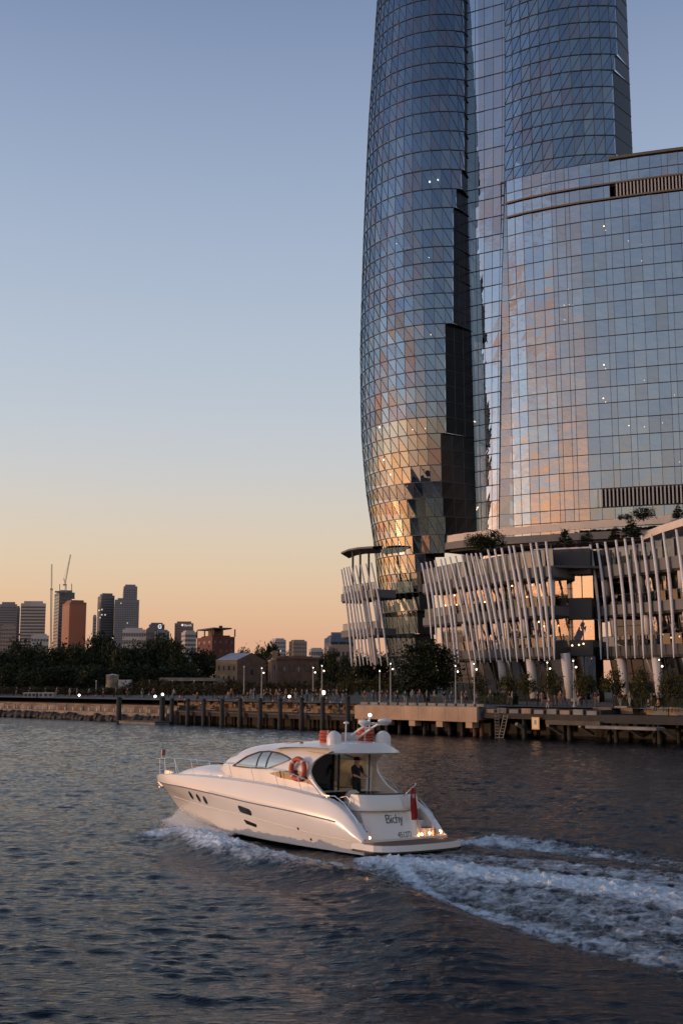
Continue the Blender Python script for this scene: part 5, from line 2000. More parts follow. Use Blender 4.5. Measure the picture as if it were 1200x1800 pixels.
# ================================================================== lamp posts
def lamp_post(label, u, vtop, n, lit, group, lamp_v=None, twin=True):
    s_ = qs(u, n, GZ)
    b = qp(s_, n, GZ)
    top = at_y(u, vtop, b.y).z
    t = thing('lamp_post', label, 'lamp post', b, 0, group)
    MB().tube([(0, 0, 0), (0, 0, top - GZ - .15)], [.10, .06], 8).build('pole', M['pole'], t, world=False)
    MB().lathe([(.22, 0), (.22, .06), (.13, .35)], (0, 0, .0), 10).build('base', M['pole'], t, world=False)
    h = top - GZ
    m = M['post_lamp'] if lit else M['stub']
    MB().ball((0, 0, h), .06 if lit else .14, 8, 6).build('upper_lamp', m, t, True, world=False)
    MB().lathe([(.18, 0), (.05, .12)], (0, 0, h + .12), 8).build('cap', M['pole'], t, world=False)
    if twin:
        MB().bar((0, 0, h - .62), (.22, 0, h - .62), .05).build('arm', M['pole'], t, world=False)
        MB().ball((.28, 0, h - .66), .09 if lit else .14, 10, 8).build('lower_lamp', m, t, True, world=False)
    return t


R = 'lamp posts along the promenade'
for lab, u, v, n in (('lit twin lamp post in front of the gabled warehouse', 459.5, 1175, 11), ('lit twin lamp post in front of the right end of the brick store', 550, 1174, 14),
                     ('lit twin lamp post just right of the brick store', 565.5, 1171, 11), ('lit twin lamp post at the tower foot left of the big dark tree', 686.5, 1167, 8),
                     ('lit twin lamp post against the right side of the big dark tree', 801, 1171, 9), ('tall lit twin lamp post right of the big dark tree', 834, 1167, 7),
                     ('lit twin lamp post below the left end of the dark recess', 963.5, 1165, 8), ('lit twin lamp post below the middle of the dark recess', 1009.5, 1162, 6.5),
                     ('lit twin lamp post below the right podium block', 1161.5, 1160, 8)):
    lamp_post(lab, u, v, n, True, R)
lamp_post('slim unlit pole left of the warehouse lamp post', 428.5, 1173, 10, False, R, None, False)
lamp_post('slim lit pole beside the lamp post at the tower foot', 667.5, 1180, 7, True, R, None, False)
for k, u in enumerate((7, 33, 60, 90, 120, 152, 262, 303, 341, 394)):
    lamp_post('%s pale globe lamp post from the left behind the far shore' % ORD[k], u, 1201 if k < 6 else 1197, 42, False, 'globe lamp posts behind the far shore', None, True)
lamp_post('tall thin bare pole left of the round tank', 168.5, 1198, 30, False, R, None, False)
for lab, u, v, n in (('bright floodlight on the ground right of the site cabins', 139, 1225, 14), ('left bright ground light near the thickest mooring piles', 272.5, 1225.5, 10),
                     ('right bright ground light near the thickest mooring piles', 285.5, 1222, 12), ('large bright floodlight at the foot of the brick store lamp post', 568, 1219, 16), ('small bright light among the crowd below the brick store', 508.5, 1226, 12)):
    b = qp(qs(u, n, GZ), n, GZ)
    zz = max(GZ + .25, at_y(u, v, b.y).z)
    t = thing('floodlight', lab, 'floodlight', b, 0, 'floodlights on the promenade')
    MB().tube([(0, 0, 0), (0, 0, zz - GZ)], .04, 6).build('stand', M['pole'], t, world=False)
    MB().ball((0, 0, zz - GZ + .1), .2 if '568' not in str(u) else .3, 8, 6).build('lamp', M['post_lamp'], t, True, world=False)

# ================================================================== people
def skin_mesh(name, joints, bones, mats_of, levels=1):
    """continuous body grown round a skeleton; mats_of: bone -> material slot"""
    names = list(joints)
    me = bpy.data.meshes.new(name)
    me.from_pydata([joints[n][0] for n in names], [(names.index(a), names.index(b)) for a, b in bones], [])
    o = bpy.data.objects.new(name, me)
    COL.objects.link(o)
    o.modifiers.new('skin', 'SKIN')
    if not me.skin_vertices:
        bpy.context.view_layer.objects.active = o
        bpy.ops.mesh.customdata_skin_add()
    for i, n in enumerate(names):
        r = joints[n][1]
        sv = me.skin_vertices[0].data[i]
        sv.radius = r if isinstance(r, tuple) else (r, r)
        sv.use_root = (n == 'pelvis')
    s_ = o.modifiers.new('sub', 'SUBSURF')
    s_.levels = s_.render_levels = levels
    dg = bpy.context.evaluated_depsgraph_get()
    out = bpy.data.meshes.new_from_object(o.evaluated_get(dg))
    bpy.data.objects.remove(o)
    out.name = name
    out.materials.clear()
    for k in range(4):
        out.materials.append(M['skin_tone'])
    segs = [(Vector(joints[a][0]), Vector(joints[b][0]), mats_of(a, b)) for a, b in bones]
    for p in out.polygons:
        best, bm_ = 9, 0
        for a, b, m_ in segs:
            d = b - a
            tt_ = max(0, min(1, (p.center - a).dot(d) / max(1e-9, d.length_squared)))
            dd = (p.center - a - d * tt_).length
            if dd < best:
                best, bm_ = dd, m_
        p.material_index = bm_
        p.use_smooth = True
    # hair cap on the upper back of the head
    hc = Vector(joints['head'][0])
    for p in out.polygons:
        d = p.center - hc
        if d.length < .22 and p.center.z > hc.z - .06 and (d.z > .05 or d.y < -.03):
            p.material_index = 3
    return out


M['skin_tone'] = material('skin', (.42, .26, .19), .6)
CLOTH = {n: material(n + ' cloth', tuple(.45 * q for q in c), .85, .12, 6) for n, c in dict(white=(.62, .60, .57), black=(.018, .018, .02), navy=(.03, .04, .08), grey=(.2, .2, .2), red=(.32, .05, .04), pink=(.5, .25, .24),
                                                                    beige=(.42, .34, .25), blue=(.12, .2, .36), olive=(.1, .1, .05), brown=(.12, .075, .05), teal=(.06, .2, .2), orange=(.45, .17, .05)).items()}


def bone_mat(a, b):
    s_ = a + b
    if 'head' in s_ or 'neck' in s_:
        return 0
    if 'wrist' in s_ or 'hand' in s_ or 'palm' in s_ or 'fing' in s_ or 'thumb' in s_:
        return 0
    if 'toe' in s_ or ('ankle' in s_ and 'heel' in s_):
        return 3
    if 'knee' in s_ or 'hip' in s_ or 'ankle' in s_:
        return 2
    return 1


def skeleton(pose):
    J = {'pelvis': ((0, 0, .96), (.15, .11)), 'waist': ((0, 0, 1.10), (.135, .10)), 'chest': ((0, .005, 1.32), (.165, .115)), 'neck': ((0, 0, 1.475), .058),
         'headbase': ((0, .015, 1.55), (.070, .078)), 'head': ((0, .02, 1.63), (.078, .098)), 'headtop': ((0, .01, 1.71), (.055, .07))}
    for sd, sx in (('L', -1), ('R', 1)):
        J['shoulder' + sd] = ((sx * .185, 0, 1.41), .062)
        J['elbow' + sd] = ((sx * .25, -.01, 1.14), .043)
        J['wrist' + sd] = ((sx * .25, .07, .90), .030)
        J['hand' + sd] = ((sx * .245, .10, .80), (.022, .04))
        J['hip' + sd] = ((sx * .095, 0, .90), .092)
        J['knee' + sd] = ((sx * .105, .02, .50), .062)
        J['ankle' + sd] = ((sx * .11, -.02, .09), .042)
        J['toe' + sd] = ((sx * .125, .15, .035), (.042, .03))
    if pose == 'walk':
        J['kneeL'] = ((-.10, .16, .52), .062)
        J['ankleL'] = ((-.10, .22, .10), .042)
        J['toeL'] = ((-.11, .38, .05), (.042, .03))
        J['kneeR'] = ((.10, -.04, .50), .062)
        J['ankleR'] = ((.10, -.28, .14), .042)
        J['toeR'] = ((.11, -.14, .04), (.042, .03))
        J['wristL'] = ((-.24, -.08, .92), .03)
        J['handL'] = ((-.235, -.10, .82), (.022, .04))
        J['wristR'] = ((.24, .17, .95), .03)
        J['handR'] = ((.235, .23, .87), (.022, .04))
    if pose == 'sit':
        dz = -.50
        for k in list(J):
            (x, y, z), r = J[k]
            J[k] = ((x, y, z + dz), r)
        for sd, sx in (('L', -1), ('R', 1)):
            J['knee' + sd] = ((sx * .13, .42, .46), .062)
            J['ankle' + sd] = ((sx * .13, .46, .08), .042)
            J['toe' + sd] = ((sx * .14, .62, .035), (.042, .03))
            J['elbow' + sd] = ((sx * .25, .08, .66), .043)
            J['wrist' + sd] = ((sx * .15, .28, .58), .03)
            J['hand' + sd] = ((sx * .12, .36, .56), (.03, .03))
    B = [('pelvis', 'waist'), ('waist', 'chest'), ('chest', 'neck'), ('neck', 'headbase'), ('headbase', 'head'), ('head', 'headtop')]
    for sd in 'LR':
        B += [('chest', 'shoulder' + sd), ('shoulder' + sd, 'elbow' + sd), ('elbow' + sd, 'wrist' + sd), ('wrist' + sd, 'hand' + sd),
              ('pelvis', 'hip' + sd), ('hip' + sd, 'knee' + sd), ('knee' + sd, 'ankle' + sd), ('ankle' + sd, 'toe' + sd)]
    return J, B


BODY = {}
for ps in ('stand', 'walk', 'sit'):
    J, B_ = skeleton(ps)
    BODY[ps] = skin_mesh('person', J, B_, bone_mat, 1)


def person(label, pose, loc, rz, top, bottom, hair, h=1.0, group=None):
    o = link('person', BODY[pose], None, loc, rz)
    o.scale = (h, h, h)
    for i, m_ in enumerate((M['skin_tone'], CLOTH[top], CLOTH[bottom], CLOTH[hair])):
        o.material_slots[i].link = 'OBJECT'
        o.material_slots[i].material = m_
    return tag(o, label, 'person', group)


used = set()
POSE = {'stand': 'standing', 'walk': 'walking', 'sit': 'sitting'}


def crowd(us, nr, zf, place, group, poses):
    for u in us:
        n = nr()
        pose = rngF.choice(poses)
        z = zf(n)
        for _ in range(200):
            tp, bt = rngF.choice(list(CLOTH)), rngF.choice(['black', 'navy', 'grey', 'beige', 'blue', 'white', 'brown'])
            lab = 'person %s in %s top and %s trousers %s' % (POSE[pose], tp, bt, place)
            if lab not in used and tp != bt:
                break
        used.add(lab)
        p = qp(qs(u, n, z), n, z)
        person(lab, pose, p, rngF.uniform(0, 6.28) if pose != 'sit' else QRZ + PI + rngF.uniform(-.4, .4), tp, bt, rngF.choice(['black', 'brown', 'black', 'grey']), rngF.uniform(.93, 1.05), group)


terr_z = lambda n: 1.86 if n < 6 else 2.33 if n < 7.1 else 2.77 if n < 8.2 else GZ + .02
crowd([308 + k * 9.2 + rngF.uniform(-3, 3) for k in range(33)], lambda: rngF.choice([2, 3.5, 5, 6.5, 7.6, 9.5, 12, 14]), terr_z, 'on the timber wharf', 'people on the timber wharf', ['stand', 'walk', 'sit', 'sit'])
crowd([440 + k * 9 + rngF.uniform(-3, 3) for k in range(20)], lambda: rngF.uniform(11, 20), lambda n: GZ + .02, 'on the promenade behind the timber wharf', 'people on the promenade', ['stand', 'walk'])
crowd([640 + k * 14 + rngF.uniform(-4, 4) for k in range(14)], lambda: rngF.uniform(3, 8), lambda n: GZ + .02, 'above the sandstone faced wharf', 'people on the promenade', ['stand', 'walk', 'stand'])
crowd([862, 895, 900, 945, 952, 978, 985, 993, 1016, 1022, 1046, 1052, 1090, 1107, 1145, 1150, 1183], lambda: rngF.uniform(6, 9.5), lambda n: GZ + .02, 'on the promenade right of the ladders', 'people on the promenade', ['stand', 'walk', 'stand'])
crowd([965, 1140, 1157], lambda: 3.0, lambda n: 3.05, 'at the edge of the landing wharf', 'people on the landing wharf', ['sit'])
crowd([12 + k * 21 + rngF.uniform(-7, 7) for k in range(13)], lambda: rngF.uniform(10, 16), lambda n: GZ + .02, 'on the promenade behind the sea wall', 'people on the promenade', ['stand', 'walk'])

# guests and potted plants on the podium terraces
gk = {}
for i, (u, p, lev, bl) in enumerate(TERR_SPOTS):
    if i % 3 == 1:
        key = (lev, bl)
        gk[key] = gk.get(key, -1) + 1
        roofk.plant('potted_shrub', '%s potted shrub from the left on the %s terrace, %s' % (ORD[gk[key]], lev, bl), 'plant', p, 1.7, 1.3, rngF.uniform(0, 6), 'potted shrubs on the podium terraces', i)
    else:
        for _ in range(100):
            tp, bt = rngF.choice(list(CLOTH)), rngF.choice(['black', 'navy', 'grey', 'beige', 'blue', 'brown'])
            lab = 'guest in %s top and %s trousers on %s terrace, %s' % (tp, bt, lev, bl)
            if lab not in used and tp != bt:
                break
        used.add(lab)
        person(lab, 'stand', p, rngF.uniform(0, 6.28), tp, bt, 'black', 1.0, 'guests on the podium terraces')
# ================================================================== motor yacht
B_ROLL = math.radians(2.3)
B_LOC = Vector((2.2467, 41.1029, -0.08))
B_RZ = math.atan2(0.7193, -0.6947)
BM = Matrix.Translation(B_LOC) @ Matrix.Rotation(B_RZ, 4, 'Z') @ Matrix.Rotation(B_ROLL, 4, 'X')
M['gel'] = material('white gelcoat', (.83, .77, .70), .22, .03, .5, coat=.3)
M['gel_in'] = material('cockpit moulding', (.66, .63, .60), .45, .04, .8)
M['antifoul'] = material('dark antifouling', (.012, .013, .018), .6)
M['rub'] = material('rub rail', (.10, .09, .08), .4, metallic=.3)
M['chrome'] = material('polished stainless', (.75, .73, .70), .18, metallic=.9)
M['smoke'] = material('smoked black glass', (.008, .008, .010), .08, spec=.5)
M['teak'] = material('teak deck', (.16, .085, .05), .65, .3, 2.5, .2, 12, streak=(1, 14, 1))
M['cabin_glass'] = facade_glass('cabin side glass', .34, [(.92, .95, .88)], (.66, .70, .62), base_mix=.55, base=(.46, .46, .38))
M['amber_glass'] = facade_glass('amber cabin glass', .12, [(.9, .8, .6)], (.34, .24, .12), base_mix=.45, base=(.22, .13, .06))
M['cabin_trim'] = material('cream cabin lining', (.66, .56, .44), .7, .1, 1.5)
M['wood'] = material('cherry joinery', (.16, .07, .03), .4, .25, 3)
M['upholstery'] = material('cream upholstery', (.56, .50, .42), .75, .06, 3)
M['dark_trim'] = material('black trim', (.012, .012, .013), .45)
M['lifering'] = material('orange red life ring', (.46, .075, .032), .55, .12, 4)
M['ring_band'] = material('pale ring band', (.6, .55, .5), .6)
M['dome'] = material('white radome', (.70, .68, .66), .35)
M['letters'] = material('dark grey lettering', (.09, .09, .095), .5)
M['deck_lamp'] = emitter('warm stern light', (1.0, .46, .17), 24)
M['spot_lamp'] = emitter('small downlight', (1.0, .68, .36), 9)
M['cabin_lamp'] = emitter('cabin downlight', (1.0, .72, .44), 6)
M['mast_lamp'] = emitter('mast light', (1.0, .97, .9), 22)

yacht = thing('motor_yacht', 'white motor yacht with hard top cruising away across the harbour', 'motor yacht', B_LOC)
yacht.rotation_euler = (B_ROLL, 0, B_RZ)


def bp(mb, name, m, smooth=False, parent=None):
    o = mb.build(name, m, parent or yacht, smooth, world=False)
    if smooth:
        o.data.set_sharp_from_angle(angle=0.55)
    return o


def curve1(xs, ys):
    """smooth monotone interpolation"""
    xs, ys = np.array(xs, float), np.array(ys, float)
    h = np.diff(xs)
    d = np.diff(ys) / h
    m = np.zeros(len(xs))
    m[0], m[-1] = d[0], d[-1]
    for i in range(1, len(xs) - 1):
        m[i] = 0 if d[i - 1] * d[i] <= 0 else 2 * d[i - 1] * d[i] / (d[i - 1] + d[i])

    def f(x):
        x = min(max(x, xs[0]), xs[-1])
        i = min(int(np.searchsorted(xs, x, 'right')) - 1, len(xs) - 2)
        t = (x - xs[i]) / h[i]
        return float((1 + 2 * t) * (1 - t) ** 2 * ys[i] + t * (1 - t) ** 2 * h[i] * m[i] + t * t * (3 - 2 * t) * ys[i + 1] + t * t * (t - 1) * h[i] * m[i + 1])
    return f


Z_TOP = curve1([0, .33, .79, 1.2, 1.9, 2.6, 3.6, 4.9, 6.2, 7.6, 9.4, 11, 13.8, 14.7, 15.1], [.52, .86, 1.25, 1.49, 1.72, 1.80, 1.90, 2.0, 2.05, 2.08, 2.07, 2.03, 1.88, 1.78, 1.70])
Z_RUB0 = curve1([0, .5, 1.28, 2.0, 3.5, 5.9, 8.5, 11.3, 14, 14.95], [.46, .70, 1.02, 1.09, 1.21, 1.34, 1.50, 1.59, 1.59, 1.58])
Z_RUB = lambda x: min(Z_RUB0(x), Z_TOP(x) - .04)
Z_KNU0 = curve1([0, 2, 6.8, 11, 13, 14.15], [.40, .49, .82, .96, 1.0, 1.04])
Z_KNU = lambda x: min(Z_KNU0(x), Z_RUB(x) - .04)
Z_CHI = curve1([0, 5, 8, 10, 12, 13.35], [.02, .03, .08, .15, .30, .46])
Z_KEEL = curve1([0, 6, 10, 12.3], [-.6, -.6, -.5, -.1])
fY = lambda pts: curve1([p[0] for p in pts], [p[1] for p in pts])
Y_TOP = fY([(0, 2.10), (.1, 2.14), (.25, 2.20), (.4, 2.18), (.55, 2.06), (.7, 1.76), (.82, 1.34), (.92, .78), (.97, .40), (1, .02)])
Y_RUB = fY([(0, 2.20), (.1, 2.26), (.25, 2.33), (.4, 2.31), (.55, 2.18), (.7, 1.86), (.82, 1.42), (.92, .82), (.97, .42), (1, .02)])
Y_KNU = fY([(0, 2.16), (.2, 2.20), (.4, 2.10), (.6, 1.80), (.75, 1.34), (.88, .70), (.96, .26), (1, .015)])
Y_CHI = fY([(0, 2.06), (.2, 2.06), (.4, 1.92), (.6, 1.56), (.75, 1.08), (.88, .52), (.96, .18), (1, .01)])
LINES = [(12.3, lambda f: .005, Z_KEEL), (13.35, Y_CHI, Z_CHI), (14.15, Y_KNU, Z_KNU), (14.95, Y_RUB, Z_RUB), (15.1, Y_TOP, Z_TOP)]


def hull_line(i, s):
    """point on longitudinal line i at fraction s (0 stern .. 1 stem), port side"""
    xe, fy_, fz = LINES[i]
    x = xe * s
    return Vector((x, fy_(s), fz(x)))


def hull_rows(s_):
    r = []
    for i in range(1, 4):
        a, b = hull_line(i, s_), hull_line(i + 1, s_)
        sub = 3 if i < 3 else 4
        for k in range(sub):
            t = k / sub
            p = a.lerp(b, t)
            bulge = .02 if i == 2 else (.015 if i == 3 else -.02)
            p.y += bulge * math.sin(PI * t) * min(1, (1 - s_) * 5)
            r.append(p)
    r.append(hull_line(4, s_))
    return r


_HS = []
for _k in range(401):
    _r = hull_rows(_k / 400)
    for _a, _b in zip(_r, _r[1:]):
        for _q in range(6):
            _p = _a.lerp(_b, _q / 6)
            _HS.append((_p.x, _p.y, _p.z))
_HS = np.array(_HS)


def hull_y(x, z):
    """half breadth of the topsides at (x, z), read off the built surface"""
    d = (_HS[:, 0] - x) ** 2 + (_HS[:, 2] - z) ** 2
    k = np.argsort(d)[:6]
    w = 1 / (d[k] + 1e-6)
    return float((w * _HS[k, 1]).sum() / w.sum())


NST = 46
ST = [1 - (1 - k / NST) ** 1.35 for k in range(NST + 1)]
for nm, idx, m in (('hull', None, 'gel'), ('hull_bottom', (0, 1), 'antifoul')):
    mb = MB()
    if nm == 'hull':
        rows = []
        for s_ in ST:
            r = hull_rows(s_)
            top = hull_line(4, s_)
            w = .34 * min(1, top.y / .5)
            r.append(top + Vector((0, -w * .05, .016)))
            r.append(top + Vector((0, -w * .25, .034)))
            r.append(top + Vector((0, -w * .8, .055)))
            r.append(top + Vector((0, -w, .0)))
            rows.append(r)
        mb.grid(rows)
        mb.grid([[Vector((p.x, -p.y, p.z)) for p in reversed(r)] for r in rows])
        # transom closing below the platform
        r0 = rows[0]
        mb.quad(*[Vector((0, p.y, p.z)) for p in r0[:9]], *[Vector((0, -p.y, p.z)) for p in reversed(r0[:9])])
    else:
        rows = []
        for s_ in ST:
            a, b = hull_line(0, s_), hull_line(1, s_)
            b.z += .03
            b.y += .004
            rows.append([a.lerp(b, k / 3) for k in range(4)] )
        mb.grid(rows)
        mb.grid([[Vector((p.x, -p.y, p.z)) for p in reversed(r)] for r in rows])
    hull_o = bp(mb, nm, M[m], True)
    if nm == 'hull':
        hull_main = hull_o
# styling crease below the portholes
for sgn in (1, -1):
    mb = MB()
    pts = []
    for k in range(30):
        p = hull_line(2, .04 + .9 * k / 29)
        pts.append((p.x, sgn * (p.y + .002), p.z))
    mb.tube(pts, .014, 6)
    bp(mb, 'hull_crease', M['gel'], True, hull_main)
    mb = MB()
    pts = []
    for k in range(40):
        p = hull_line(3, .085 + .913 * k / 39)
        pts.append((p.x, sgn * (p.y + .006), p.z))
    mb.tube(pts, .022, 6)
    bp(mb, 'rub_rail', M['rub'], True)
    mb = MB()
    pts = [(p.x, sgn * (p.y + .024), p.z + .016) for p in [hull_line(3, .084 + .91 * k / 39) for k in range(40)]]
    mb.tube(pts, .010, 6)
    bp(mb, 'rub_strip', M['chrome'], True)


def hull_patch(poly, sgn, off=.012):
    """flat polygon (x, z) laid on the topsides"""
    return [Vector((x, sgn * (hull_y(x, z) + off), z)) for x, z in poly]


for sgn in (1, -1):
    for cx, cz in ((10.32, 1.275), (9.68, 1.215), (9.12, 1.17)):
        for nm, rx, rz_, m, of in (('porthole', .17, .175, 'chrome', .010), ('porthole_glass', .135, .145, 'smoke', .016)):
            mb = MB()
            mb.quad(*hull_patch([(cx + rx * math.cos(a) * .8, cz + rz_ * math.sin(a)) for a in [2 * PI * k / 18 for k in range(18)]], sgn, of))
            bp(mb, nm, M[m])
    for nm, poly in (('hull_window', [(6.66, 1.10), (6.60, 1.16), (6.0, 1.08), (5.90, 1.02), (5.90, .90), (5.96, .86), (6.55, .92), (6.64, .97)]),
                     ('hull_vent', [(6.54, .62), (6.48, .645), (5.80, .55), (5.76, .50), (5.80, .44), (6.40, .50)])):
        mb = MB()
        c = (sum(p[0] for p in poly) / len(poly), sum(p[1] for p in poly) / len(poly))
        mb.quad(*hull_patch([(c[0] + (x - c[0]) * 1.07, c[1] + (z - c[1]) * 1.14) for x, z in poly], sgn, .008))
        f_ = bp(mb, nm, M['rub'])
        mb = MB()
        mb.quad(*hull_patch(poly, sgn, .016))
        bp(mb, 'glass', M['smoke'], False, f_)
    for x, z in ((3.2, .62), (2.6, .3)):
        mb = MB()
        mb.quad(*hull_patch([(x + .05 * math.cos(a), z + .05 * math.sin(a)) for a in [2 * PI * k / 10 for k in range(10)]], sgn, .010))
        bp(mb, 'through_hull_fitting', M['dark_trim'])
# anchor at the stem
mb = MB()
mb.bar((15.0, 0, 1.52), (14.62, 0, 1.30), .10, .08)
mb.bar((14.72, -.16, 1.30), (14.72, .16, 1.30), .08, .07)
bp(mb, 'anchor', M['chrome'])

# deck
mb = MB()
rows = []
for s_ in ST:
    p = hull_line(4, s_)
    if p.x < 2.9:
        continue
    w = .34 * min(1, p.y / .5)
    yi = p.y - w + .02
    zz = p.z + .0
    rows.append([Vector((p.x, yi * k, zz + .03 * (1 - k * k))) for k in (1, .5, 0, -.5, -1)])
mb.grid(rows)
bp(mb, 'deck', M['gel'], True)

# fore cabin trunk
def ss(w, h, n, t):
    c, s_ = math.cos(t), math.sin(t)
    return w * math.copysign(abs(c) ** (2 / n), c), h * abs(s_) ** (2 / n)


TR_W = curve1([7.2, 9, 10.5, 12, 13, 13.55], [1.62, 1.50, 1.22, .86, .48, .06])
TR_H = curve1([7.2, 9, 10.3, 11.7, 12.3, 13, 13.55], [.45, .46, .47, .35, .25, .10, .01])
mb = MB()
rows = []
for k in range(25):
    x = 7.2 + 6.35 * k / 24
    rows.append([Vector((x, *ss(TR_W(x), TR_H(x), 2.6, PI * j / 20))) + Vector((0, 0, Z_TOP(x) - .01)) for j in range(21)])
mb.grid(rows)
bp(mb, 'cabin_trunk', M['gel'], True)
mb = MB()
mb.box((10.6, .0, Z_TOP(10.6) + .47), (.62, .62, .06))
hatch = bp(mb, 'foredeck_hatch', M['smoke'])
mb = MB()
mb.box((14.25, 0, Z_TOP(14.2) + .10), (.34, .26, .18))
bp(mb, 'windlass', M['chrome'])
mb = MB()
mb.box((11.6, .0, Z_TOP(11.6) + .345), (1.0, 1.1, .05))
bp(mb, 'sun_pad', material('dusty red sun pad', (.35, .16, .13), .8))

# deck house
H_W = curve1([2.6, 5, 7, 8.4, 9.3, 9.9, 10.1], [1.84, 1.86, 1.76, 1.50, 1.10, .62, .30])
H_Z = curve1([2.0, 3.0, 4.5, 6.1, 7.3, 8.3, 9.2, 9.9, 10.1], [3.70, 3.70, 3.65, 3.55, 3.42, 3.18, 2.78, 2.40, 2.30])
HN = 3.0
HB = lambda x: Z_TOP(x) - .02


def house_y(x, z):
    zb, zr = HB(x), H_Z(x)
    f = min(1, max(0, (z - zb) / (zr - zb)))
    return H_W(x) * (1 - f ** HN) ** (1 / HN) if f < 1 else 0.0


mb = MB()
rows = []
for k in range(31):
    x = 3.4 + 6.7 * k / 30
    rows.append([Vector((x, *ss(H_W(x), H_Z(x) - HB(x), HN, PI * j / 36))) + Vector((0, 0, HB(x))) for j in range(37)])
# shell with real openings for the side windows
WIN = [(7.80, 2.58), (7.45, 2.74), (6.97, 2.99), (6.37, 3.18), (5.78, 3.23), (5.12, 3.19), (4.63, 3.10), (4.28, 3.00), (4.63, 2.86), (5.45, 2.60), (6.62, 2.57)]


def inside(x, z, poly):
    c = False
    for (x0, z0), (x1, z1) in zip(poly, poly[1:] + poly[:1]):
        if (z0 > z) != (z1 > z) and x < (x1 - x0) * (z - z0) / (z1 - z0) + x0:
            c = not c
    return c


# roof and sides: fine grid in (x, arc), faces inside the window outline left open
mb = MB()
nx, na = 130, 140
P = [[None] * (na + 1) for _ in range(nx + 1)]
for i in range(nx + 1):
    x = 3.4 + 6.7 * i / nx
    for j in range(na + 1):
        y, z = ss(H_W(x), H_Z(x) - HB(x), HN, PI * j / na)
        P[i][j] = (x, y, z + HB(x))
base = 0
for i in range(nx + 1):
    mb.v += P[i]
for i in range(nx):
    for j in range(na):
        a, b, c, d = P[i][j], P[i + 1][j], P[i + 1][j + 1], P[i][j + 1]
        cx, cz = (a[0] + c[0]) / 2, (a[2] + c[2]) / 2
        if inside(cx, cz, WIN):
            continue
        n0 = i * (na + 1) + j
        mb.f.append((n0, n0 + na + 1, n0 + na + 2, n0 + 1))
house = bp(mb, 'deck_house', M['gel'], True)
# side glazing, frames and divisions
for sgn in (1, -1):
    def hs(x, z, off):
        return Vector((x, sgn * (house_y(x, z) + off), z))
    mb = MB()
    mid = [(x, np.interp(x, [4.28, 5.45, 6.62, 7.80], [3.0, 2.60, 2.57, 2.58]), np.interp(x, [4.28, 4.63, 5.12, 5.78, 6.37, 6.97, 7.45, 7.8], [3.0, 3.10, 3.19, 3.23, 3.18, 2.99, 2.74, 2.58])) for x in [4.28 + 3.52 * k / 24 for k in range(25)]]
    mb.grid([[hs(x, za + (zb - za) * f, -.012) for f in (0, .25, .5, .75, 1)] for x, za, zb in mid])
    mb.t = [.2] * len(mb.f)
    w = bp(mb, 'side_window', M['cabin_glass'], True)
    mb = MB()
    dens = []
    for (xa, za), (xb, zb) in zip(WIN, WIN[1:] + WIN[:1]):
        for k in range(4):
            dens.append(hs(xa + (xb - xa) * k / 4, za + (zb - za) * k / 4, .008))
    mb.tube(dens + [dens[0]], .028, 6, False)
    bp(mb, 'window_frame', M['rub'], True, w)
    for xa, xb in ((6.20, 6.20), (5.60, 5.64)):
        za, zb = np.interp(xa, [4.28, 5.45, 6.62, 7.8], [3.0, 2.6, 2.57, 2.58]), np.interp(xb, [4.28, 4.63, 5.12, 5.78, 6.37, 6.97], [3.0, 3.1, 3.19, 3.23, 3.18, 2.99])
        mb = MB()
        mb.tube([hs(xa, za + (zb - za) * k / 4, .0) for k in range(5)], .022, 6)
        bp(mb, 'window_bar', M['rub'], True, w)
    # amber lower window
    low = [(5.30, 2.44), (4.76, 2.54), (3.75, 2.64), (3.30, 2.46), (2.85, 2.14), (3.3, 2.21), (4.63, 2.30)]
    mb = MB()
    lx = [2.85 + 2.45 * k / 20 for k in range(21)]
    top_ = lambda x: np.interp(x, [2.85, 3.30, 3.75, 4.76, 5.30], [2.14, 2.46, 2.64, 2.54, 2.44])
    bot_ = lambda x: np.interp(x, [2.85, 3.3, 4.63, 5.30], [2.13, 2.21, 2.30, 2.43])
    mb.grid([[hs(x, bot_(x) + (top_(x) - bot_(x)) * f, .012) for f in (0, .5, 1)] for x in lx])
    mb.t = [.2] * len(mb.f)
    lw = bp(mb, 'lower_window', M['amber_glass'], True)
    mb = MB()
    mb.tube([hs(4.62, 2.31, .02), hs(4.72, 2.53, .02)], .02, 6)
    bp(mb, 'window_bar', M['rub'], False, lw)
    # wing sweeping from the roof down to the coaming
    XA = curve1([1.45, 1.75, 2.1, 2.4, 2.64, 2.9, 3.15, 3.35, 3.5], [1.55, 2.0, 2.66, 3.0, 3.16, 3.10, 2.85, 2.45, 2.1])
    rows_o, rows_i = [], []
    for k in range(22):
        z = 1.45 + 2.02 * k / 21
        xa = XA(z)
        xb = max(3.44, xa + .35)
        ro, ri = [], []
        for j in range(7):
            x = xa + (xb - xa) * j / 6
            f = max(0, (z - HB(x)) / (H_Z(x) - HB(x)))
            y = H_W(max(2.6, x)) * (1 - min(.999, f) ** HN) ** (1 / HN) + (.04 if z < 2 else 0)
            ro.append(Vector((x, sgn * y, z)))
            ri.append(Vector((x + (.0 if j else .0), sgn * (y - .10), z)))
        rows_o.append(ro)
        rows_i.append(list(reversed(ri)))
    mb = MB()
    mb.grid([o_ + i_ + [o_[0]] for o_, i_ in zip(rows_o, rows_i)])
    bp(mb, 'side_wing', M['gel'], True)
# windscreen
mb = MB()
rows = []
for k in range(9):
    x = 7.9 + 1.75 * k / 8
    rows.append([Vector((x + .02, *ss(H_W(x), H_Z(x) - HB(x), HN, PI * (.22 + .56 * j / 16)))) + Vector((0, 0, HB(x) + .012)) for j in range(17)])
mb.grid(rows)
bp(mb, 'windscreen', M['smoke'], True)

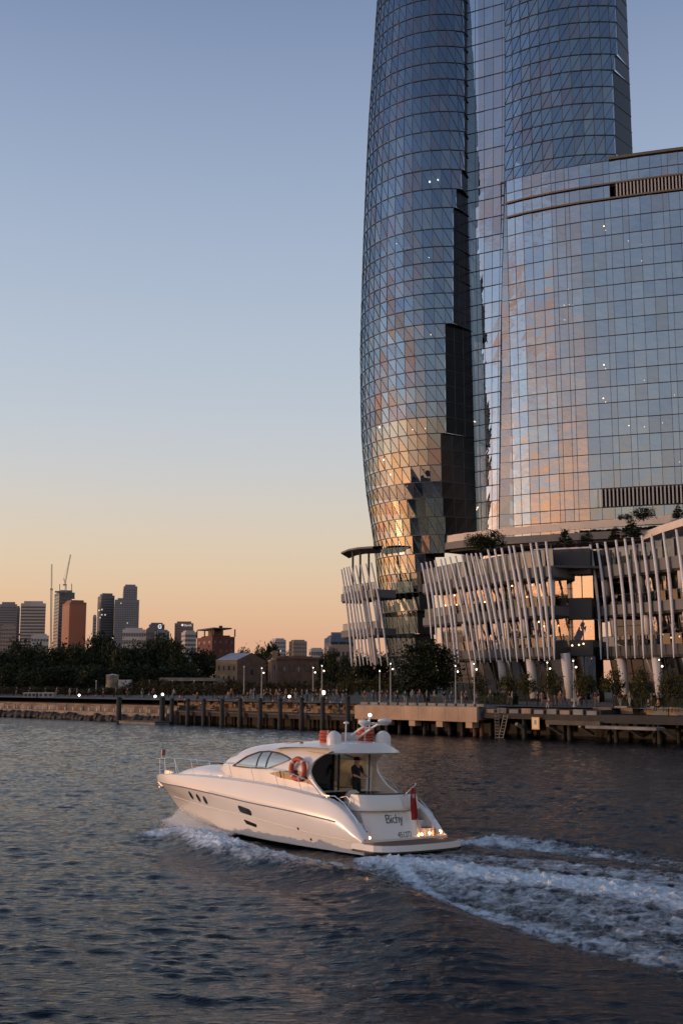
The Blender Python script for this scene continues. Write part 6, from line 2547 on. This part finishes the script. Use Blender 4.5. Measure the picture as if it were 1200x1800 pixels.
# hard top overhanging the cockpit
mb = MB()
rows = []
for k in range(25):
    f = -1 + 2 * k / 24
    y = 1.72 * f
    xr = 1.98 - .5 * (1 - abs(f) ** 2.2)          # aft edge bows outwards
    xf = 5.6
    zt_ = lambda x: H_Z(x) + .02 - .26 * abs(f) ** 2.4
    rim = 3.40 - .02 * abs(f)
    sec = [Vector((xf, y, zt_(xf) - .02))]
    for q in (4.6, 3.6, 2.8, 2.3):
        sec.append(Vector((q, y, zt_(q) + .02)))
    sec += [Vector((xr + .22, y, zt_(xr + .22) - .03)), Vector((xr + .06, y, (zt_(xr) + rim) / 2 - .02)), Vector((xr, y, rim - .05)), Vector((xr + .08, y, rim - .10)), Vector((2.6, y, rim - .09)), Vector((3.5, y, rim - .06))]
    rows.append(sec)
mb.grid(rows)
htop = bp(mb, 'hard_top', M['gel'], True)
for y in (1.05, 0, -1.05):
    mb = MB()
    mb.lathe([(.045, 0), (.045, .02)], (1.88, y, 3.285), 10)
    bp(mb, 'downlight', M['spot_lamp'], False, htop)
for y in (1.2, -1.2):
    mb = MB()
    mb.box((4.3, y, H_Z(4.3) - .10), (.10, .10, .14))
    bp(mb, 'side_light', M['dark_trim'], False, htop)
mb = MB()
mb.box((5.0, 0, H_Z(5.0) + .03), (1.6, 1.5, .04))
bp(mb, 'sun_roof', material('dull red roof panel', (.20, .12, .12), .5), False, htop)

# cabin interior
SOLE = 1.33
mb = MB()
mb.box((5.6, 0, SOLE - .05), (6.4, 3.3, .1))
bp(mb, 'saloon_floor', M['teak'])
mb = MB()
mb.grid([[(3.35, 1.62, SOLE), (3.35, .42, SOLE)], [(3.35, 1.55, 3.22), (3.35, .42, 3.34)]])
bp(mb, 'saloon_door', M['smoke'])
for y in (.42, .16, -1.44):
    mb = MB()
    mb.bar((3.33, y, SOLE), (3.33, y, 3.32), .06)
    bp(mb, 'door_post', M['dark_trim'])
mb = MB()
mb.grid([[(3.34, .42, SOLE + .9), (3.34, .16, SOLE + .9)], [(3.34, .42, 3.32), (3.34, .16, 3.32)]])
mb.t = [.2]
bp(mb, 'door_glass', M['cabin_glass'])
mb = MB()
mb.box((3.36, -1.46, 2.30), (.10, .30, 1.95))
bp(mb, 'door_pillar', M['gel_in'])
mb = MB()
mb.box((8.0, 0, 2.1), (1.2, 2.6, 1.0))
bp(mb, 'dashboard', M['wood'])
mb = MB()
mb.box((5.8, -1.25, 1.65), (2.6, .7, .62))
mb.box((5.8, -1.52, 2.15), (2.6, .2, .55))
bp(mb, 'sofa', M['upholstery'])
mb = MB()
mb.box((4.3, -.72, 1.95), (1.1, .55, .06))
mb.box((4.3, -.72, 1.63), (.9, .45, .58))
bp(mb, 'galley_counter', M['wood'])
mb = MB()
mb.box((5.9, 1.25, 1.75), (2.4, .6, .84))
bp(mb, 'sideboard', M['cabin_trim'])
mb = MB()
mb.box((4.9, -1.60, 2.60), (2.4, .03, .7))
bp(mb, 'cabin_lining', M['cabin_trim'])

for x, y in ((4.2, .6), (4.2, -.6), (5.6, .6), (5.6, -.6)):
    mb = MB()
    mb.lathe([(.09, 0), (.09, .02)], (x, y, H_Z(x) - .22), 12)
    bp(mb, 'cabin_downlight', M['cabin_lamp'])
# cockpit
mb = MB()
mb.box((2.25, 0, 1.16), (2.2, 3.5, .1))
bp(mb, 'cockpit_sole', M['teak'])
for sgn in (1, -1):
    mb = MB()
    rows = []
    for k in range(14):
        x = .25 + 3.1 * k / 13
        zt_ = Z_TOP(x) + .0
        yi = Y_TOP(x / 15.1) - .34
        rows.append([Vector((x, sgn * yi, zt_)), Vector((x, sgn * (yi - .03), min(zt_, .46))), ])
    mb.grid(rows)
    bp(mb, 'coaming', M['gel_in'], True)
# moulded seat
mb = MB()
rows = []
for k in range(9):
    a = PI * k / 8
    rows.append([(2.62 - .05 * j, .16 + .38 * math.cos(a), 1.22 + (.72 if j != 3 else .0) * (math.sin(a) ** .35) * (1 if j < 3 else 0) + .02 * j) for j in range(4)])
mb.grid(rows)
mb.box((2.42, .16, 1.36), (.48, .74, .3))
bp(mb, 'helm_seat', M['upholstery'], False)
mb = MB()
mb.box((2.05, .95, 1.40), (.60, .72, .38))
bp(mb, 'cockpit_locker', M['gel_in'])

# transom unit with the aft seat
def rounded_strip(x_fn, prof, half, n=20, power=4.0):
    rows = []
    for k in range(n + 1):
        f = -1 + 2 * k / n
        bow = .30 * (1 - abs(f) ** 2)
        end = .18 * abs(f) ** 8
        rows.append([Vector((x - bow + end + .12, half * f, z)) for x, z in prof])
    return rows


mb = MB()
mb.grid(rounded_strip(None, [(.34, .42), (.40, .62), (.50, .85), (.58, 1.05), (.66, 1.28), (.70, 1.40)], 1.42))
mb.grid(rounded_strip(None, [(.70, 1.40), (1.3, 1.40)], 1.42))
tr = bp(mb, 'transom', M['gel'], True)
for sgn in (1, -1):
    mb = MB()
    mb.quad((.42, sgn * 1.42, .42), (1.6, sgn * 1.42, .42), (1.6, sgn * 1.42, 1.45), (.95, sgn * 1.42, 1.45))
    bp(mb, 'transom_side', M['gel_in'], False, tr)
mb = MB()
mb.grid(rounded_strip(None, [(.62, 1.385), (.52, 1.39), (.50, 1.41), (.50, 1.44), (.53, 1.60), (.58, 1.78), (.62, 1.89), (.645, 1.925), (.69, 1.935), (.98, 1.93), (1.10, 1.70), (1.15, 1.40)], 1.50))
for sgn in (1, -1):
    r_ = rounded_strip(None, [(.62, 1.385), (.52, 1.39), (.50, 1.41), (.50, 1.44), (.53, 1.60), (.58, 1.78), (.62, 1.89), (.645, 1.925), (.69, 1.935), (.98, 1.93), (1.10, 1.70), (1.15, 1.40)], 1.50)
    mb.quad(*(r_[0] if sgn < 0 else r_[-1]))
sb_o = bp(mb, 'aft_seat_back', M['gel'], True)
mb = MB()
mb.grid(rounded_strip(None, [(.70, 1.925), (.70, 1.965), (.98, 1.965), (.98, 1.925)], 1.30))
bp(mb, 'seat_back_trim', M['dark_trim'], True, sb_o)
mb = MB()
mb.box((1.45, 0, 1.38), (.62, 2.5, .36))
bp(mb, 'aft_seat_cushion', M['upholstery'])
# steps each side
for sgn in (1, -1):
    for k, (x0, x1, z) in enumerate(((.35, .75, .72), (.72, 1.15, .98))):
        mb = MB()
        mb.box(((x0 + x1) / 2, sgn * 1.63, (z + .40) / 2), (x1 - x0, .40, z - .40))
        st_ = bp(mb, 'step', M['gel_in'])
        mb = MB()
        mb.box(((x0 + x1) / 2, sgn * 1.63, z + .011), (x1 - x0 - .10, .24, .02))
        bp(mb, 'step_tread', M['teak'], False, st_)
# bathing platform
def plat(z0, z1, grow):
    pts = []
    for k in range(25):
        f = -1 + 2 * k / 24
        x = -.92 - .22 * (1 - f * f) + .34 * abs(f) ** 9
        pts.append((x - grow, (2.22 + grow) * f))
    pts += [(.55, 2.14 + grow), (.55, -2.14 - grow)]
    return MB().prism(pts, z0, z1)


bp(plat(.20, .40, 0), 'bathing_platform', M['gel'])
bp(plat(.13, .198, -.04), 'platform_fender', M['dark_trim'])
bp(plat(.402, .418, -.10), 'platform_teak', M['teak'])
for x, y, z, r in ((.38, -1.22, .52, .046), (.38, -1.63, .54, .046), (.10, -1.90, .60, .062), (.06, 1.78, .58, .040)):
    mb = MB()
    mb.ball((x - .02, y, z), r, 10, 8)
    bp(mb, 'stern_light', M['deck_lamp'], True)

# name and number on the transom
for nm, txt, sz, y0, z0, dx, sh in (('name_lettering', 'Bïchy', .43, .60, .97, .545, 0.0), ('number_lettering', '451272', .27, .20, .49, .36, 0.0)):
    me = text_mesh(nm, txt, M['letters'], sz, .004, 'LEFT', sh, .92)
    # bend the flat letters onto the bowed transom
    for v_ in me.vertices:
        yy = y0 - v_.co.x
        zz = z0 + v_.co.y
        f = yy / 1.42
        xx = np.interp(zz, [.42, .62, .85, 1.05, 1.28, 1.40], [.34, .40, .50, .58, .66, .70]) - .30 * (1 - f * f) + .12 - .006 - v_.co.z
        v_.co = (xx, yy, zz)
    link(nm, me, tr, world=False)

# rails
RAIL_Z = curve1([2.2, 2.5, 2.95, 4.3, 5.8, 8.6, 12.2, 14.9], [1.80, 2.06, 2.32, 2.56, 2.66, 2.70, 2.66, 2.52])
for sgn in (1, -1):
    pts = []
    for k in range(44):
        x = 2.25 + 12.6 * k / 43
        yy = max(.16, Y_TOP(x / 15.1) - .12)
        if x > 13.6:
            yy = max(.3, yy)
        pts.append((x, sgn * yy, RAIL_Z(x)))
    mb = MB()
    mb.tube(pts, .015, 6)
    rail = bp(mb, 'guard_rail', M['chrome'], True)
    for x in (3.2, 4.5, 5.9, 7.3, 8.7, 10.2, 11.8, 13.2, 14.2):
        mb = MB()
        yy = max(.16, Y_TOP(x / 15.1) - .12)
        xt = x + .30
        yt = max(.30 if xt > 13.6 else .16, Y_TOP(xt / 15.1) - .12)
        mb.tube([(x, sgn * yy, Z_TOP(x)), (xt, sgn * yt, RAIL_Z(xt))], .012, 6)
        bp(mb, 'stanchion', M['chrome'], True, rail)
    mb = MB()
    mb.tube([(2.3, sgn * 1.78, 1.80), (1.6, sgn * 1.98, 1.86), (1.15, sgn * 1.98, 1.66), (.55, sgn * 1.98, 1.20), (.45, sgn * 1.98, 1.02)], .018, 6)
    bp(mb, 'quarter_rail', M['chrome'], True)
    mb = MB()
    mb.tube([(1.75, sgn * 1.60, 1.2), (1.75, sgn * 1.60, 1.78), (1.4, sgn * 1.60, 1.86), (1.2, sgn * 1.60, 1.74), (1.2, sgn * 1.60, 1.2)], .018, 6)
    bp(mb, 'gate_rail', M['chrome'], True)
mb = MB()
mb.tube([(14.85, .3, 2.52), (15.02, .12, 2.51), (15.02, -.12, 2.51), (14.85, -.3, 2.52)], .015, 6)
bp(mb, 'bow_rail', M['chrome'], True)
for x in (12.6, 8.2, 2.0):
    for sgn in (1, -1):
        mb = MB()
        yy = Y_TOP(x / 15.1) - .18
        mb.bar((x - .14, sgn * yy, Z_TOP(x) + .11), (x + .14, sgn * yy, Z_TOP(x) + .11), .035)
        mb.bar((x, sgn * yy, Z_TOP(x) + .03), (x, sgn * yy, Z_TOP(x) + .11), .05)
        bp(mb, 'cleat', M['chrome'])

# domes, arch and radar on the hard top
for y, x, r, hgt in ((1.12, 2.62, .27, .56), (-1.18, 2.36, .30, .60)):
    mb = MB()
    mb.lathe([(r, 0), (r * 1.0, hgt * .45)] + [(r * math.cos(a), hgt * .45 + hgt * .55 * math.sin(a)) for a in [PI / 2 * k / 7 for k in range(1, 8)]][:-1] + [(.01, hgt)], (x, y, 3.53), 20)
    bp(mb, 'satellite_dome', M['dome'], True)
    mb = MB()
    mb.lathe([(r * .8, 0), (r * .8, .12)], (x, y, 3.44), 14)
    bp(mb, 'dome_base', M['dark_trim'], True)
arch = None
for y in (.10, -.42):
    mb = MB()
    mb.tube([(3.15, y + .05, 3.68), (2.95, y + .02, 3.82), (2.35, y - .12, 4.22), (2.1, y - .18, 4.36), (1.8, y - .22, 4.40)], .042, 8)
    arch = bp(mb, 'radar_arch', M['gel'], True)
for a, b in (((2.35, .10 - .12, 4.22), (2.35, -.42 - .12, 4.22)), ((1.85, -.12, 4.40), (1.85, -.64, 4.40))):
    mb = MB()
    mb.tube([a, b], .03, 8)
    bp(mb, 'arch_bar', M['gel'], True)
for c_, r in (((2.05, .15, 4.38), .24), ((1.75, -.62, 4.44), .27)):
    mb = MB()
    mb.lathe([(r * .45, -.10), (r * .9, 0), (r, .05), (r * .85, .11), (.02, .15)], c_, 18)
    bp(mb, 'radar_scanner', M['dome'], True)
mb = MB()
mb.tube([(2.2, -.28, 4.2), (2.2, -.28, 4.66)], .02, 6)
bp(mb, 'light_mast', M['gel'])
mb = MB()
mb.ball((2.2, -.28, 4.70), .055, 8, 6)
bp(mb, 'mast_light', M['mast_lamp'], True)
mb = MB()
mb.tube([(2.6, .55, 3.66), (2.6, .55, 4.34)], .02, 6)
mb.lathe([(.02, 0), (.10, .02), (.10, .07), (.02, .1)], (2.6, .55, 4.34), 10)
bp(mb, 'gps_aerial', M['dome'])
mb = MB()
mb.tube([(3.0, .30, 3.84), (2.9, -.20, 3.84)], [.19, .19], 14)
bp(mb, 'raft_canister', material('pale raft canister', (.42, .42, .42), .5), True)


# ---------------------------------------------------------------- things carried by the yacht
def ring_thing(label, c, R_, r_, axis, group=None, band=4):
    """life ring; axis 'y' hangs on the side, 'z' lies flat"""
    t = thing('life_ring', label, 'life ring', BM @ Vector(c), 0, group)
    t.rotation_euler = (B_ROLL, 0, B_RZ)

    def pt(a, q):
        rr = R_ + r_ * math.cos(q)
        zz = r_ * math.sin(q)
        return Vector((rr * math.cos(a), zz, rr * math.sin(a))) if axis == 'y' else Vector((rr * math.cos(a), rr * math.sin(a), zz))
    mb = MB()
    mb.grid([[pt(2 * PI * i / 32, 2 * PI * j / 10) for j in range(11)] for i in range(33)])
    mb.build('ring', M['lifering'], t, True, world=False)
    r2 = r_
    for k in range(band):
        a0 = PI / 4 + 2 * PI * k / band
        mb = MB()
        rr0 = r_
        r_ = r2 * 1.06
        mb.grid([[pt(a0 + (i - 2) * .05, 2 * PI * j / 10) for j in range(11)] for i in range(5)])
        r_ = rr0
        mb.build('band', M['ring_band'], t, True, world=False)
    return t


ring_thing('orange life ring hung on the side of the yacht cabin', (3.64, 1.93, 2.68), .36, .095, 'y')
for nm, x, y, n in (('port', 3.30, .80, 4), ('starboard', 2.95, -.82, 5)):
    for k in range(n):
        pos = 'bottom' if k == 0 else 'top' if k == n - 1 else ORD[k] + ' from below'
        ring_thing('%s life ring of the stack %s on the yacht roof' % (pos, 'beside the left dome' if nm == 'port' else 'beside the right dome'), (x + .03 * ((k * 7) % 3 - 1), y + .02 * (k % 2), 3.66 + .12 * k), .255, .066, 'z', 'life rings stacked on the yacht roof')

# ensign drooping from its staff
ens = thing('ensign_flag', 'red ensign drooping from a staff at the stern of the yacht', 'flag', BM @ Vector((.42, -.28, 1.88)))
ens.rotation_euler = (B_ROLL, 0, B_RZ)
MB().tube([(0, 0, 0), (-.32, -.28, .42)], .018, 8).build('staff', M['chrome'], ens, True, world=False)
MB().ball((-.33, -.285, .435), .03, 8, 6).build('finial', M['chrome'], ens, True, world=False)
mb = MB()
rows = []
rf = random.Random(4)
for i in range(17):
    f = i / 16
    row = []
    for j in range(9):
        g = j / 8
        wdt = .27 * (.72 + .28 * math.sin(f * 2.2 + .4)) * (1 if f < .85 else (1 - (f - .85) * 2.2 * abs(g - .35)))
        row.append(Vector((-.27 + .05 * math.sin(g * 9 + f * 2) - .02 * f, -.22 - wdt * (g - .35) + .03 * math.sin(f * 5), .34 - 1.15 * f - .12 * g * (1 - f))))
    rows.append(row)
mb.grid(rows)
mb.build('cloth', material('red ensign cloth', (.34, .022, .018), .8, .25, 5), ens, True, world=False)
mb = MB()
mb.grid([[rows[i][j] + Vector((-.012, 0, 0)) for j in range(2, 6)] for i in range(3, 6)])
mb.build('canton_mark', material('pale ensign mark', (.45, .33, .33), .8), ens, True, world=False)
jack = thing('bow_pennant', 'small dark red pennant on a short staff at the bow rail', 'flag', BM @ Vector((14.9, 0, 2.50)))
jack.rotation_euler = (B_ROLL, 0, B_RZ)
MB().tube([(0, 0, 0), (.03, 0, .42)], .012, 6).build('staff', M['chrome'], jack, world=False)
mb = MB()
mb.grid([[Vector((-.02 - .24 * g, .03 * math.sin(g * 6), .40 - .26 * f + .04 * g)) for g in (0, .25, .5, .75, 1)] for f in (0, .33, .66, 1)])
mb.build('cloth', material('dark pennant cloth', (.10, .02, .03), .8), jack, True, world=False)

# man standing at the counter
J, B_ = skeleton('stand')
J['shoulderL'], J['shoulderR'] = ((-.19, 0, 1.41), .064), ((.19, 0, 1.41), .064)
J['elbowL'], J['wristL'], J['handL'] = ((-.25, .06, 1.16), .044), ((-.13, .28, 1.08), .031), ((-.08, .36, 1.06), (.04, .024))
J['elbowR'], J['wristR'], J['handR'] = ((.25, .06, 1.15), .044), ((.14, .29, 1.02), .031), ((.10, .37, 1.00), (.04, .024))
for sd, hx, hy_, hz in (('L', -.08, .36, 1.06), ('R', .10, .37, 1.00)):
    for q in range(4):
        o1, o2 = (q - 1.5) * .022, (q - 1.5) * .026
        ln = (.035, .045, .042, .03)[q]
        J['fing%s%da' % (sd, q)] = ((hx + o1, hy_ + .04, hz + .004), .0095)
        J['fing%s%db' % (sd, q)] = ((hx + o2, hy_ + .04 + ln, hz - .012), .0085)
        B_ += [('hand' + sd, 'fing%s%da' % (sd, q)), ('fing%s%da' % (sd, q), 'fing%s%db' % (sd, q))]
    sx = 1 if sd == 'L' else -1
    J['thumb%sa' % sd] = ((hx + sx * .05, hy_ - .01, hz + .008), .011)
    J['thumb%sb' % sd] = ((hx + sx * .062, hy_ + .025, hz), .009)
    B_ += [('hand' + sd, 'thumb%sa' % sd), ('thumb%sa' % sd, 'thumb%sb' % sd)]
J['nose'] = ((0, .125, 1.625), .013)
B_.append(('head', 'nose'))
man_me = skin_mesh('person', J, B_, lambda a, b: 0 if 'nose' in a + b else bone_mat(a, b), 2)
man = link('person', man_me, None, BM @ Vector((2.78, -.28, 1.34)), -2.2)
for i, m_ in enumerate((M['skin_tone'], CLOTH['black'], CLOTH['black'], CLOTH['black'])):
    man.material_slots[i].link = 'OBJECT'
    man.material_slots[i].material = m_
man.scale = (1.26, 1.22, 1.03)
tag(man, 'person in black shirt and cap standing in the yacht cockpit doorway', 'person')
mb = MB()
mb.lathe([(.090, 0), (.096, .045), (.080, .09), (.03, .112)], (0, .010, 1.645), 14)
mb.box((0, .12, 1.650), (.11, .09, .012))
mb.build('cap', CLOTH['black'], man, True, world=False)
# ================================================================== spray thrown up by the yacht
M['spray'] = bpy.data.materials.new('white spray')
M['spray'].use_nodes = True
_n, _l = M['spray'].node_tree.nodes, M['spray'].node_tree.links
_n.remove(_n['Principled BSDF'])
_d, _t, _x = _n.new('ShaderNodeBsdfDiffuse'), _n.new('ShaderNodeBsdfTranslucent'), _n.new('ShaderNodeMixShader')
_d.inputs[0].default_value = _t.inputs[0].default_value = (.93, .95, .96, 1)
_l.new(_d.outputs[0], _x.inputs[1])
_l.new(_t.outputs[0], _x.inputs[2])
_l.new(_x.outputs[0], _n['Material Output'].inputs[0])
rsp = random.Random(13)


def spray(name, label, seeds):
    mb = MB()
    for p, r in seeds:
        a = Vector((rsp.uniform(-1, 1), rsp.uniform(-1, 1), rsp.uniform(-1, 1))).normalized()
        b = a.cross(Vector((rsp.uniform(-1, 1), rsp.uniform(-1, 1), 1))).normalized()
        c = a.cross(b)
        n = len(mb.v)
        mb.v += [tuple(p + a * r), tuple(p + b * r * .8), tuple(p + c * r * .8), tuple(p - (a + b + c) * r * .6)]
        mb.f += [(n, n + 1, n + 2), (n, n + 2, n + 3), (n, n + 3, n + 1), (n + 1, n + 3, n + 2)]
    o = mb.build(name, M['spray'])
    o['kind'] = 'stuff'
    o['label'] = label
    return o


seeds = []
for side, cnt in ((1, 36000), (-1, 6000)):
    for k in range(cnt):
        t = rsp.random() ** 1.2                       # 0 at the stem, 1 amidships
        x = 12.9 - 5.6 * t
        yb = max(.05, Y_CHI(min(1, x / 13.35)))
        out = abs(rsp.gauss(0, .34)) + rsp.random() * (.35 + 1.5 * t)
        crest = (.50 * math.exp(-((t - .06) / .16) ** 2) + .36 * math.exp(-((t - .42) / .20) ** 2) + .10) * math.exp(-(out / (.40 + .7 * t)) ** 2)
        z = crest * rsp.random() ** 1.9 * (1 + .5 * rsp.gauss(0, .3)) + .02
        p = BM @ Vector((x + rsp.gauss(0, .15), side * (yb + out - .05), 0))
        seeds.append((Vector((p.x, p.y, max(.0, z))), rsp.uniform(.007, .026)))
spray('bow_spray', 'white spray thrown up along the bow of the motor yacht', seeds)
